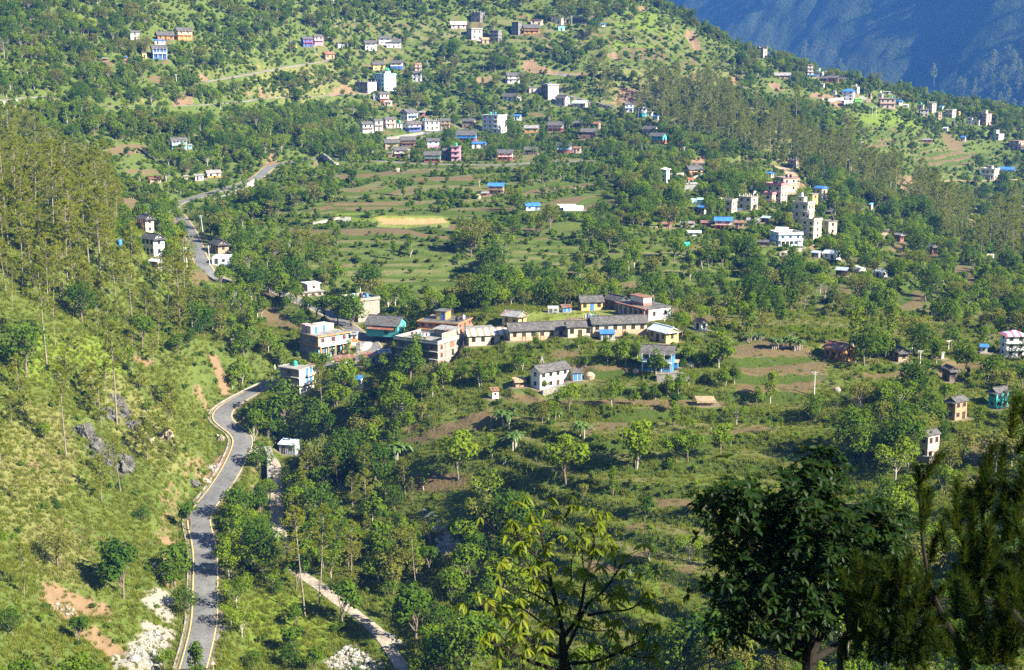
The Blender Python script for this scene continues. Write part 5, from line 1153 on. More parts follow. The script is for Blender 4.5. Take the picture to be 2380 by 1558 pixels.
def single(kind, x, y, z, var, sc, rot):
    t, c, h, r = PROTO[kind][var]
    e = bpy.data.objects.new(kind, None); e.empty_display_size = .5; COL.objects.link(e)
    e.location = (x, y, z); e.rotation_euler = (0, 0, rot); e.scale = (sc, sc, sc)
    for nm, me in (('trunk' if kind not in ('shrub', 'bamboo_clump', 'banana_plant') else 'stem', t), ('crown' if kind not in ('banana_plant', 'bamboo_clump') else 'foliage', c)):
        o = bpy.data.objects.new(nm, me); COL.objects.link(o); o.parent = e
    return e
proto_col = {}
def instancer(name, kind, arr):
    col = bpy.data.collections.new(kind + '_sources')
    for i, (t, c, h, r) in enumerate(PROTO[kind]):
        o = bpy.data.objects.new(f'{kind}_{i:02d}', None)
        if t is not None:
            v1 = np.empty(len(t.vertices) * 3, np.float32); t.vertices.foreach_get('co', v1); bm = bmesh.new(); bm.from_mesh(t)
            nf = len(bm.faces); bm.from_mesh(c)
            bm.faces.ensure_lookup_table()
            for f in bm.faces[nf:]: f.material_index = 1
            me = bpy.data.meshes.new(kind); bm.to_mesh(me); bm.free(); me.materials.append(t.materials[0]); me.materials.append(c.materials[0])
        else: me = c
        bpy.data.objects.remove(o); o = bpy.data.objects.new(f'{kind}_{i:02d}', me); col.objects.link(o)
    me = bpy.data.meshes.new(name); n_ = len(arr); me.vertices.add(n_); me.vertices.foreach_set('co', arr[:, :3].astype(np.float32).ravel())
    for nm, ty, k in (('var', 'INT', 3), ('size', 'FLOAT', 4), ('turn', 'FLOAT', 5)):
        a = me.attributes.new(nm, ty, 'POINT'); a.data.foreach_set('value', arr[:, k].astype(np.int32 if ty == 'INT' else np.float32))
    g = bpy.data.node_groups.new(name, 'GeometryNodeTree')
    g.interface.new_socket('Geometry', in_out='INPUT', socket_type='NodeSocketGeometry'); g.interface.new_socket('Geometry', in_out='OUTPUT', socket_type='NodeSocketGeometry')
    N = g.nodes; gi = N.new('NodeGroupInput'); go = N.new('NodeGroupOutput'); ip = N.new('GeometryNodeInstanceOnPoints'); ci = N.new('GeometryNodeCollectionInfo')
    ci.inputs['Collection'].default_value = col; ci.inputs['Separate Children'].default_value = True; ci.inputs['Reset Children'].default_value = True
    def na(nm, ty):
        q = N.new('GeometryNodeInputNamedAttribute'); q.data_type = ty; q.inputs['Name'].default_value = nm; return [s for s in q.outputs if s.enabled and s.name == 'Attribute'][0]
    cx = N.new('ShaderNodeCombineXYZ'); g.links.new(na('turn', 'FLOAT'), cx.inputs[2])
    g.links.new(gi.outputs[0], ip.inputs['Points']); g.links.new(ci.outputs[0], ip.inputs['Instance']); ip.inputs['Pick Instance'].default_value = True
    g.links.new(na('var', 'INT'), ip.inputs['Instance Index']); g.links.new(cx.outputs[0], ip.inputs['Rotation']); g.links.new(na('size', 'FLOAT'), ip.inputs['Scale'])
    g.links.new(ip.outputs[0], go.inputs[0])
    o = put(name, me, kind='stuff'); md = o.modifiers.new('plants', 'NODES'); md.node_group = g
    return o
for kind, arr in PL.items():
    hh_ = np.array([p[2] for p in PROTO[kind]])[arr[:, 3].astype(int)] * arr[:, 4]
    u, v, d = project(arr[:, :3]); hpx = hh_ * FPX / d
    on = (u > 1) & (u < 1023) & (v - hpx > -6) & (v - hpx < 655)
    rank = np.argsort(-(hpx + np.where(np.arange(len(arr)) >= len(arr) - NSPEC.get(kind, 0), 1000, 0)) * np.where(on, 1, 0))
    lim = LIMIT[kind]; solo = rank[:lim]; rest = rank[lim:]
    solo = solo[on[solo]]
    big = np.median(hpx[solo]) if len(solo) else 0
    for i in solo:
        a = arr[i]; e = single(kind, a[0], a[1], a[2], int(a[3]), a[4], a[5])
        side, lm, dist = where_words(u[i], v[i], hpx[i])
        size = 'towering' if hpx[i] > big * 1.55 else 'tall' if hpx[i] > big * 1.22 else 'small' if hpx[i] < big * .82 else 'middling' if hpx[i] < big else ''
        pend.append((e, kind, ' '.join(w for w in (size, TONE[kind][int(a[3])], NOUN[kind]) if w), side, lm, dist))
    if kind in MASS and len(rest): instancer(MASS[kind], kind, arr[rest])
by = {}
for q in pend: by.setdefault((q[2], q[3], q[4]), []).append(q)
for k, lst in by.items():
    lst.sort(key=lambda q: q[5])
    for i, q in enumerate(lst):
        lab = f'{q[2]} {q[3]} {q[4]}' if len(lst) == 1 else f'{q[2]} {q[3]} {q[4]}, {ORD[min(i, 19)]} of these'
        w = lab.split()
        if len(re.findall(r"[A-Za-z0-9][A-Za-z0-9'-]*", lab)) > 16: lab = lab.replace(' with bare trunk', '').replace(' with broad leaves', '').replace('nearly ', '').replace(' of these', '')
        q[0]['label'] = lab; q[0]['category'] = CAT[q[1]]; q[0]['group'] = GRP[q[1]]

# woods on the far mountain: past counting
qf = rng.uniform(-1500, 700, 9000); tf = rng.uniform(-150, 420, 9000)
ff = fbm(qf / 170, tf / 120, 3, 900) ; okf = (ff > .56) & (rng.uniform(size=9000) < .55)
qf, tf = qf[okf], tf[okf]; FXf = FP0[0] + qf * FT[0] - tf * FM[0]; FYf = FP0[1] + qf * FT[1] - tf * FM[1]
instancer('mountain_forest', 'pine_tree', np.stack([FXf, FYf, far_z(qf, tf), rng.choice([2, 3, 5, 6], len(qf)), rng.uniform(1.6, 3.0, len(qf)), rng.uniform(0, 6.28, len(qf))], -1))
# ------------------------------------------------------------------ building materials
WALL = dict(white=((.62,.61,.58),(.80,.79,.76)), whiteworn=((.50,.48,.43),(.74,.71,.65)), whiter=((.62,.61,.58),(.80,.79,.76)), whiteblue=((.62,.70,.75),(.74,.80,.83)), bluewhite=((.52,.64,.72),(.74,.78,.80)), bluewhite2=((.50,.66,.76),(.66,.76,.82)),
  cream=((.66,.58,.40),(.76,.69,.50)), creamy=((.70,.61,.40),(.78,.70,.50)), creampink=((.62,.52,.42),(.72,.63,.52)), pinkcream=((.60,.46,.38),(.70,.58,.48)), pinkish=((.56,.45,.42),(.66,.56,.52)), pink=((.68,.38,.46),(.76,.50,.56)), pinkd=((.55,.20,.22),(.65,.30,.32)),
  yellow=((.66,.50,.16),(.76,.62,.28)), yellowwhite=((.70,.62,.36),(.76,.70,.50)), orange=((.56,.27,.08),(.66,.36,.14)), orangep=((.62,.36,.22),(.72,.50,.36)), red=((.40,.13,.09),(.52,.20,.14)), redd=((.26,.05,.05),(.36,.09,.08)), redp=((.50,.20,.15),(.60,.28,.22)), redtrim=((.42,.16,.11),(.55,.26,.18)),
  blue=((.06,.14,.55),(.12,.26,.66)), azure=((.06,.30,.62),(.12,.42,.74)), azure2=((.45,.16,.11),(.55,.22,.16)), cyan=((.26,.64,.70),(.40,.74,.78)), teal=((.06,.47,.44),(.14,.58,.54)), mint=((.42,.68,.60),(.54,.76,.68)),
  tan=((.36,.27,.18),(.50,.39,.27)), mud=((.38,.27,.16),(.52,.39,.24)), brown=((.16,.095,.06),(.26,.165,.11)), brick=((.28,.13,.08),(.40,.20,.13)), brickpale=((.42,.36,.29),(.58,.51,.43)), dark=((.07,.06,.05),(.15,.12,.10)), thatch=((.34,.27,.17),(.52,.44,.32)),
  greybrick=((.20,.19,.175),(.33,.31,.28)), greylight=((.40,.38,.34),(.55,.53,.48)), greyblue=((.34,.38,.40),(.46,.50,.52)), stone=((.12,.105,.085),(.26,.23,.19)), stonepale=((.30,.27,.22),(.46,.42,.355)), plank=((.20,.17,.14),(.42,.38,.33)), tinwall=((.40,.42,.43),(.60,.61,.60)), plastic=((.70,.71,.70),(.82,.82,.80)))
for k in ('tan', 'mud', 'brown', 'brick', 'brickpale', 'thatch', 'greybrick', 'greylight', 'greyblue', 'stone', 'stonepale', 'plank', 'tinwall', 'orange', 'orangep', 'red', 'redtrim', 'redp', 'pink', 'pinkd', 'yellow', 'blue', 'azure', 'teal', 'cyan', 'pinkish', 'cream', 'creamy', 'creampink', 'pinkcream', 'yellowwhite'): WALL[k] = tuple(tuple(v * .68 for v in c) for c in WALL[k])
for k in ('white', 'whiteworn', 'whiter', 'whiteblue', 'bluewhite', 'bluewhite2', 'plastic'): WALL[k] = tuple(tuple(v * .84 for v in c) for c in WALL[k])
for k, (a, b2) in WALL.items():
    sc = {'stone': 2.2, 'stonepale': 1.6, 'thatch': 3.0, 'plank': 2.5}.get(k, .7)
    MATS['w_' + k] = simple('wall_' + k, a, b2, sc, .88, .25 if k not in ('stone', 'thatch') else .9, .04, .2, 6, (.32, .68))
def slate_mat(name, c1, c2, c3):
    m, n, l = new_mat(name)
    tc = n.new('ShaderNodeTexCoord').outputs['Object']
    mp = n.new('ShaderNodeMapping'); mp.inputs['Scale'].default_value = (2.2, 3.2, 3.2); l.new(tc, mp.inputs[0])
    vo = n.new('ShaderNodeTexVoronoi'); vo.inputs['Scale'].default_value = 1.0; l.new(mp.outputs[0], vo.inputs['Vector'])
    sp_ = n.new('ShaderNodeSeparateColor'); l.new(vo.outputs['Color'], sp_.inputs[0])
    a = noise(n, l, tc, .45, 5, .65)
    r = ramp_node(n, [(.15, c1), (.5, c2), (.9, c3)]); l.new(fmath(n, l, 'ADD', fmath(n, l, 'MULTIPLY', sp_.outputs[0], .5), fmath(n, l, 'MULTIPLY', a.outputs[0], .5)), r.inputs[0])
    return finish(m, n, l, r.outputs[0], .75, sp_.outputs[1], .6, .06, .3)
def tin_mat(name, c1, c2, rust=.0, metal=.0, rough=.45, stripe=None):
    m, n, l = new_mat(name)
    tc = n.new('ShaderNodeTexCoord').outputs['Object']
    w = n.new('ShaderNodeTexWave'); w.inputs['Scale'].default_value = 1.6; w.bands_direction = 'X'; l.new(tc, w.inputs[0])
    a = noise(n, l, tc, .55, 5, .6)
    r = ramp_node(n, [(.3, c1), (.7, c2)]); l.new(a.outputs[0], r.inputs[0]); col = r.outputs[0]
    if rust:
        rm = n.new('ShaderNodeMapRange'); rm.inputs[1].default_value = .62 - rust * .3; rm.inputs[2].default_value = .72 - rust * .25
        mp = n.new('ShaderNodeMapping'); mp.inputs['Scale'].default_value = (.7, .25, .25); l.new(tc, mp.inputs[0]); b2 = noise(n, l, mp.outputs[0], 1.2, 5, .65); l.new(b2.outputs[0], rm.inputs[0])
        col = mixc(n, l, rm.outputs[0], col, (.22, .085, .04))
    if stripe:
        w2 = n.new('ShaderNodeTexWave'); w2.inputs['Scale'].default_value = .17; w2.bands_direction = 'X'; l.new(tc, w2.inputs[0])
        col = mixc(n, l, fmath(n, l, 'GREATER_THAN', w2.outputs[1], .62), col, stripe)
    return finish(m, n, l, col, rough, w.outputs[1], .5, .04, .4, metal)
ROOF = dict(slate=slate_mat('slate_roof', (.042,.039,.038), (.085,.080,.076), (.15,.142,.132)), slatedark=slate_mat('dark_slate_roof', (.032,.032,.034), (.062,.062,.064), (.11,.11,.11)),
  thatch=simple('thatch_roof', (.24,.16,.09), (.40,.30,.19), 3, .95, .9, .1), tan=simple('plank_roof', (.26,.2,.14), (.4,.32,.23), 2), beige=simple('beige_roof', (.48,.42,.33), (.6,.54,.44), 1), concrete=simple('concrete_roof', (.15,.14,.125), (.30,.285,.255), .5, .85), concretedark=simple('wet_concrete_roof', (.065,.06,.055), (.17,.16,.145), .35, .55),
  tin=tin_mat('grey_tin_roof', (.20,.20,.195), (.32,.32,.31), .35), rust=tin_mat('rusty_tin_roof', (.20,.15,.115), (.32,.26,.21), .85), bluetin=tin_mat('blue_tin_roof', (.03,.13,.46), (.07,.22,.58), 0), bluetinpale=tin_mat('pale_blue_tin_roof', (.42,.50,.56), (.58,.65,.70), .08), whitetin=tin_mat('white_tin_roof', (.58,.60,.60), (.74,.75,.74), .05),
  tinblue=tin_mat('bluegrey_tin_roof', (.28,.34,.42), (.40,.47,.55), .05), tealtin=tin_mat('teal_tin_roof', (.10,.42,.44), (.20,.55,.55), 0), redtin=tin_mat('red_tin_roof', (.50,.10,.05), (.62,.17,.10), 0), pinktin=tin_mat('pink_striped_roof', (.62,.60,.66), (.74,.72,.76), 0, stripe=(.55,.12,.20)), tinstripe=tin_mat('striped_tin_roof', (.50,.51,.50), (.62,.62,.60), 0, stripe=(.34,.20,.13)), mint=simple('mint_water', (.30,.62,.55), (.42,.72,.64), 1, .3), plastic=simple('plastic_sheet', (.68,.70,.70), (.82,.83,.82), .6, .35, .2), white=simple('white_roof', (.62,.61,.58), (.80,.79,.76), 1))
WOOD = dict(brown=simple('brown_wood', (.11,.06,.035), (.22,.13,.08), 2), white=simple('white_rail', (.62,.62,.6), (.78,.78,.76), 2), red=simple('red_rail', (.36,.06,.05), (.5,.12,.09), 2), blue=simple('blue_rail', (.05,.17,.5), (.1,.3,.66), 2), orange=simple('orange_rail', (.5,.2,.07), (.62,.3,.14), 2), redd=simple('dark_red_rail', (.24,.05,.05), (.34,.09,.08), 2))
def glass():
    m, n, l = new_mat('dark_window'); return finish(m, n, l, (.022, .024, .028), .15, None, spec=.5)
MATS['glass'] = glass()
MATS['doorblue'] = simple('blue_door', (.04, .14, .50), (.07, .22, .60), 2)
MATS['doorbrown'] = simple('brown_door', (.05, .03, .02), (.10, .06, .04), 2)
MATS['shutter'] = tin_mat('grey_shutter', (.10,.10,.11), (.18,.18,.19), 0)
# ------------------------------------------------------------------ building pieces
def bxs(lst):
    V, Fc = [], []
    for i, (cx, cyy, cz, sx, sy, sz) in enumerate(lst):
        x0, x1, y0, y1, z0, z1 = cx - sx / 2, cx + sx / 2, cyy - sy / 2, cyy + sy / 2, cz - sz / 2, cz + sz / 2
        V += [(x0,y0,z0),(x1,y0,z0),(x1,y1,z0),(x0,y1,z0),(x0,y0,z1),(x1,y0,z1),(x1,y1,z1),(x0,y1,z1)]
        o = i * 8; Fc += [(o,o+3,o+2,o+1),(o+4,o+5,o+6,o+7),(o,o+1,o+5,o+4),(o+1,o+2,o+6,o+5),(o+2,o+3,o+7,o+6),(o+3,o,o+4,o+7)]
    return np.array(V, float), np.array(Fc)
def part(name, geo, mat, parent, **pr): return put(name, mesh_np(name, geo[0], geo[1], mat), parent, **pr)
def slab(p00, p10, p11, p01, th, nx=1, ny=1, amp=0, seed=0):
    """thick roof sheet over a bilinear quad; ragged by amp"""
    p = [np.array(q, float) for q in (p00, p10, p11, p01)]
    u = np.linspace(0, 1, nx + 1); v = np.linspace(0, 1, ny + 1)
    g = np.array([[(p[0]*(1-a)+p[1]*a)*(1-b2) + (p[3]*(1-a)+p[2]*a)*b2 for b2 in v] for a in u])
    if amp: g[..., 2] += (R_.uniform(size=g.shape[:2]) - .5) * amp
    top = g.reshape(-1, 3); bot = top - np.array([0, 0, th]); n_ = len(top); f = grid_faces(nx + 1, ny + 1)
    F2 = [tuple(q) for q in f] + [tuple(q[::-1] + n_) for q in f]
    idx = np.arange(n_).reshape(nx + 1, ny + 1)
    loop = list(idx[:, 0]) + list(idx[-1, 1:]) + list(idx[-2::-1, -1]) + list(idx[0, -2:0:-1])
    for a, b2 in zip(loop, loop[1:] + loop[:1]): F2.append((a, b2, b2 + n_, a + n_))
    return np.concatenate([top, bot]), np.array(F2)
FRAMES = {k: simple('frame_' + k, a, b2, 2) for k, (a, b2) in dict(brown=((.12,.065,.04),(.2,.12,.08)), white=((.6,.6,.58),(.75,.75,.73)), blue=((.05,.16,.5),(.1,.27,.62)), red=((.38,.1,.06),(.5,.16,.1)), dark=((.05,.04,.035),(.1,.08,.06))).items()}
UW = {}
def unit_window(col):
    """window of unit size in the x-z plane: frame with a mullion, and its pane"""
    if col not in UW:
        f = bxs([(0, 0, .46, 1, .12, .08), (0, 0, -.46, 1.12, .2, .08), (-.46, 0, 0, .08, .12, .84), (.46, 0, 0, .08, .12, .84), (0, -.005, 0, .05, .08, .84), (0, -.006, .1, .84, .07, .045)])
        pn = bxs([(0, .02, 0, .86, .05, .86)])
        both = join([f, pn]); me = mesh_np('window', both[0], both[1], FRAMES[col]); me.materials.append(MATS['glass'])
        for i in range(len(f[1]), len(both[1])): me.polygons[i].material_index = 1
        UW[col] = (mesh_np('window_frame', f[0], f[1], FRAMES[col]), mesh_np('pane', pn[0], pn[1], MATS['glass']), me)
    return UW[col]
def window(parent, x, y, z, w, h, turn, col, near_):
    fr, pn, both = unit_window(col)
    o = bpy.data.objects.new('window', fr if near_ else both); COL.objects.link(o); o.parent = parent
    o.location = (x, y, z); o.rotation_euler = (0, 0, turn); o.scale = (w, 1, h)
    if near_:
        q = bpy.data.objects.new('pane', pn); COL.objects.link(q); q.parent = o
    return o
def door(parent, x, y, z, w, h, turn, mat):
    if ('door', mat) not in UW:
        g = bxs([(0, .03, .5, .84, .06, .96), (-.46, 0, .5, .08, .12, 1), (.46, 0, .5, .08, .12, 1), (0, 0, .97, .84, .12, .06)]); UW[('door', mat)] = mesh_np('door', g[0], g[1], MATS[mat])
    o = bpy.data.objects.new('door', UW[('door', mat)]); COL.objects.link(o); o.parent = parent; o.location = (x, y, z); o.rotation_euler = (0, 0, turn); o.scale = (w, 1, h); return o
def rail(x0, x1, y, z, h=.9, n_=None):
    n_ = n_ or max(3, int((x1 - x0) / .45)); L_ = [((x0 + x1) / 2, y, z + h, x1 - x0, .07, .08), ((x0 + x1) / 2, y, z + h * .5, x1 - x0, .04, .05)]
    return L_ + [(x0 + (x1 - x0) * i / n_, y, z + h / 2, .05, .05, h) for i in range(n_ + 1)]
def thing(name, label, cat, loc, rz=0, group=None):
    o = bpy.data.objects.new(name, None); COL.objects.link(o); o.location = loc; o.rotation_euler = (0, 0, rz); o.empty_display_size = .5
    o['label'] = label; o['category'] = cat
    if group: o['group'] = group
    return o
MATS.update({'t_green': simple('tank_green', (.02,.38,.22), (.04,.48,.30), 1, .4), 't_blue': simple('tank_blue', (.04,.16,.55), (.07,.24,.65), 1, .4), 't_black': simple('tank_black', (.015,.015,.017), (.035,.035,.038), 1, .4), 't_silver': tin_mat('tank_silver', (.5,.5,.5), (.66,.66,.66), 0, .8, .3), 't_white': simple('tank_white', (.65,.65,.65), (.75,.75,.75), 1, .4), 't_bluepale': simple('tank_pale_blue', (.25,.5,.75), (.35,.6,.8), 1, .4)})
TM = {}
def tank_mesh(col):
    if col not in TM:
        pr = [(0, .62), (.55, .62), (.6, .58), (.6, .35), (.64, .33), (.6, .31), (.6, 0), (.64, -.02), (.6, -.04)]
        pr = [(0.0, 1.45), (.16, 1.45), (.17, 1.36), (.50, 1.22), (.56, 1.12), (.56, .80), (.59, .77), (.56, .74), (.56, .45), (.59, .42), (.56, .39), (.56, 0.0)]
        k = 14; an = np.linspace(0, 2 * np.pi, k, endpoint=False); v = np.array([[(r * math.cos(a), r * math.sin(a), z) for a in an] for r, z in pr]).reshape(-1, 3)
        f = [(i * k + j, (i + 1) * k + j, (i + 1) * k + (j + 1) % k, i * k + (j + 1) % k) for i in range(len(pr) - 1) for j in range(k)]
        TM[col] = mesh_np('water_tank', v, np.array(f), MATS['t_' + col], True)
    return TM[col]
def local(b, x, y, z): return (b['c'][0] + x * math.cos(b['ang']) - y * math.sin(b['ang']), b['c'][1] + x * math.sin(b['ang']) + y * math.cos(b['ang']), b['z'] + z)
CATS = dict(village_house='house', concrete_house='house', tin_shed='shed', hut='hut', ruin='ruin', temple='temple', barn='barn', school_building='school building', school_hall='school hall', school_block='school building', outhouse='outhouse', shop_house='shop', stone_building='building', kiosk='kiosk', container_shed='shed', villa='villa', plinth='platform', pool='water tank', pavilion='pavilion', greenhouse='greenhouse')
GRPS = dict(village_house='village houses on the hillside', concrete_house='concrete houses on the hillside', tin_shed='sheds on the hillside', hut='huts on the hillside', school_building='school wings round the yard', school_block='blocks of the cream school', greenhouse='plastic greenhouses', school_hall='school halls', outhouse='outhouses')
HOUSE = {}
def build(b):
    o = b['o']; L, Wd, kind, st = b['L'], b['W'], b['kind'], b['st']; ct, sn = math.cos(b['th']), math.sin(b['th']); f = b['yaw']
    Ha = b['Ha']; near_ = b['d'] < 520; rg = np.random.default_rng(int(b['u0'] * 31 + b['vb'] * 7))
    root = thing(b['name'], b['label'], CATS[b['name']], (b['c'][0], b['c'][1], b['z']), b['ang'], GRPS.get(b['name'])); HOUSE[b['short']] = (root, b); b['root'] = root
    wm = MATS['w_' + b['wall']]; dep = L * abs(math.sin(f)) + Wd * math.cos(f)
    wcol = 'blue' if b['wall'] in ('bluewhite', 'whiteblue', 'bluewhite2') else 'red' if b['wall'] == 'cyan' else 'dark' if b['wall'] in ('white', 'creamy', 'stone', 'greybrick', 'whiteworn') else 'brown'
    def windows_on(h0, sh, stn, skip_door=True, sides=True, wf=None):
        nF = max(1, int(round(L / (2.4 if near_ else 3.4)))); nS = max(1, int(round(Wd / 3.8)))
        for s_ in range(stn):
            z = h0 + s_ * sh + sh * .56; wh = min(1.25, sh * .44); ww = min(1.0, L / nF * .5)
            for i in range(nF):
                x = -L / 2 + L * (i + .5) / nF
                if s_ == 0 and skip_door and (i == nF // 2 or (nF > 4 and i == 1)):
                    door(root, x, -Wd / 2 - .03, h0 + .02, min(1.0, L / nF * .6), min(2.0, sh * .78), 0, 'doorblue' if (o.get('bluedoor') or b['wall'] in ('bluewhite',)) else 'doorbrown')
                else: window(root, x, -Wd / 2 - .02, z, ww, wh, 0, wf or wcol, near_)
            if sides:
                sx = 1 if f < 0 else -1
                for i in range(nS): window(root, sx * (L / 2 + .02), -Wd / 2 + Wd * (i + .5) / nS, z, min(.9, Wd / nS * .45), wh, math.pi / 2 * sx, wf or wcol, near_)
    if kind == 'g':
        rise = (.30 if b['roof'] in ('slate', 'slatedark', 'thatch', 'rust') else .24) * Wd
        hw_ = (Ha - rise * ct - dep / 2 * sn) / ct; hw_ = float(np.clip(hw_, 1.9 * st, 3.0 * st)); b['H'] = hw_
        y0, y1, x0, x1 = -Wd / 2, Wd / 2, -L / 2, L / 2; e = -.8
        v = np.array([(x0,y0,e),(x1,y0,e),(x1,y1,e),(x0,y1,e),(x0,y0,hw_),(x1,y0,hw_),(x1,y1,hw_),(x0,y1,hw_),(x0,0,hw_+rise),(x1,0,hw_+rise)])
        fc = [(0,1,5,4),(1,2,6,5),(2,3,7,6),(3,0,4,7),(4,5,9,8),(6,7,8,9)]; tri = [(5,6,9,9),(7,4,8,8)]
        bm = bmesh.new(); vs_ = [bm.verts.new(q) for q in v]
        for q in fc: bm.faces.new([vs_[i] for i in q])
        bm.faces.new([vs_[i] for i in (5,6,9)]); bm.faces.new([vs_[i] for i in (7,4,8)])
        me = bpy.data.meshes.new('wall'); bm.to_mesh(me); bm.free(); me.materials.append(wm); put('wall', me, root)
        ox, oy = min(.55, L * .07), min(.75, Wd * .14); dz = rise / (Wd / 2) * oy
        nx, ny = max(3, int(L / 1.2)), 4; amp = .10 if b['roof'] in ('slate', 'slatedark', 'thatch') else .03
        th_ = .16 if b['roof'] != 'thatch' else .4
        rm = ROOF[b['roof']]
        for s_ in (-1, 1):
            q = [(x0 - ox, s_ * (Wd / 2 + oy), hw_ - dz + .12), (x1 + ox, s_ * (Wd / 2 + oy), hw_ - dz + .12), (x1 + ox, 0, hw_ + rise + .14 + .01 * (s_ > 0)), (x0 - ox, 0, hw_ + rise + .14 + .01 * (s_ > 0))]
            if s_ > 0: q = [q[1], q[0], q[3], q[2]]
            part('roof', slab(*q, th_, nx, ny, amp), rm, root)
        part('ridge', bxs([(0, 0, hw_ + rise + .2, L + 2 * ox, .34, .1)]), rm, root)
        if 'upper' in o: part('upper_wall', bxs([(0, 0, hw_ * .76, L + .06, Wd + .06, hw_ * .42)]), MATS['w_' + o['upper']], root)
        if 'band' in o:
            bh = hw_ * (.48 if st > 1 else .34); part('plinth_band', bxs([(0, 0, bh / 2 - .3, L + .07, Wd + .07, bh + .6)]), MATS['w_' + o['band']], root)
        if b['name'] == 'school_hall':
            sx = 1 if f < 0 else -1
            part('porch_roof', bxs([(sx * (L / 2 + .5), 0, hw_ * .93, 1.0, Wd * .98, .08)]), rm, root)
        if abs(f) > math.radians(40) and b['name'] == 'village_house':
            sx = 1 if f < 0 else -1
            q = [(sx * (L / 2 + .95), -Wd / 2 - .4, hw_ - .30), (sx * (L / 2 + .95), Wd / 2 + .4, hw_ - .30), (sx * (L / 2 - .02), Wd / 2 + .4, hw_ + .12), (sx * (L / 2 - .02), -Wd / 2 - .4, hw_ + .12)]
            if sx < 0: q = [q[1], q[0], q[3], q[2]]
            part('pent_roof', slab(*q, .12, 2, 1, .04), rm, root)
            window(root, sx * (L / 2 + .02), 0, hw_ + rise * .42, .6, min(.7, rise * .42), math.pi / 2 * sx, 'dark', near_)
        windows_on(0, hw_ / st, st)
        if 'balc' in o:
            zb = hw_ / st * (st - 1) if st > 1 else .15; bw = .95
            g = [(0, -Wd / 2 - bw / 2, zb, L * .96, bw, .14)] + rail(-L * .48, L * .48, -Wd / 2 - bw + .05, zb, .85)
            g += [(-L * .48 + L * .96 * i / 4, -Wd / 2 - bw + .05, zb + (hw_ - zb) / 2, .12, .12, hw_ - zb - .15) for i in range(5)]
            if st > 1: g += [(-L * .47 + L * .94 * i / 3, -Wd / 2 - bw + .05, zb / 2, .14, .14, zb) for i in range(4)]
            part('balcony', bxs(g), WOOD.get(o['balc'], WOOD['brown']), root)
        if 'aw' in o:
            za = hw_ * (.62 if st > 1 else .74); part('awning', slab((-L * .42, -Wd / 2 - 1.9, za - .45), (L * .42, -Wd / 2 - 1.9, za - .45), (L * .42, -Wd / 2 - .02, za), (-L * .42, -Wd / 2 - .02, za), .05, 6, 2, .08), ROOF[o['aw']], root)
    elif kind == 'f':
        hw_ = (Ha - dep * sn * .92) / ct
        if 'hip' in o or 'gab' in o: hw_ = (Ha - dep * sn * .5) / ct - .26 * min(Wd, 8)
        hw_ = float(np.clip(hw_, (1.9 if near_ else 2.0) * st if b['name'] not in ('plinth', 'pool') else .8, 3.5 * st)); sh = hw_ / st; b['H'] = hw_
        if o.get('ruin'):
            t = .35; part('wall', bxs([(0, -Wd/2 + t/2, hw_*.45, L, t, hw_*.9), (0, Wd/2 - t/2, hw_*.5, L, t, hw_), (-L/2 + t/2, 0, hw_*.47, t, Wd - 2*t, hw_*.94), (L/2 - t/2, 0, hw_*.4, t, Wd - 2*t, hw_*.8), (-L*.3, -Wd/2 + t/2, hw_*.95, L*.3, t, hw_*.1)]), wm, root)
            part('floor_slab', bxs([(0, 0, hw_ / 3, L - .8, Wd - .8, .2)]), MATS['w_greylight'], root); windows_on(0, sh, st); return
        part('wall', bxs([(0, 0, hw_ / 2 - .5, L, Wd, hw_ + 1)]), wm, root)
        if b['name'] in ('plinth', 'pool'):
            part('rim', bxs([(0, -Wd/2, hw_ + .08, L + .1, .3, .16), (0, Wd/2, hw_ + .08, L + .1, .3, .16), (-L/2, 0, hw_ + .08, .3, Wd - .3, .16), (L/2, 0, hw_ + .08, .3, Wd - .3, .16)]), ROOF.get(b['roof'], wm), root)
            part('step', bxs([(L*.2, Wd*.2, hw_ + .25, L*.5, Wd*.4, .5)]), wm, root); return
        if 'sidewall' in o:
            for sx in (-1, 1): part('side_wall', bxs([(sx * (L / 2 + .02), 0, hw_ / 2 - .5, .05, Wd + .04, hw_ + 1)]), MATS['w_' + o['sidewall']], root)
        sm = MATS['w_' + o['slabs']] if 'slabs' in o else None
        for s_ in range(1, st):
            if sm: part('floor_slab', bxs([(0, -.2, s_ * sh, L + .55, Wd + .95, .22)]), sm, root)
        if 'hip' in o or 'gab' in o:
            rm = ROOF[o.get('hip') or o.get('gab')]; rz = .26 * min(Wd, 8); ov = .6; X0, Y0 = L / 2 + ov, Wd / 2 + ov; z0 = hw_ + .02
            rx = max(0, X0 - Y0 * .9) if 'hip' in o else X0
            v = np.array([(-X0,-Y0,z0),(X0,-Y0,z0),(X0,Y0,z0),(-X0,Y0,z0),(-rx,0,z0+rz),(rx,0,z0+rz),(-X0,-Y0,z0-.12),(X0,-Y0,z0-.12),(X0,Y0,z0-.12),(-X0,Y0,z0-.12)])
            bm = bmesh.new(); vv = [bm.verts.new(q) for q in v]
            for q in [(0,1,5,4),(2,3,4,5),(1,2,5),(3,0,4),(6,7,1,0),(7,8,2,1),(8,9,3,2),(9,6,0,3),(9,8,7,6)]: bm.faces.new([vv[i] for i in q])
            me = bpy.data.meshes.new('roof'); bm.to_mesh(me); bm.free(); me.materials.append(rm); put('roof', me, root)
        else:
            part('roof', bxs([(0, -.1, hw_ + .06, L + .7, Wd + .9, .2)]), ROOF[b['roof']], root)
            if sm: part('roof_edge', bxs([(0, -Wd/2 - .57, hw_ + .10, L + .78, .08, .30), (-L/2 - .37, -.1, hw_ + .10, .08, Wd + .9, .30), (L/2 + .37, -.1, hw_ + .10, .08, Wd + .9, .30)]), sm, root)
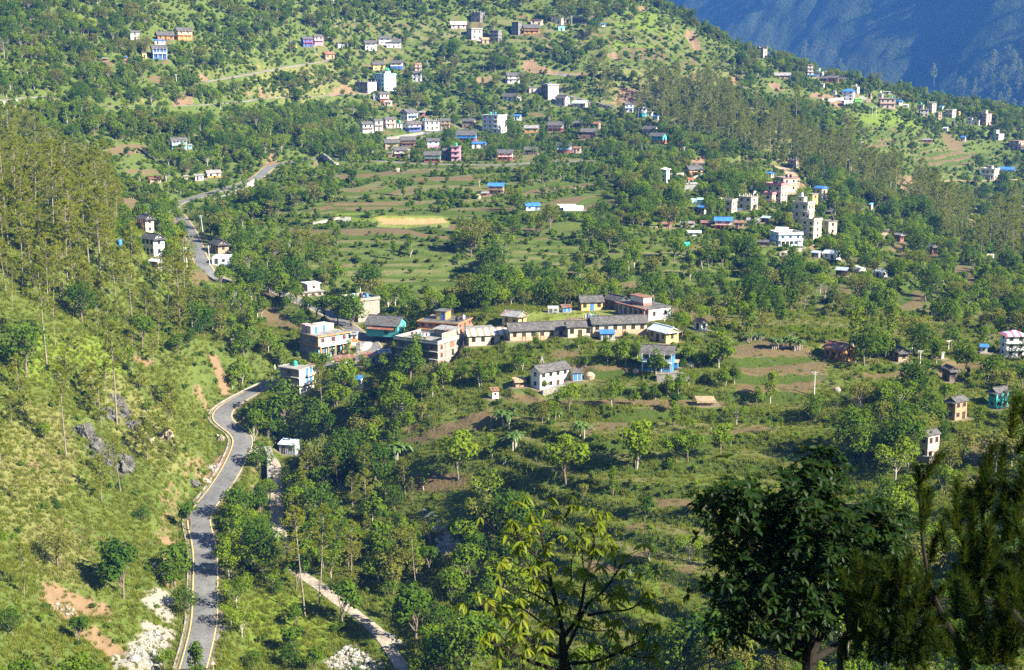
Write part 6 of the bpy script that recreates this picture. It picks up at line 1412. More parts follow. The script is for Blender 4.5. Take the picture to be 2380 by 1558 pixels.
            if o.get('parapet'):
                t = .16; ph = .75; part('parapet', bxs([(0, -Wd/2 - .3, hw_ + .16 + ph/2, L + .5, t, ph), (0, Wd/2 + .1, hw_ + .16 + ph/2, L + .5, t, ph), (-L/2 - .2, -.1, hw_ + .16 + ph/2, t, Wd + .22, ph), (L/2 + .2, -.1, hw_ + .16 + ph/2, t, Wd + .22, ph)]), sm or (MATS['w_' + o['sidewall']] if 'sidewall' in o else wm), root)
            if o.get('stub'):
                for ix in range(4):
                    for iy in (-1, 1): part('pillar', bxs([(-L*.46 + L*.92*ix/3, iy * Wd*.44, hw_ + .7, .3, .3, 1.1)]), MATS['w_greylight'] if b['wall'] != 'creamy' else wm, root)
            if b['roof'] == 'concretedark': pass
        if 'stair' in o:
            cc, fx, fy, fw, fd = o['stair']; w2, d2, h2 = L * fw, Wd * fd, 2.3; px, py = -L/2 + L*fx, -Wd/2 + Wd*fy
            part('roof_room', bxs([(px, py, hw_ + .16 + h2/2, w2, d2, h2)]), MATS['w_' + cc], root)
            part('roof_room_roof', bxs([(px, py, hw_ + .16 + h2 + .08, w2 + .7, d2 + .7, .16)]), ROOF[o.get('stairroof', b['roof'] if b['roof'] != 'none' else 'concrete')], root)
            if 'stairface' in o: part('roof_room_panel', bxs([(px - w2*.14, py - d2/2 - .02, hw_ + .16 + h2*.42, w2*.50, .05, h2*.84)]), MATS['w_' + o['stairface']], root); door(root, px + w2*.27, py - d2/2 - .04, hw_ + .2, .95, 1.9, 0, 'doorblue')
            elif 'stairband' in o: part('roof_room_band', bxs([(px, py, hw_ + .16 + h2*.17, w2 + .06, d2 + .06, h2*.34)]), MATS['w_' + o['stairband']], root)
            else: window(root, px, py - d2/2 - .02, hw_ + 1.4, .8, .8, 0, wcol, near_)
        if o.get('mast'):
            part('mast', bxs([(-L*.15, Wd*.1, hw_ + 1.6, .12, .12, 3.0)]), MATS['w_white'], root)
        if b['name'] == 'school_building':      # verandah wing: columns along the yard side
            part('verandah', bxs([(-L*.45 + L*.9*i/6, -Wd/2 - 1.0, hw_/2, .35, .35, hw_) for i in range(7)] + [(0, -Wd/2 - .5, hw_ + .02, L, 1.6, .18)]), MATS['w_redtrim'], root)
        hero = o.get('hero')
        if hero == 'shop': shop_front(root, b, L, Wd, hw_, sh)
        elif hero == 'stone': stone_extra(root, b, L, Wd, hw_, sh)
        elif hero == 'bluedoor': bluedoor_extra(root, b, L, Wd, hw_, sh)
        else: windows_on(0, sh, st, sides='sidewall' not in o)
        if 'balc' in o and hero is None:
            zb = sh; part('balcony', bxs([(0, -Wd/2 - .6, zb, L, 1.2, .14)] + rail(-L/2, L/2, -Wd/2 - 1.15, zb)), WOOD[o['balc']], root)
        if b['name'] == 'villa':
            part('balcony', bxs([(0, -Wd/2 - .7, sh, L*.98, 1.4, .2), (0, -Wd/2 - 1.36, sh + .5, L*.98, .1, .85)] + [(-L*.46 + L*.92*i/5, -Wd/2 - 1.25, sh/2, .25, .25, sh) for i in range(6)]), MATS['w_white'], root)
    elif kind == 's':
        hb = float(np.clip((Ha - dep * sn * .9) / ct, 1.5, 3.2 * st)); b['H'] = hb; drop = min(.5, hb * .18)
        if o.get('open'):
            part('post', bxs([(-L*.46, -Wd*.44, hb/2 - .3, .14, .14, hb + .5)]), WOOD['brown'], root); part('post', bxs([(L*.46, -Wd*.44, hb/2 - .3, .14, .14, hb + .5)]), WOOD['brown'], root); part('post', bxs([(0, -Wd*.44, hb/2 - .3, .14, .14, hb + .5)]), WOOD['brown'], root)
            part('wall', bxs([(0, Wd*.46, hb/2 - .3, L*.96, .12, hb + .6), (-L*.47, Wd*.1, hb/2 - .3, .1, Wd*.6, hb + .6), (0, -Wd*.40, .2, L*.8, .1, .8)]), wm, root)
        else:
            y0, y1, x0, x1 = -Wd/2, Wd/2, -L/2, L/2; h0, h1 = hb - drop, hb + drop * .3
            v = np.array([(x0,y0,-1),(x1,y0,-1),(x1,y1,-1),(x0,y1,-1),(x0,y0,h0),(x1,y0,h0),(x1,y1,h1),(x0,y1,h1)])
            part('wall', (v, np.array([(0,1,5,4),(1,2,6,5),(2,3,7,6),(3,0,4,7),(4,5,6,7)])), wm, root)
            if o.get('bluedoor'):
                nn = max(2, int(L / 2.2))
                for i in range(nn): door(root, -L/2 + L*(i + .5)/nn, -Wd/2 - .03, .02, .9, hb*.7, 0, 'doorblue')
            elif L > 2.2:
                door(root, -L*.22, -Wd/2 - .03, .02, min(.95, L*.22), hb*.68, 0, 'doorbrown'); window(root, L*.22, -Wd/2 - .02, hb*.5, min(.8, L*.2), hb*.26, 0, 'dark', near_)
            else: window(root, 0, -Wd/2 - .02, hb*.5, .45, .5, 0, 'dark', near_)
            if 'band' in o: part('plinth_band', bxs([(0, 0, hb*.2, L + .07, Wd + .07, hb*.4)]), MATS['w_' + o['band']], root)
            if b['name'] == 'container_shed' or b['wall'] in ('tinwall',):
                part('rib_panel', bxs([(-L/2 + L*(i + .5)/9, -Wd/2 - .03, h0*.5, .06, .05, h0*.9) for i in range(9)]), wm, root)
        if b['roof'] != 'none':
            h0, h1 = hb - drop + .06, hb + drop * .3 + .06; ov = .28
            part('roof', slab((-L/2 - ov, -Wd/2 - ov - .15, h0 - .02), (L/2 + ov, -Wd/2 - ov - .15, h0 - .02), (L/2 + ov, Wd/2 + ov, h1 + .05), (-L/2 - ov, Wd/2 + ov, h1 + .05), .08 if b['roof'] != 'thatch' else .45, max(3, int(L / .8)), 3, .09 if b['roof'] in ('rust', 'thatch', 'slate') else .02), ROOF[b['roof']], root)
            if b['roof'] in ('rust', 'tin') and near_:
                for i in range(5): part('roof_stone', bxs([(rg.uniform(-L*.4, L*.4), rg.uniform(-Wd*.3, Wd*.3), hb + .12, .3, .25, .18)]), MATS['w_greybrick'], root)
    elif kind == 'v':
        r = min(Wd / 2, Ha / ct * .95); hb = r; b['H'] = hb; k = 10; an = np.linspace(0, np.pi, k + 1); xs = np.linspace(-L/2, L/2, 9)
        v = np.array([[(x, -math.cos(a) * Wd / 2, math.sin(a) * hb - .05 + (R_.uniform() - .5) * .05) for a in an] for x in xs]).reshape(-1, 3)
        part('roof', (v, grid_faces(9, k + 1)[:, ::-1]), ROOF.get(b['roof'], wm), root)
        for i, x in enumerate((-L/2, L/2)):
            bm = bmesh.new(); vv = [bm.verts.new((x * .985, -math.cos(a) * Wd * .49, math.sin(a) * hb * .98 - .05)) for a in an]; bm.faces.new(vv); me = bpy.data.meshes.new('end_wall'); bm.to_mesh(me); bm.free(); me.materials.append(wm); put('end_wall', me, root)
        part('hoop', bxs([(x, -Wd/2 - .02, .4, .08, .08, .9) for x in xs]), MATS['w_greylight'], root)
        door(root, -L/2 * 1.0 - .02, 0, 0, .9, min(1.7, hb * .7), -math.pi / 2, 'doorbrown')
def shop_front(root, b, L, Wd, H_, sh):
    gm = MATS['w_redtrim']
    for i in range(5): part('pillar', bxs([(-L/2 + .2 + (L - .4)*i/4, -Wd/2 - .95, sh/2 - .2, .35, .35, sh + .3)]), MATS['w_orange'], root)
    for i in range(4):
        if i != 2: part('shutter', bxs([(-L/2 + .2 + (L - .4)*(i + .5)/4, -Wd/2 - .05, sh*.44, (L - .4)/4*.8, .08, sh*.82)]), MATS['shutter'], root)
        else: door(root, -L/2 + .2 + (L - .4)*(i + .5)/4, -Wd/2 - .04, 0, 1.4, sh*.8, 0, 'doorbrown')
    part('balcony', bxs([(0, -Wd/2 - .65, sh + .02, L, 1.3, .22)] + rail(-L/2, L/2, -Wd/2 - 1.25, sh + .1, .95)), WOOD['white'], root)
    for x in (-.34, .02, .36): window(root, L*x if x != .02 else -L*.02, -Wd/2 - .03, sh*1.58, 1.15, 1.25, 0, 'red', True) if x != .02 else door(root, L*.0, -Wd/2 - .04, sh + .1, 1.3, sh*.75, 0, 'doorbrown')
    part('wall_panel', bxs([(0, -Wd/2 - .015, sh*1.52, L*.20, .03, sh*.86)]), MATS['w_pink'], root); part('corner_post', bxs([(-L/2 + .15, -Wd/2 - .05, sh*1.5, .35, .12, sh)]), MATS['w_orange'], root)
    zt = H_ + .16
    for k, (x, y, w, d, h, c) in enumerate([(-.30, .10, .26, .22, 2.1, 'pinkish'), (.02, .22, .40, .26, 2.2, 'pinkish'), (-.36, .36, .16, .2, 2.3, 'pink'), (.33, .24, .18, .2, 1.7, 'greylight')]):
        rr = part('roof_room', bxs([(L*x, Wd*y, zt + h/2, L*w, Wd*d, h), (L*x, Wd*y, zt + h + .05, L*w + .3, Wd*d + .3, .1)]), MATS['w_' + c], root)
        if k < 2: door(root, L*(x + .04), Wd*(y - d/2) - .03, zt, .9, 1.8, 0, 'doorblue')
def stone_extra(root, b, L, Wd, H_, sh):
    for s_ in (1, 2):
        for i in range(4): window(root, -L*.36 + L*.72*i/3, -Wd/2 - .02, s_*sh + sh*.52, 1.5 if i == 0 else 1.15, sh*.46, 0, 'dark' if i < 2 else 'brown', True)
    for s_ in (0, 1, 2):
        window(root, L/2 + .06, -Wd*.36, s_*sh + sh*.5, 1.0, 1.2, math.pi/2, 'red', True)
        if s_ < 2: window(root, L/2 + .06, Wd*.08, s_*sh + sh*.45, .9, 1.7, math.pi/2, 'dark', True)
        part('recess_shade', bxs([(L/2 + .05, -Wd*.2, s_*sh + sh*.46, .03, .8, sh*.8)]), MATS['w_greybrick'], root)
    part('brick_panel', bxs([(L/2 + .05, Wd*.05, 2*sh + sh*.5, .03, Wd*.16, sh*.8)]), MATS['w_brick'], root)
    zt = H_ + .16
    part('roof_shack', bxs([(L*.22, Wd*.20, zt + 1.1, L*.42, .12, 2.2), (L*.22, Wd*.46, zt + 1.1, L*.42, .12, 2.2), (L*.01, Wd*.33, zt + 1.1, .12, Wd*.3, 2.2)]), MATS['w_plank'], root)
    part('roof_shack_end', bxs([(L*.46, Wd*.08, zt + 1.15, .14, Wd*.72, 2.3)]), MATS['w_stonepale'], root)
    part('roof_shack_roof', slab((-L*.02, Wd*.14, zt + 2.1), (L*.46, Wd*.14, zt + 2.1), (L*.46, Wd*.5, zt + 2.55), (-L*.02, Wd*.5, zt + 2.55), .07, 6, 2, .03), ROOF['tin'], root)
    part('ladder', bxs([(L*.30, Wd*.06 + .0, zt + 1.0, .06, .06, 2.2), (L*.33, Wd*.06, zt + 1.0, .06, .06, 2.2)] + [(L*.315, Wd*.06, zt + .3 + .35*i, L*.03, .05, .05) for i in range(6)]), WOOD['brown'], root)
    cm = [simple('cloth_' + str(i), tuple(x*.8 for x in c), c, 3, .9) for i, c in enumerate([(.7,.12,.2), (.75,.3,.5), (.2,.3,.65), (.8,.8,.8), (.1,.5,.5), (.75,.2,.15), (.85,.55,.6), (.5,.5,.55)])]
    names = ['dark red', 'pink', 'blue', 'white', 'teal', 'scarlet', 'pale pink', 'grey']
    rg = np.random.default_rng(5)
    for i in range(8):
        x = -L*.36 + L*.36*i/7; w = rg.uniform(.5, .8); hh2 = rg.uniform(.5, .8); y = -Wd*.12 + (i % 2)*.9
        sx = np.linspace(-w/2, w/2, 5); v = np.array([[(q, .06*math.sin(q*9 + i), zq) for zq in (0, -hh2/2, -hh2)] for q in sx]).reshape(-1, 3)
        g = (v, grid_faces(5, 3)); o = put('washing', mesh_np('washing', g[0], g[1], cm[i])); o.location = local(b, x, y, zt + 1.25); o.rotation_euler = (0, 0, b['ang'] + .1*i)
        o['label'] = f'{names[i]} washing hung out on the terrace of the big stone building'; o['category'] = 'washing'; o['group'] = 'washing on the terrace'
    part('washing_line', bxs([(-L*.18, -Wd*.12, zt + 1.28, L*.46, .02, .02), (-L*.18, -Wd*.12 + .9, zt + 1.28, L*.46, .02, .02), (-L*.41, -Wd*.12, zt + .65, .06, .06, 1.3), (L*.05, -Wd*.12, zt + .65, .06, .06, 1.3)]), WOOD['brown'], root)
def bluedoor_extra(root, b, L, Wd, H_, sh):
    for s_ in (0, 1, 2):
        window(root, -L*.02, -Wd/2 - .02, s_*sh + sh*.55, 1.2, 1.15, 0, 'brown', True)
        if s_ < 3:
            part('side_balcony', bxs([(L/2 + .55, Wd*.18, s_*sh + .1, 1.0, Wd*.56, .16), (L/2 + 1.0, Wd*.18, s_*sh + .5, .08, Wd*.56, .7)]), MATS['w_pinkish'], root)
            if s_: door(root, L/2 + .06, Wd*.05, s_*sh + .1, .95, 2.0, math.pi/2, 'doorblue'); door(root, L/2 + .06, Wd*.30, s_*sh + .1, .95, 2.0, math.pi/2, 'doorblue')
    part('side_terrace', bxs([(-L/2 - 1.2, -.1, sh*1.0, 2.4, Wd*.9, 2*sh*.96)]), MATS['w_greybrick'], root)
    part('tarp_roof', slab((-L/2 - 2.3, -Wd*.4, sh*2.02 + 1.1), (-L/2 - .1, -Wd*.4, sh*2.02 + 1.3), (-L/2 - .1, Wd*.4, sh*2.02 + 1.5), (-L/2 - 2.3, Wd*.4, sh*2.02 + 1.2), .05, 4, 3, .12), ROOF['bluetin'], root)
for b in BLD: build(b)
for b in BLD:
    tl = b['o'].get('tank', [])
    for i, (fx, fy, col) in enumerate(tl):
        if 'H' not in b: continue
        st_ = b['o'].get('stair'); zt = b['H'] + .16
        if st_ and abs(fx - st_[1]) < st_[3] / 2 and abs(fy - st_[2]) < st_[4] / 2: zt += 2.3 + .16
        x, y = -b['L']/2 + b['L']*fx, -b['W']/2 + b['W']*fy
        base_o = put('water_tank', tank_mesh(col)); base_o.location = local(b, x, y, zt)
        sc = 1.0 if b['d'] < 520 else 1.15; base_o.scale = (sc, sc, sc)
        cn = {'bluepale': 'pale blue'}.get(col, col)
        same = [q for q in tl if q[2] == col]
        extra = '' if len(same) == 1 else f', {["first", "second", "third"][same.index((fx, fy, col))]} from its shaded end'
        base_o['label'] = f'{cn} water tank on the {b["short"]}{extra}' ; base_o['category'] = 'water tank'; base_o['group'] = 'water tanks on roofs'
# ------------------------------------------------------------------ walls, poles, vehicles, people and other small things
def P1(c, r, x, y, G=None): return cast(G1 if G is None else G, Z(c, r, [(x, y)]))[0]
def pxm(p): return (p[1] * CA - p[2] * SA) / FPX
def wallstrip(name, label, cat, pts, hpx, mat, th=.5, group=None, lean=.15):
    w3 = cast(G1, pts); ln = smooth_line(w3, 1.0, 2); n_ = len(ln); s = np.array([pxm(q) for q in ln]); h = np.interp(np.linspace(0, 1, n_), np.linspace(0, 1, len(hpx)), hpx) * s
    t = np.gradient(ln[:, :2], axis=0); t = unit(t); nr = np.stack([t[:, 1], -t[:, 0]], -1)
    if (nr * ln[:, :2]).sum() > 0: nr = -nr                       # face the valley side
    jag = (vnoise(np.arange(n_) * .7, np.zeros(n_), 5) - .5) * .18
    co = np.zeros((n_, 5, 3))
    for j, (o, z) in enumerate([(.0, -.8), (-lean, 1), (-lean - th, 1), (-lean - th, -.8), (0, -.8)]):
        co[:, j, :2] = ln[:, :2] + nr * o; co[:, j, 2] = ln[:, 2] + (h + jag if z == 1 else z)
    ends = []
    f = grid_faces(n_, 5); co = co.reshape(-1, 3)
    f = np.concatenate([f, [[0, 1, 2, 3], [(n_ - 1) * 5 + 3, (n_ - 1) * 5 + 2, (n_ - 1) * 5 + 1, (n_ - 1) * 5]]])
    root = thing(name, label, cat, tuple(ln[n_ // 2]), 0, group)
    o = put('wall', mesh_np(name, co - ln[n_ // 2], f, mat), root)
    cz = np.zeros((n_, 4, 3))
    for j, (oo, z) in enumerate([(.06, .0), (.06, .14), (-lean - th - .06, .14), (-lean - th - .06, 0)]):
        cz[:, j, :2] = ln[:, :2] + nr * (oo - lean); cz[:, j, 2] = ln[:, 2] + h + jag + z + .01
    put('coping', mesh_np('coping', cz.reshape(-1, 3) - ln[n_ // 2], grid_faces(n_, 4), MATS['kerb']), root)
    return root
MATS['stonewall'] = simple('stone_wall', (.14, .128, .108), (.32, .295, .25), 2.4, .9, .8, .08)
MATS['whitewall'] = simple('pale_stone_wall', (.22, .205, .18), (.40, .38, .34), 1.6, .9, .7, .08)
GW = 'retaining walls beside roads and terraces'
wallstrip('retaining_wall', 'long pale stone wall holding up the curving road above the ravine trees', 'wall', Z(0,1,[(1990,300),(2090,290),(2200,255),(2290,215),(2370,165)]), [2, 3.5, 4.5, 5.5, 6], MATS['whitewall'], .6, GW)
wallstrip('retaining_wall', 'bright broken stone wall beside the road below the village', 'wall', Z(1,0,[(590,1470),(650,1520),(720,1540),(770,1530)]), [3, 7, 7, 2], MATS['whitewall'], .6, GW)
wallstrip('retaining_wall', 'grey stone wall below the village street', 'wall', Z(1,0,[(1215,1300),(1330,1292),(1450,1272),(1560,1248)]), [2.5, 3, 3, 2], MATS['stonewall'], .5, GW)
wallstrip('retaining_wall', 'curved cream stone wall inside the road bend beside the kiosk', 'wall', Z(1,2,[(930,155),(1000,165),(1060,140),(1085,100)]), [8, 9, 7, 3], MATS['whitewall'], .6, GW)
wallstrip('retaining_wall', 'tall grey wall with a flat top between the road bend and the gravel track', 'wall', Z(1,2,[(105,1430),(102,1300),(100,1180),(70,1085)]), [14, 12, 9, 5], MATS['whitewall'], 1.4, GW)
wallstrip('retaining_wall', 'stone terrace wall under the bright blue house', 'wall', Z(2,2,[(1345,440),(1450,435),(1560,425),(1640,430)]), [8, 8, 8, 6], MATS['stonewall'], .6, GW)
wallstrip('retaining_wall', 'low stone terrace wall under the long white house', 'wall', Z(2,2,[(290,570),(380,545),(470,510),(545,470)]), [5, 5, 5, 3], MATS['stonewall'], .6, GW)
wallstrip('retaining_wall', 'stone wall corner under the steep gabled cream house', 'wall', Z(3,2,[(1430,1190),(1480,1205),(1560,1195)]), [6, 7, 6], MATS['stonewall'], .5, GW)
wallstrip('retaining_wall', 'first dark stone wall below the pale blue villa', 'wall', Z(3,1,[(110,830),(200,815),(290,790),(352,775)]), [4, 4.5, 4, 3], MATS['stonewall'], .5, GW)
wallstrip('retaining_wall', 'second stone wall lower on the bank below the pale blue villa', 'wall', Z(3,1,[(130,858),(200,850),(232,842)]), [2.5, 3, 2], MATS['stonewall'], .5, GW)
wallstrip('retaining_wall', 'pale concrete wall between the blue grey shed and the white hall', 'wall', Z(3,1,[(490,835),(540,815),(580,800)]), [4, 4, 3], MATS['whitewall'], .4, GW)
wallstrip('retaining_wall', 'pale concrete wall under the ridge buses and blue hipped house', 'wall', Z(3,0,[(500,925),(560,945),(640,943),(705,935)]), [2, 3, 3.2, 3], MATS['whitewall'], .5, GW)
wallstrip('garden_wall', 'long low concrete wall on the green terrace left of the sports ground', 'wall', Z(1,1,[(530,530),(620,520),(700,500),(785,478)]), [2.2, 2.4, 2.2, 2], MATS['whitewall'], .3, GW)
wallstrip('retaining_wall', 'grey courtyard wall between the narrow white house and the temple', 'wall', Z(2,1,[(1465,98),(1530,98),(1600,92)]), [4.5, 4.5, 4.5], MATS['whitewall'], .4, GW)
wallstrip('retaining_wall', 'bright stone wall below the red temple terrace', 'wall', Z(2,1,[(1690,122),(1750,105),(1820,80)]), [3.5, 4.2, 4], MATS['whitewall'], .4, GW)
wallstrip('retaining_wall', 'stone bank below the far bend road at the picture side', 'wall', Z(0,0,[(0,975),(90,970),(170,945)]), [3, 3.5, 2], MATS['whitewall'], .5, GW)
wallstrip('retaining_wall', 'stone edge of the road above the low white gabled house', 'wall', Z(2,0,[(800,985),(880,1008),(950,1015)]), [2.5, 2.5, 2], MATS['whitewall'], .4, GW)
wallstrip('retaining_wall', 'low roadside wall where the road passes the earth cut road corner', 'wall', Z(2,0,[(430,700),(480,710),(530,712)]), [2.4, 2.6, 2], MATS['whitewall'], .4, GW)
# open cistern beside the long low wall
p = P1(1, 1, 820, 508); s = pxm(p); L_ = 115 * .10757 * s
root = thing('cistern', 'open concrete cistern boxes at the end of the long low wall', 'cistern', tuple(p + np.array([0, 1.5, 0])), .1)
part('basin', bxs([(-L_/4, -1.3, .6, L_/2 - .1, .2, 1.6), (-L_/4, 1.3, .6, L_/2 - .1, .2, 1.6), (-L_/2 + .1, 0, .6, .2, 2.4, 1.6), (-.1, 0, .6, .2, 2.4, 1.6)]), MATS['whitewall'], root)
part('basin', bxs([(L_/4, -1.3, .8, L_/2 - .1, .2, 2.0), (L_/4, 1.3, .8, L_/2 - .1, .2, 2.0), (L_/2 - .1, 0, .8, .2, 2.4, 2.0)]), MATS['whitewall'], root)
# electricity poles: foot, height in zoom px, lean
MATS['pole'] = simple('concrete_pole', (.42, .41, .39), (.62, .60, .57), 1)
MATS['wire'] = simple('wire', (.10, .10, .10), (.2, .2, .2), 1)
POLES = [(0,0,1643,780,88,-.04,'beside the high road below the deep blue house'), (1,0,548,505,85,0,'between the pink based row house and the ochre mud house'), (1,0,1422,1482,95,0,'right beside the white brown house'), (1,0,965,855,50,.3,'leaning beside the grey plastered house'),
  (0,1,1890,620,175,-.10,'leaning beside the road above the people'), (0,1,1740,935,195,-.03,'on the bank left of the road with people'), (0,1,1950,915,190,-.03,'in front of the dark double roof house'), (0,1,1795,1540,240,-.05,'low on the wooded slope below the silver roof shed'),
  (3,2,428,575,240,0,'with insulators at the lower corner of the big ploughed field'), (3,2,1337,180,175,0,'behind the hidden tan house'), (3,2,1677,135,85,0,'among trees above the hidden dark slate house'), (3,2,1412,285,145,0,'beside the glimpsed white shed'), (3,2,2038,465,170,.03,'above the teal gabled house'), (3,2,1445,780,120,.05,'in the dell above the steep gabled cream house'), (3,2,1405,1140,200,.05,'in front of the steep gabled cream house'),
  (3,0,967,1090,100,0,'thinner one of the pair on the grass below the ridge road'), (3,0,1005,1095,105,0,'thicker one of the pair on the grass below the ridge road'), (3,0,540,715,55,0,'on the skyline beside the white skyline house'), (3,0,898,875,65,0,'slim and dark beside the ridge road'), (2,0,1605,1475,110,-.06,'on the scrub slope above the red temple'), (2,0,555,245,95,0,'pale beside the hilltop hamlet trees'), (2,0,745,245,55,0,'short beside the open hilltop shelter'),
  (2,1,1416,1557,165,0,'in front of the silver roof hall'), (1,1,1285,1557,180,-.03,'between the teal slate house and the big stone building'), (3,1,1278,460,80,0,'thin one beside the spur path'), (3,1,1305,450,75,0,'thick one beside the spur path'), (1,0,2110,645,75,.2,'leaning on the far red bank')]
def pole(p, h, lean, label, cat='utility pole'):
    root = thing('utility_pole', label, cat, tuple(p), R_.uniform(0, .4), 'electricity poles')
    part('post', tube([(0, 0, -.6), (lean * h * .5, 0, h * .5), (lean * h, 0, h)], [.17, .14, .10], 8), MATS['pole'], root)
    part('crossarm', bxs([(lean * h * .95, 0, h * .95, 1.5, .10, .10), (lean * h * .88, 0, h * .88, 1.1, .09, .09)]), MATS['pole'], root)
    for i in (-.65, 0, .65): part('insulator', tube([(lean * h * .95 + i, 0, h * .95 + .05), (lean * h * .95 + i, 0, h * .95 + .28)], [.06, .04], 6), MATS['w_white'], root)
    return root
PTOP = []
for c, r, x, y, hp, lean, lab in POLES:
    p = P1(c, r, x, y); h = min(hp * .10757 * pxm(p) / math.cos(.2), 11); pole(p, h, lean, 'grey electricity pole ' + lab); PTOP.append(p + np.array([lean * h, 0, h * .95]))
def wires(a, b2, label):
    root = thing('power_line', label, 'power line', tuple((a + b2) / 2), 0, 'power lines')
    for k, o in enumerate((-.6, 0, .6)):
        t = np.linspace(0, 1, 14)[:, None]; q = a + (b2 - a) * t; q[:, 2] -= 4 * t[:, 0] * (1 - t[:, 0]) * np.linalg.norm(b2 - a) * .03 - .1; q[:, 0] += o
        part('wire', tube(q - (a + b2) / 2, np.full(14, .022), 3), MATS['wire'], root)
wires(PTOP[8], PTOP[14], 'sagging wires from the field corner pole down to the steep gabled cream house'); wires(PTOP[4], PTOP[6], 'wires along the road with people past the dark double roof house'); wires(PTOP[6], PTOP[7], 'wires running down from the dark double roof house to the wooded slope'); wires(PTOP[9], PTOP[11], 'wires between the two poles near the hidden tan house'); wires(PTOP[22], PTOP[8], 'long wires from the silver roof hall across the ploughed field')
# H-frame transformer on the ridge and the lattice mast at the hamlet
p = P1(3, 0, 675, 745); s = pxm(p); h = 62 * .10757 * s; g = 28 * .10757 * s
root = thing('transformer_frame', 'rust brown two legged transformer frame standing on the ridge skyline', 'transformer frame', tuple(p)); 
part('post', bxs([(-g/2, 0, h/2 - .5, .28, .28, h + 1)]), MATS['w_redtrim'], root); part('post', bxs([(g/2, 0, h/2 - .5, .28, .28, h + 1)]), MATS['w_redtrim'], root); part('crossarm', bxs([(0, 0, h - .2, g + .8, .2, .25), (0, 0, h*.7, g, .15, .18)]), MATS['w_redtrim'], root)
p = P1(3, 1, 510, 120); s = pxm(p); h = 110 * .10757 * s; g = 18 * .10757 * s
root = thing('transformer_frame', 'tall pale two legged pole frame behind the blue gable cream block', 'transformer frame', tuple(p))
for sx in (-1, 1): part('post', bxs([(sx*g/2, 0, h/2 - .5, .25, .25, h + 1)]), MATS['pole'], root)
part('crossarm', bxs([(0, 0, h*.95, g + .5, .15, .2), (0, 0, h*.6, g, .12, .15)]), MATS['pole'], root)
p = P1(1, 2, 2005 - 60, 95); s = pxm(p); h = 190 * .10757 * s
root = thing('lattice_pylon', 'dark steel lattice pylon in front of the striped school annex', 'pylon', tuple(p))
lv = []
for i in range(8):
    z0, z1 = h * i / 8, h * (i + 1) / 8; w0, w1 = .55 * (1 - i / 10), .55 * (1 - (i + 1) / 10)
    for a, b2 in ((1, 1), (1, -1), (-1, -1), (-1, 1)): lv.append(tube([(a*w0, b2*w0, z0 - .05), (a*w1, b2*w1, z1)], [.05, .05], 4)); lv.append(tube([(a*w0, b2*w0, z0), (-b2*w1, a*w1, z1)], [.03, .03], 3))
part('lattice', join(lv), MATS['wire'], root); part('crossarm', bxs([(0, 0, h*.96, 2.0, .12, .12), (0, 0, h*.84, 1.7, .12, .12)]), MATS['wire'], root)
# five flags in the yard
for k, (x, hp, cols, nm) in enumerate([(666, 62, ('yellow',), 'yellow'), (690, 60, ('blue',), 'dark blue'), (722, 64, ('white',), 'white'), (754, 58, ('teal',), 'green'), (790, 64, ('red', 'white'), 'red and white')]):
    p = P1(2, 1, x, 1412); h = hp * .10757 * pxm(p); root = thing('flagpole', f'{nm} flag hanging limp on its pole in the grass school yard', 'flag', tuple(p), 0, 'five flags in the school yard')
    part('pole', tube([(0, 0, -.3), (0, 0, h)], [.05, .03], 6), MATS['w_white'], root)
    v = np.array([[(.06 + .55 * a, .12 * math.sin(a * 7 + b2), h - .08 - 1.5 * b2 - .25 * a) for b2 in np.linspace(0, 1, 5)] for a in np.linspace(0, 1, 4)]).reshape(-1, 3)
    part('cloth', (v, grid_faces(4, 5)), MATS['w_' + cols[0]], root)
    if len(cols) > 1: v2 = v.copy(); v2[:, 1] -= .03; part('cloth_stripe', (v2, grid_faces(4, 5)[4:8]), MATS['w_' + cols[1]], root)
# buses on the ridge
def bus(p, L_, turn, body, stripe, label):
    root = thing('bus', label, 'bus', tuple(p), turn, 'buses parked on the ridge'); Wb, Hb = 2.5, 3.0
    pr = [(-L_/2, .45), (L_/2 - .1, .45), (L_/2, 1.2), (L_/2 - .25, Hb - .25), (L_/2 - .6, Hb), (-L_/2 + .3, Hb), (-L_/2, Hb - .35)]
    n_ = len(pr); v = np.array([(x, -Wb/2, z) for x, z in pr] + [(x, Wb/2, z) for x, z in pr]); bm = bmesh.new(); vv = [bm.verts.new(q) for q in v]
    bm.faces.new(vv[:n_]); bm.faces.new(vv[n_:][::-1])
    for i in range(n_): bm.faces.new([vv[i], vv[i + n_], vv[(i + 1) % n_ + n_], vv[(i + 1) % n_]])
    bmesh.ops.recalc_face_normals(bm, faces=bm.faces); me = bpy.data.meshes.new('body'); bm.to_mesh(me); bm.free(); me.materials.append(MATS[body]); put('body', me, root)
    for sy in (-1, 1):
        for i in range(6): part('window', bxs([(-L_*.40 + L_*.76*i/5, sy*(Wb/2 + .01), 2.05, L_*.12, .04, .85)]), MATS['glass'], root)
        part('stripe', bxs([(0, sy*(Wb/2 + .01), 1.0, L_*.94, .03, .5)]), MATS[stripe], root)
        for x in (-L_*.30, L_*.32): part('wheel', (lambda a: (a[0] @ np.array([[1,0,0],[0,0,1],[0,1,0]]) * 1.0 + np.array([x, sy*(Wb/2 - .15), .5]), a[1]))(tube([(0,0,-.15),(0,0,.15)], [.5,.5], 14)), MATS['t_black'], root)
    part('windscreen', bxs([(L_/2 - .10, 0, 2.0, .10, 2.1, 1.1)]), MATS['glass'], root); part('bumper', bxs([(L_/2 + .02, 0, .6, .2, 2.4, .3)]), MATS['shutter'], root)
    for sy in (-.9, .9): part('headlight', bxs([(L_/2 - .02, sy, .95, .12, .3, .25)]), MATS['w_white'], root)
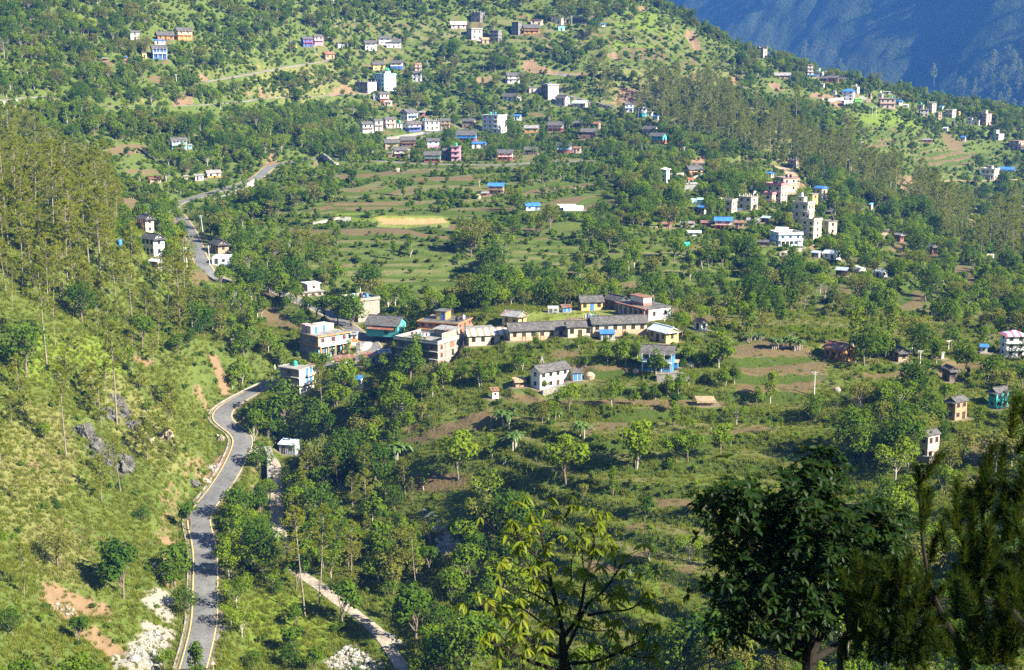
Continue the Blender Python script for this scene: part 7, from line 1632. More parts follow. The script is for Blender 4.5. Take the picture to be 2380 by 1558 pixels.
p = P1(3, 0, 735, 975); bus(p, 100 * .10757 * pxm(p) * 1.05, .52 + math.pi, 'w_whiteblue', 'w_dark', 'white and dark long distance bus parked below the blue hipped ridge house')
MATS['w_limegreen'] = simple('lime_paint', (.18, .50, .06), (.25, .60, .10), 1, .4)
p = P1(3, 0, 835, 955); bus(p, 72 * .10757 * pxm(p), .15, 'w_limegreen', 'w_dark', 'lime green bus parked beside the ridge road')
# people on the road
SKIN = simple('skin', (.24, .13, .08), (.32, .18, .11), 4); HAIR = simple('black_hair', (.012, .010, .009), (.03, .025, .02), 5)
def person(p, turn, top, legs, label, h=1.62, stride=.12):
    root = thing('person', label, 'person', tuple(p), turn, 'people walking on the road')
    J = {'pelvis': (0, 0, .90), 'waist': (0, 0, 1.05), 'chest': (0, 0, 1.28), 'neck': (0, 0, 1.42), 'head': (0, -.02, 1.52), 'crown': (0, 0, 1.64), 'hl': (.09, 0, .86), 'kl': (.10, -stride, .48), 'al': (.10, -stride*.6, .09), 'tl': (.10, -stride*.6 - .16, .04), 'hr': (-.09, 0, .86), 'kr': (-.10, stride*.3, .48), 'ar': (-.10, stride*1.4, .12), 'tr': (-.10, stride*1.4 - .15, .05), 'sl': (.17, 0, 1.36), 'el': (.22, .06, 1.10), 'wl': (.22, -.06, .87), 'fl': (.22, -.10, .76), 'sr': (-.17, 0, 1.36), 'er': (-.22, -.04, 1.10), 'wr': (-.22, -.16, .89), 'fr': (-.22, -.20, .79)}
    E = [('pelvis','waist'),('waist','chest'),('chest','neck'),('neck','head'),('head','crown'),('pelvis','hl'),('hl','kl'),('kl','al'),('al','tl'),('pelvis','hr'),('hr','kr'),('kr','ar'),('ar','tr'),('chest','sl'),('sl','el'),('el','wl'),('wl','fl'),('chest','sr'),('sr','er'),('er','wr'),('wr','fr')]
    rad = dict(pelvis=.14, waist=.12, chest=.14, neck=.05, head=.095, crown=.07, hl=.095, kl=.065, al=.045, tl=.04, hr=.095, kr=.065, ar=.045, tr=.04, sl=.065, el=.045, wl=.032, fl=.028, sr=.065, er=.045, wr=.032, fr=.028)
    ks = list(J); k = h / 1.66; me = bpy.data.meshes.new('body'); me.from_pydata([tuple(c * k for c in J[q]) for q in ks], [(ks.index(a), ks.index(b2)) for a, b2 in E], [])
    ob = put('body', me, root); md = ob.modifiers.new('skin', 'SKIN'); 
    for i, q in enumerate(ks): me.skin_vertices[0].data[i].radius = (rad[q] * k, rad[q] * k); me.skin_vertices[0].data[i].use_root = q == 'pelvis'
    ss = ob.modifiers.new('subdiv', 'SUBSURF'); ss.levels = ss.render_levels = 1
    dg = bpy.context.evaluated_depsgraph_get(); em = bpy.data.meshes.new_from_object(ob.evaluated_get(dg)); ob.modifiers.clear(); ob.data = em
    for m_ in (MATS[top], MATS[legs], SKIN): em.materials.append(m_)
    for f in em.polygons:
        c = f.center / k; f.use_smooth = True
        f.material_index = 2 if (c.z > 1.42 or (abs(c.x) > .19 and c.z < .95) or c.z < .07) else (0 if c.z > .88 else 1)
    hv, hf = tube([(0, .02, 1.50*k), (0, .02, 1.57*k), (0, .01, 1.64*k), (0, 0, 1.69*k)], [.102*k, .112*k, .10*k, .02*k], 10); put('hair', mesh_np('hair', hv, hf, HAIR, True), root)
    return root
for x, y, t, a, b2, lab in [(1852, 700, .3, 'w_redd', 'w_dark', 'person in a dark red top walking at the edge of the road'), (1868, 690, -.2, 'w_blue', 'w_dark', 'person in a blue top walking in the middle of the roadside group'), (1888, 698, .5, 'w_red', 'w_redtrim', 'person in a red dress walking beside the bank')]: person(P1(0, 1, x, y) + np.array([0, 0, .12]), t, a, b2, lab)
person(P1(3, 1, 262, 225) + np.array([0, 0, .1]), .4, 'w_dark', 'w_dark', 'person in dark clothes standing on the earth road of the cream school'); person(P1(3, 1, 352, 160), 1.2, 'w_white', 'w_dark', 'person in a white shirt sitting height on the bank above the earth road', 1.4)
# boulders and rubble of the slip
def boulder(p, rx, ry, rz, mat, seed, name='boulder', amp=.35):
    bm = bmesh.new(); bmesh.ops.create_icosphere(bm, subdivisions=4 if name == 'boulder' else 5, radius=1)
    co = np.array([v.co[:] for v in bm.verts]); n_ = fbm(co[:, 0]*1.3 + seed, co[:, 1]*1.3 + co[:, 2]*1.1, 4, seed); n2 = np.abs(fbm(co[:, 0]*3 + seed + co[:, 2]*2, co[:, 1]*3, 3, seed + 5) - .5)
    f = 1 + amp * (n_ - .5) * 2 - n2 * .5 * amp
    for v, k in zip(bm.verts, f): v.co = Vector((v.co.x * rx * k, v.co.y * ry * k, v.co.z * rz * k))
    me = bpy.data.meshes.new(name); bm.to_mesh(me); bm.free(); me.materials.append(mat); o = put(name, me); o.location = p; return o
MATS['whiterock'] = simple('white_rock', (.17, .16, .14), (.36, .34, .305), 1.4, .9, .8, .1); MATS['darkrock'] = simple('dark_rock', (.035, .034, .032), (.16, .15, .135), .9, .9, 1.0, .25, .2, 8)
MATS['tanrock'] = simple('tan_rock', (.22, .17, .12), (.46, .38, .29), 1.0, .9, .9, .2)
for i, (c, r, x, y, w, hh2, mt, lab) in enumerate([(0,3,1545,955,150,70,'whiterock','biggest white boulder at the head of the gravel wash'), (0,3,1230,1490,130,70,'whiterock','white boulder at the foot of the gravel wash'), (0,3,525,958,46,30,'whiterock','small white block on the upper earth slip'), (0,3,1495,1338,44,34,'whiterock','small white boulder beside the pebble bank'), (0,3,1285,1540,60,50,'tanrock','cream boulder below the white boulder of the wash'), (0,3,1440,1240,90,50,'whiterock','flat pale boulder in the middle of the wash'), (0,2,2295,885,50,22,'whiterock','pale stone on the verge at the middle road bend'), (1,3,80,25,30,26,'whiterock','grey stone beside the gravel track')]):
    p = P1(c, r, x, y); s = pxm(p); o = boulder(p + np.array([0, w*.05*s, .2]), w*.054*s, w*.05*s, hh2*.06*s, MATS[mt], i + 3); o['label'] = lab; o['category'] = 'boulder'; o['group'] = 'boulders of the earth slip'
for i, (c, r, x, y, w, hh2, mt, lab) in enumerate([(0,2,700,870,120,110,'darkrock','small dark rock at the top of the upper crag mass'), (0,2,900,1080,150,170,'darkrock','dark crag between the upper mass and the low crag'), (0,2,1010,1170,110,150,'darkrock','narrow dark crag beside the low crag'), (0,2,1150,760,110,140,'darkrock','grey crag piece below the broken crag'), (0,2,800,960,200,240,'darkrock','dark shadowed crag, upper mass of the crags on the grass slope'), (0,2,1150,1240,160,220,'darkrock','dark crag at the low end of the crags'), (0,2,1080,620,150,180,'darkrock','grey broken crag high above the dark crags'), (0,2,1230,860,130,180,'darkrock','grey crag between the dark crag and the road slope'), (0,2,1000,760,120,150,'darkrock','small dark crag behind the upper crag mass'), (0,2,1530,960,120,150,'tanrock','tan split rock on the slope above the road bend'), (0,2,2050,985,80,120,'tanrock','pale rock face right above the road bend'), (0,2,1780,1390,110,60,'darkrock','grey boulder at the road edge of the lower bend'), (0,2,1890,1370,90,60,'tanrock','tan rock beside the lower bend drain'), (0,2,525,225,45,55,'darkrock','small dark rock near the bright grass shoulder'), (0,2,820,590,60,60,'darkrock','flat grey slab above the crags'), (0,2,1400,1000,60,110,'tanrock','narrow tan rock ledge left of the split rock'), (0,2,975,720,100,110,'darkrock','grey rock under the broken crag'), (0,2,650,880,60,40,'darkrock','pale edged stone at the shady side of the crags')]):
    p = P1(c, r, x, y); s = pxm(p); o = boulder(p + np.array([0, w*.03*s, -hh2*.012*s]), w*.054*s, w*.05*s, hh2*.056*s, MATS[mt], i + 40, 'rock_outcrop', .95); o['label'] = lab; o['category'] = 'rock'; o['group'] = 'rock outcrops on the grass slope'
rgn = np.random.default_rng(21); stones = []
bmr = bmesh.new(); bmesh.ops.create_icosphere(bmr, subdivisions=1, radius=1); rv = np.array([v.co[:] for v in bmr.verts]); rf = np.array([[v.index for v in f.verts] for f in bmr.faces]); bmr.free()
for uvp, n_, sz in ((Z(0,3,[(1180,1400),(1330,1280),(1340,1200),(1560,1190),(1560,1260),(1480,1360),(1500,1500),(1440,1557),(1340,1500)]), 520, .17), (Z(0,3,[(500,930),(700,1000),(690,1070),(540,1020)]), 50, .14), (Z(0,3,[(1020,1440),(1110,1440),(1100,1470),(1030,1470)]), 60, .2), (Z(1,3,[(680,1450),(900,1320),(1000,1400),(1150,1557),(700,1557)]), 220, .24), (Z(1,3,[(1200,1200),(1340,1290),(1370,1360),(1260,1300)]), 120, .18), (Z(1,3,[(1650,330),(1820,420),(1850,500),(1720,500)]), 160, .2), (Z(0,2,[(1920,1200),(2060,1190),(2000,1300)]), 70, .25)):
    w3 = cast(G1, uvp); lo, hi_ = w3[:, :2].min(0), w3[:, :2].max(0); q = rgn.uniform(lo, hi_, (n_ * 2, 2)); q = q[inpoly(w3, q[:, 0], q[:, 1])][:n_]
    zq = HT(q[:, 0], q[:, 1]); sc = sz * rgn.lognormal(0, .45, len(q))
    for (x, y), z, k in zip(q, zq, sc): stones.append((rv * k * rgn.uniform(.6, 1.3, 3) * rgn.uniform(.8, 1.2, (len(rv), 1)) + (x, y, z + k * .3), rf))
sv, sf = join(stones); put('rubble', mesh_np('rubble', sv, sf, MATS['whiterock']), kind='stuff')
# straw stacks, firewood, barrel, fence, signs, posts
def haystack(p, r, h, label):
    root = thing('straw_stack', label, 'haystack', tuple(p), 0, 'straw stacks')
    pr = [(r*.9, -.3), (r, h*.2), (r*.98, h*.5), (r*.7, h*.8), (r*.3, h*.97), (0.02, h)]; v, f = tube([(0, 0, z) for _, z in pr], [q for q, _ in pr], 14); v[:, :2] *= 1 + (R_.uniform(size=(len(v), 1)) - .5) * .15
    part('straw', (v, f), MATS['w_thatch'], root); part('pole', tube([(0, 0, h*.8), (0, 0, h + .6)], [.06, .04], 5), WOOD['brown'], root)
for c, r, x, y, w, hh2, lab in [(1,1,2062,290,60,45,'brown straw stack beside the blue roof field house'), (1,1,1315,38,62,36,'brown straw stack at the back of the top terraced field'), (2,2,720,400,100,60,'straw stack leaning beside the blue door annex'), (2,2,1765,640,110,65,'straw heap beside the collapsed straw pen'), (3,2,640,520,70,40,'low straw heap in the bushes above the field corner'), (2,2,1150,345,60,35,'small straw heap on the path to the bright blue house'), (2,2,1660,290,90,40,'firewood covered straw stack beside the bright blue house')]:
    p = P1(c, r, x, y); s = pxm(p); haystack(p, w*.054*s, hh2*.10757*s, lab)
p = P1(2, 2, 275, 270); s = pxm(p); root = thing('firewood_pile', 'cone of pale firewood poles stacked upright on the slope', 'firewood', tuple(p))
for i in range(22):
    a = i * .9; r0 = 40 * .10757 * s * (.6 + .4 * ((i * 7) % 5) / 5); part('pole', tube([(math.cos(a)*r0, math.sin(a)*r0*.6, -.1), (math.cos(a + 2)*.25, math.sin(a + 2)*.2, 78*.10757*s*(.8 + .05*(i % 5)))], [.08, .05], 5), MATS['bark_pale'], root)
p = P1(0, 1, 1116, 728); o = put('barrel', mesh_np('barrel', *tube([(0, 0, 0), (0, 0, .05), (0, 0, .3), (0, 0, .6), (0, 0, .9), (0, 0, .91)], [.28, .30, .33, .33, .30, .02], 14), MATS['t_blue'], True)); o.location = p; o.scale = (2, 2, 2); o['label'] = 'blue water barrel at the edge of the pines by the white slate house'; o['category'] = 'barrel'
w3 = cast(G1, Z(1, 1, [(1080, 555), (1250, 560), (1430, 568), (1600, 574), (1790, 574)])); ln = smooth_line(w3, 2.2, 1); root = thing('wire_fence', 'thin green wire fence along the near edge of the sports ground', 'fence', tuple(ln[0]))
for q in ln: part('post', bxs([(q[0] - ln[0][0], q[1] - ln[0][1], HT(q[0], q[1]) - ln[0][2] + .9, .09, .09, 2.2)]), MATS['w_greybrick'], root)
for k in (.6, 1.2, 1.8): part('wire', tube(np.stack([ln[:, 0] - ln[0][0], ln[:, 1] - ln[0][1], HT(ln[:, 0], ln[:, 1]) - ln[0][2] + k], -1), np.full(len(ln), .03), 3), MATS['w_greybrick'], root)
p = P1(2, 1, 1570, 740); s = pxm(p); root = thing('net_tunnel', 'bright green shade net stretched over seed beds in the orchard', 'shade net', tuple(p)); MATS['net'] = simple('green_net', (.02, .42, .30), (.05, .52, .38), 1, .6)
Ln = 158 * .10757 * s; v = np.array([[(x, -1.6 + 3.2*k/4, 1.9 - .25*abs(k - 2) + .1*math.sin(x*2 + k)) for k in range(5)] for x in np.linspace(-Ln/2, Ln/2, 12)]).reshape(-1, 3); part('net', (v, grid_faces(12, 5)[:, ::-1]), MATS['net'], root); part('net_side', bxs([(0, -1.6, .8, Ln, .04, 1.3)]), MATS['net'], root)
for i in range(6): part('post', bxs([(-Ln/2 + Ln*i/5, -1.55, .6, .08, .08, 1.9)]), WOOD['brown'], root)
p = P1(3, 1, 2185 - 2380 + 2380 - 20, 738) if False else P1(2, 1, 2170, 738); root = thing('net_tunnel', 'shorter green shade net half buried in orchard trees', 'shade net', tuple(p)); part('net', bxs([(0, 0, 1.2, 110*.10757*pxm(p), 2, .06)]), MATS['net'], root)
for i in (-1, 1): part('post', bxs([(i*50*.10757*pxm(p), 0, .4, .08, .08, 1.7)]), WOOD['brown'], root)
def sign(p, h, label, turn=0, red=True):
    root = thing('road_sign', label, 'road sign', tuple(p), turn, 'triangular road signs'); part('post', tube([(0, 0, -.3), (0, 0, h)], [.05, .05], 6), MATS['pole'], root)
    for k, (r, y, mt) in enumerate([(.62, 0, 'w_red'), (.44, -.03, 'w_white')]):
        a = [math.pi/2 + i*2*math.pi/3 for i in range(3)]; v = np.array([(math.cos(q)*r, y - .02, h + .25 + math.sin(q)*r) for q in a] + [(math.cos(q)*r, y + .01, h + .25 + math.sin(q)*r) for q in a])
        bm = bmesh.new(); vv = [bm.verts.new(q) for q in v]; bm.faces.new(vv[:3]); bm.faces.new(vv[3:][::-1]); [bm.faces.new([vv[i], vv[i + 3], vv[(i + 1) % 3 + 3], vv[(i + 1) % 3]]) for i in range(3)]
        bmesh.ops.recalc_face_normals(bm, faces=bm.faces); me = bpy.data.meshes.new('plate'); bm.to_mesh(me); bm.free(); me.materials.append(MATS[mt]); put('border_plate' if k == 0 else 'face_plate', me, root)
sign(P1(0, 2, 2270, 868), 2.2, 'triangular warning sign on the verge at the middle road bend', .3); sign(P1(1, 3, 1405, 330), 1.2, 'red triangular sign on the grass slope beside the gully', -.3); sign(P1(0, 3, 1985, 1600), 2.0, 'triangular sign at the verge of the straight lower road', .1)
for c, r, x, y, lab in [(1,2,47,510,'black and white striped guard post beside the road below the blue door house'), (1,2,255,290,'striped guard post across the road from the blue door house'), (1,2,176,325,'white stone post on the uphill verge before the blue door house')]:
    p = P1(c, r, x, y); h = (90 if 'black' in lab else 50) * .10757 * pxm(p); root = thing('guard_post', lab, 'guard post', tuple(p), 0, 'guard posts beside the road')
    for i in range(5): part('band', tube([(0, 0, h*i/5 - .002*i), (0, 0, h*(i + 1)/5 - .004)], [.14, .14], 8), MATS['w_white' if i % 2 or 'stone' in lab else 't_black'], root)
    part('cap', tube([(0, 0, h - .004), (0, 0, h + .05)], [.14, .03], 8), MATS['w_white'], root)
# ------------------------------------------------------------------ trees close to the camera
def PXD(u, v, d): return pix_dir(u, v) * d
FL = {'bright': leaf_mat('near_leaf_yellow_green', (.150, .200, .012), (.250, .270, .022), .5, .2), 'dark': leaf_mat('near_leaf_dark', (.007, .020, .004), (.016, .038, .007), .22, .2), 'needle': leaf_mat('near_needles', (.010, .022, .004), (.020, .036, .007), .2, 0)}  # dark and needle colours lowered to deepen the shade on those trees
def leaf_shape(L, w, droop=.35, fold=.25):
    t = np.linspace(0, 1, 5); wd = w * np.sin(np.pi * np.clip(t * .92 + .05, 0, 1)) ** .8; v = []
    for a, b2 in zip(t, wd):
        z = -droop * L * a ** 2; v += [(a * L, -b2, z + fold * b2), (a * L, 0, z), (a * L, b2, z + fold * b2)]
    return np.array(v), grid_faces(5, 3)
def fr_basis(x):
    x = unit(np.asarray(x, float)); up = np.array([0, 0, 1.]) if abs(x[2]) < .95 else np.array([1., 0, 0]); y = unit(np.cross(up, x)); z = np.cross(x, y); return np.stack([x, y, z], 1)
def near_tree(name, label, cat, base, branches, whorls, shape, lmat, bmat, solo=300, rot_rg=None):
    """whorls: list of (position, axis, leaves, elevation, size)"""
    rg = rot_rg or np.random.default_rng(3); root = thing(name, label, cat, tuple(base)); b0 = np.asarray(base)
    for i, (pts, r0, r1) in enumerate(branches):
        part('trunk' if i == 0 else 'branch', tube(np.asarray(pts) - b0, np.linspace(r0, r1, len(pts)), 8), bmat, root)
    lm = mesh_np('leaf', shape[0], shape[1], lmat, True); tr = []
    for p, ax, k, el, sz in whorls:
        B_ = fr_basis(ax); a0 = rg.uniform(0, 6.28)
        for i in range(k):
            a = a0 + 6.283 * i / k + rg.normal() * .2; e = el + rg.normal() * .22
            d = B_[:, 0] * math.sin(e) + (B_[:, 1] * math.cos(a) + B_[:, 2] * math.sin(a)) * math.cos(e)
            d = unit(d); M = fr_basis(d); tw = rg.normal() * .35; c, s = math.cos(tw), math.sin(tw)
            M = M @ np.array([[1, 0, 0], [0, c, -s], [0, s, c]]); tr.append((np.asarray(p) - b0 + d * .01, M, sz * rg.uniform(.75, 1.2)))
    order = rg.permutation(len(tr)); dist = np.array([np.linalg.norm(tr[i][0] + b0) for i in order]); order = order[np.argsort(dist)]
    for i in order[:solo]:
        p, M, s = tr[i]; o = bpy.data.objects.new('leaf', lm); COL.objects.link(o); o.parent = root
        o.matrix_local = Matrix([[*(M[r] * s), p[r]] for r in range(3)] + [[0, 0, 0, 1]])
    rest = order[solo:]
    if len(rest):
        V = [(shape[0] * tr[i][2]) @ tr[i][1].T + tr[i][0] for i in rest]; o = part('foliage', join([(v, shape[1]) for v in V]), lmat, root); o['kind'] = 'stuff'
    return root
def poly3(c, r, pts, d, k=14):
    pts = np.array(pts, float); q = smooth_line(np.concatenate([np.array(Z(c, r, pts[:, :2])), pts[:, 2:3]], 1), 1e9, 3) if False else None
    uv = np.array(Z(c, r, pts[:, :2])); dd = d + pts[:, 2]
    P3 = np.array([PXD(u, v, e) for (u, v), e in zip(uv, dd)])
    for _ in range(2):
        n = [P3[0]]
        for a, b2 in zip(P3[:-1], P3[1:]): n += [a * .75 + b2 * .25, a * .25 + b2 * .75]
        n.append(P3[-1]); P3 = np.array(n)
    return P3
MATS['bark_near'] = simple('near_bark', (.008, .0065, .005), (.022, .018, .014), 6, .95)  # bark colour lowered as well, so the near shade looks deeper
rgt = np.random.default_rng(77)
BR = [([(480,1250,0),(430,1000,-.1),(370,780,-.2),(320,520,-.3),(270,300,-.3),(250,200,-.3),(180,110,-.3)], .05, .012), ([(480,1250,0),(600,1100,.1),(650,950,.2),(680,700,.3),(760,480,.4),(770,250,.4),(742,50,.4)], .045, .008),
  ([(490,1400,0),(610,1150,-.2),(690,940,-.3),(830,850,-.4),(930,720,-.4),(1030,560,-.4),(1042,480,-.4)], .04, .008), ([(700,1050,.3),(900,1010,.4),(1110,1000,.5),(1240,880,.5),(1260,830,.5)], .03, .008), ([(490,1450,0),(300,1400,-.3),(150,1250,-.5),(60,1150,-.6),(-60,1060,-.7)], .05, .010),
  ([(480,1600,.1),(380,1545,-.2),(200,1490,-.4),(0,1400,-.6),(-150,1320,-.8),(-290,1270,-.8)], .055, .010), ([(370,780,-.2),(200,650,-.4),(60,580,-.6),(-70,520,-.7)], .025, .006), ([(320,560,-.3),(150,450,-.5),(40,300,-.6),(10,180,-.6)], .022, .006), ([(440,1000,-.1),(300,900,-.4),(100,800,-.6),(-130,800,-.8)], .026, .006),
  ([(270,300,-.3),(400,200,-.1),(520,120,0),(565,20,0)], .018, .006), ([(680,700,.3),(640,430,.5),(640,230,.6)], .018, .005), ([(490,1500,0),(800,1480,.2),(1000,1390,.3),(1240,1270,.4),(1275,1120,.4)], .04, .008), ([(-60,1060,-.7),(-190,1000,-.8),(-240,880,-.8)], .014, .006), ([(200,650,-.4),(60,420,-.5),(-60,300,-.6)], .016, .006),
  ([(830,850,-.4),(960,880,-.5),(1020,800,-.5)], .014, .006), ([(780,600,.4),(860,420,.3),(890,320,.3)], .014, .005), ([(430,1000,-.1),(560,760,-.3),(545,560,-.3),(600,400,-.3)], .02, .006), ([(150,1250,-.5),(20,1330,-.6),(-120,1450,-.6)], .02, .008), ([(610,1150,-.2),(780,1200,-.3),(930,1180,-.3)], .02, .008), ([(480,1250,0),(250,1100,.3),(120,1000,.5),(20,930,.6)], .03, .008), ([(1000,1390,.3),(1150,1440,.3),(1330,1440,.3)], .016, .007), ([(600,1560,0),(820,1620,0),(1000,1560,0)], .02, .008), ([(200,1490,-.4),(250,1300,-.6),(330,1180,-.6)], .02, .006)]
D0 = 27.0
brs = [(poly3(2, 3, q, D0), r0, r1) for q, r0, r1 in BR]
base = PXD(566, 690, D0); gz = float(HT(base[0], base[1])); foot = np.array([base[0] + .2, base[1], gz - .3])
trunk = np.array([foot, foot + (np.array([base[0], base[1], base[2]]) - foot) * .5 + np.array([.25, 0, 0]), PXD(565, 668, D0), PXD(563, 650, D0), PXD(562, 636, D0)])
BRS = [(trunk, .16, .06)] + brs; wh = []
for pts, r0, r1 in brs:
    L_ = np.concatenate([[0], np.cumsum(np.linalg.norm(np.diff(pts, axis=0), axis=1))]); n_ = max(5, int(L_[-1] / .17))
    wh.append((pts[-1], (0, 0, 1), 8, -.55, 1.0))
    for i in range(n_):
        f = .28 + .70 * (i + rgt.uniform()) / n_; p = np.array([np.interp(f * L_[-1], L_, pts[:, j]) for j in range(3)])
        e = p + rgt.normal(size=3) * (.26, .3, .16) + np.array([0, 0, .20]); e2 = (p + e) / 2 + rgt.normal(size=3) * .05
        BRS.append((np.array([p, e2, e]), .009, .005)); wh.append((e, (rgt.normal() * .3, rgt.normal() * .3, 1), int(rgt.integers(6, 9)), rgt.uniform(-.95, -.25), rgt.uniform(.8, 1.15)))
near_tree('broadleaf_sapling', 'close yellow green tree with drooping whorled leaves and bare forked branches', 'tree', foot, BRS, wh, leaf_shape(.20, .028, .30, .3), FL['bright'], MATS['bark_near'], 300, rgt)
# dark broadleaf tree
D1 = 25.0; wh = []; BRS = []
lobes = [(1905,1095,70,78), (1870,1170,120,90), (1705,1190,95,100), (1650,1165,55,40), (1960,1280,150,120), (1740,1330,115,110), (2040,1230,80,80), (1850,1400,150,110), (2010,1390,110,90), (1690,1450,60,60), (1800,1250,100,110)]
stem_f = [(1870,1600), (1985,1600), (2075,1620)]
cu, cv = 1860 / 2.3242, 690; base = PXD(cu, cv, D1); gz = float(HT(base[0], base[1])); foot = np.array([base[0], base[1] + .3, gz - .3])
fork = PXD(1880 / 2.3242, 1540 / 2.3242, D1); BRS.append((np.array([foot, (foot + fork) / 2 + (.15, 0, 0), fork]), .20, .11)); tips = []
for i, (x, y, rx, ry) in enumerate(lobes):
    c = PXD(x / 2.3242, y / 2.3242, D1 + rgt.uniform(-.5, .5)); r_m = np.array([rx, (rx + ry) * .45, ry]) / 2.3242 * D1 / FPX
    mid = (fork + c) / 2 + rgt.normal(size=3) * .25; BRS.append((np.array([fork, mid, c]), .07, .02))
    nw = int(rx * ry / 85)
    for k in range(nw):
        d = unit(rgt.normal(size=3) + np.array([0, -.15, .15])); p = c + d * r_m * rgt.uniform(.35, 1.0) * (1.3 if rgt.uniform() < .18 else 1); q = c + (p - c) * .35
        if rgt.uniform() < .5: BRS.append((np.array([q, (q + p) / 2 + rgt.normal(size=3) * .05, p]), .014, .007))
        wh.append((p, unit(d * .7 + np.array([0, 0, .6])), int(rgt.integers(6, 10)), rgt.uniform(-.05, .5), rgt.uniform(.75, 1.25)))
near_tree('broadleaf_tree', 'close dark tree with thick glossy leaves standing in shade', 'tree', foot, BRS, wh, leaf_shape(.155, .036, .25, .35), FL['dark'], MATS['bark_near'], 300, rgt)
# pines beside the camera
def shoot_mesh(seed, L=.42, n_=260, nl=.19, w=.0065):
    rg = np.random.default_rng(seed); f = rg.uniform(0, 1, n_); c = np.stack([rg.normal(size=n_) * .006, rg.normal(size=n_) * .006, f * L], -1); a = rg.uniform(0, 6.28, n_); e = rg.uniform(.25, .75, n_) + (1 - f) * .35
    d = np.stack([np.cos(a) * np.sin(e), np.sin(a) * np.sin(e), np.cos(e)], -1); sd = unit(np.cross(d, rg.normal(size=(n_, 3)))) * w; le = nl * rg.uniform(.7, 1.15, n_)[:, None]; bend = np.array([0, 0, -.02])
    v = np.stack([c - sd, c + sd, c + d * le + bend], 1).reshape(-1, 3); return mesh_np('needle_tuft', v, np.arange(n_ * 3).reshape(n_, 3), FL['needle'])
SH = [shoot_mesh(900 + i, .36 + .06 * i) for i in range(3)]
def near_pine(label, d, foot_uv, stems, shoots, seed):
    rg = np.random.default_rng(seed); b = PXD(*foot_uv, d); foot = np.array([b[0], b[1], float(HT(b[0], b[1])) - .3]); root = thing('pine_tree', label, 'pine tree', tuple(foot), 0, 'pines close to the camera')
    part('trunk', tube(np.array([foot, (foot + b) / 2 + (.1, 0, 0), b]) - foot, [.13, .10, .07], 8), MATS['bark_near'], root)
    for pts, r0, r1 in stems:
        P3 = np.array([PXD(u, v, d + e) for u, v, e in pts])
        for _ in range(2):
            n = [P3[0]]
            for a, b2 in zip(P3[:-1], P3[1:]): n += [a * .75 + b2 * .25, a * .25 + b2 * .75]
            n.append(P3[-1]); P3 = np.array(n)
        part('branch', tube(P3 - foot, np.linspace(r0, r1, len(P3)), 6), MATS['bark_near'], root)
    for u, v, e, s, tilt in shoots:
        o = bpy.data.objects.new('needle_tuft', SH[rg.integers(0, 3)]); COL.objects.link(o); o.parent = root; p = PXD(u, v, d + e) - foot
        o.location = p; o.rotation_euler = (rg.normal() * .2, tilt, rg.uniform(0, 6.28)); o.scale = (s, s, s)
def q3(l): return [(768 + x * .1875, 502.5 + y * .1875, e) for x, y, e in l]
st1 = [(q3([(1045,780,0),(960,660,0),(900,540,0),(860,420,0),(840,320,0),(822,200,0),(812,60,0),(806,-80,0)]), .045, .016), (q3([(960,660,0),(850,655,-.2),(780,580,-.3)]), .018, .01), (q3([(1010,508,.1),(900,522,0),(870,560,0)]), .014, .008), (q3([(860,720,.2),(820,780,.1),(740,800,0),(650,790,-.1)]), .016, .008), (q3([(780,896,.2),(720,740,.1),(680,560,0),(668,470,0)]), .026, .012), (q3([(870,360,0),(930,330,-.1),(955,270,-.1)]), .012, .008), (q3([(500,790,.2),(465,650,.1),(440,520,.1)]), .03, .014), (q3([(385,896,.2),(380,760,.2),(420,690,.2)]), .05, .03), (q3([(600,760,.1),(560,820,.1),(540,860,.1)]), .014, .008)]
sh1 = q3([(806,-90,0),(812,0,0),(440,500,.1),(745,440,0),(668,470,0),(880,600,0),(955,270,-.1),(690,720,0),(540,850,.1),(780,580,-.3),(650,790,-.1),(830,800,.1),(760,560,0),(700,600,0),(420,560,.1),(470,600,.1),(860,330,0),(820,160,0),(845,90,0),(600,700,0),(560,640,0),(720,820,0),(640,560,0),(900,700,0),(500,740,0),(640,860,0),(790,700,0),(850,850,0),(460,840,0),(560,560,0),(780,500,0),(700,500,0)])
sh1 = sh1 + [(u_, v_, e_) for u_, v_, e_ in zip(rgt.uniform(845, 960, 55), rgt.uniform(575, 672, 55), rgt.uniform(-.4, .4, 55))]
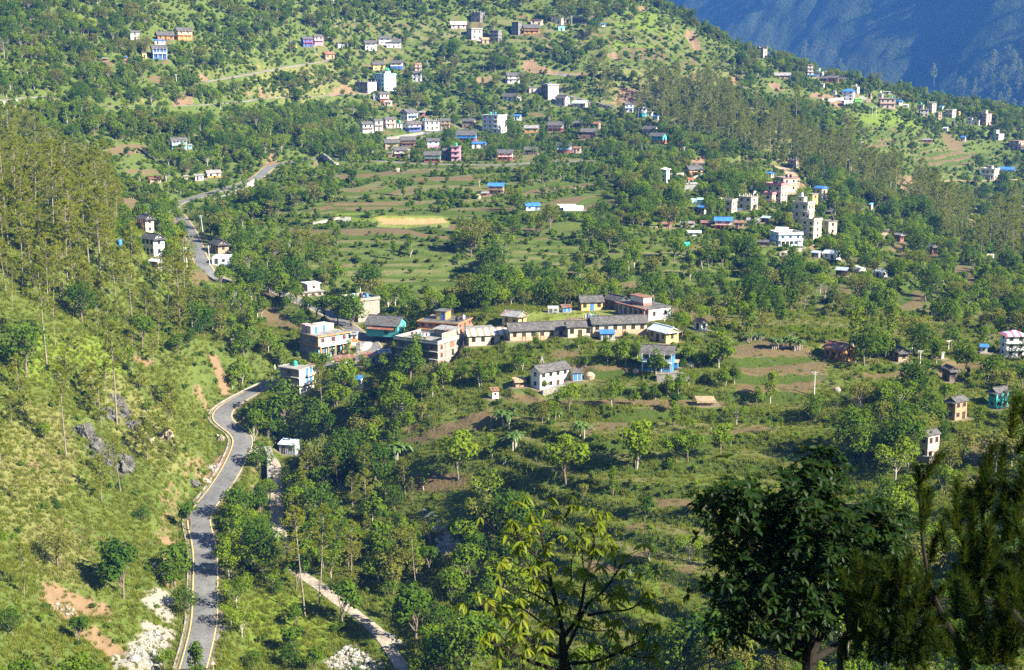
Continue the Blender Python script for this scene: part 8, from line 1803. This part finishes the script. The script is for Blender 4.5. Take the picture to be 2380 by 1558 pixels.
near_pine('close shaded pine with tall spiky tufts beside the dark glossy tree', 21.0, (966, 668), st1, [(u, v, e + rgt.uniform(-.3, .3), 1.15 if i < 6 else rgt.uniform(.8, 1.15), rgt.normal() * .3) for i, (u, v, e) in enumerate(sh1)], 5)
st2 = [(q3([(1400,700,0),(1290,570,0),(1215,430,0),(1165,300,0),(1150,200,0),(1145,60,0),(1130,-80,0)]), .05, .018), (q3([(1400,350,.2),(1240,255,.1),(1150,180,0)]), .022, .012), (q3([(1255,540,0),(1130,530,-.1),(1080,430,-.1),(1066,380,-.1)]), .02, .01), (q3([(1365,80,0),(1330,20,0),(1310,-40,0)]), .03, .016), (q3([(1400,500,.1),(1320,380,.1),(1290,250,.1)]), .03, .014), (q3([(1250,760,.1),(1230,640,.1),(1240,560,.1)]), .02, .01), (q3([(1340,820,.1),(1300,760,.1),(1270,700,.1)]), .02, .01)]
sh2 = q3([(1130,-100,0),(1150,60,0),(1290,-340,0),(1360,-440,0),(1330,-260,0),(1066,350,-.1),(1190,350,0),(1250,640,0),(1210,620,0),(1100,120,0),(1200,120,0),(1240,-100,0),(1180,240,0),(1330,100,0),(1280,200,.1),(1350,300,0),(1310,420,0),(1060,470,0),(1290,640,0),(1350,560,0),(1230,740,0),(1330,740,0),(1200,500,0),(1120,420,0),(1020,150,0),(1090,20,0),(1260,40,0),(1350,0,0),(1300,840,0),(1180,820,0),(1080,700,0),(1130,640,0)])
st2 += [([(1030, 470, 0), (1012, 455, 0), (1009, 446, 0)], .016, .01), ([(1040, 450, 0), (1026, 432, 0), (1023, 416, 0)], .016, .01)]
sh2 = sh2 + [(u_, v_, e_) for u_, v_, e_ in zip(rgt.uniform(955, 1030, 60), rgt.uniform(500, 672, 60), rgt.uniform(-.4, .4, 60))]
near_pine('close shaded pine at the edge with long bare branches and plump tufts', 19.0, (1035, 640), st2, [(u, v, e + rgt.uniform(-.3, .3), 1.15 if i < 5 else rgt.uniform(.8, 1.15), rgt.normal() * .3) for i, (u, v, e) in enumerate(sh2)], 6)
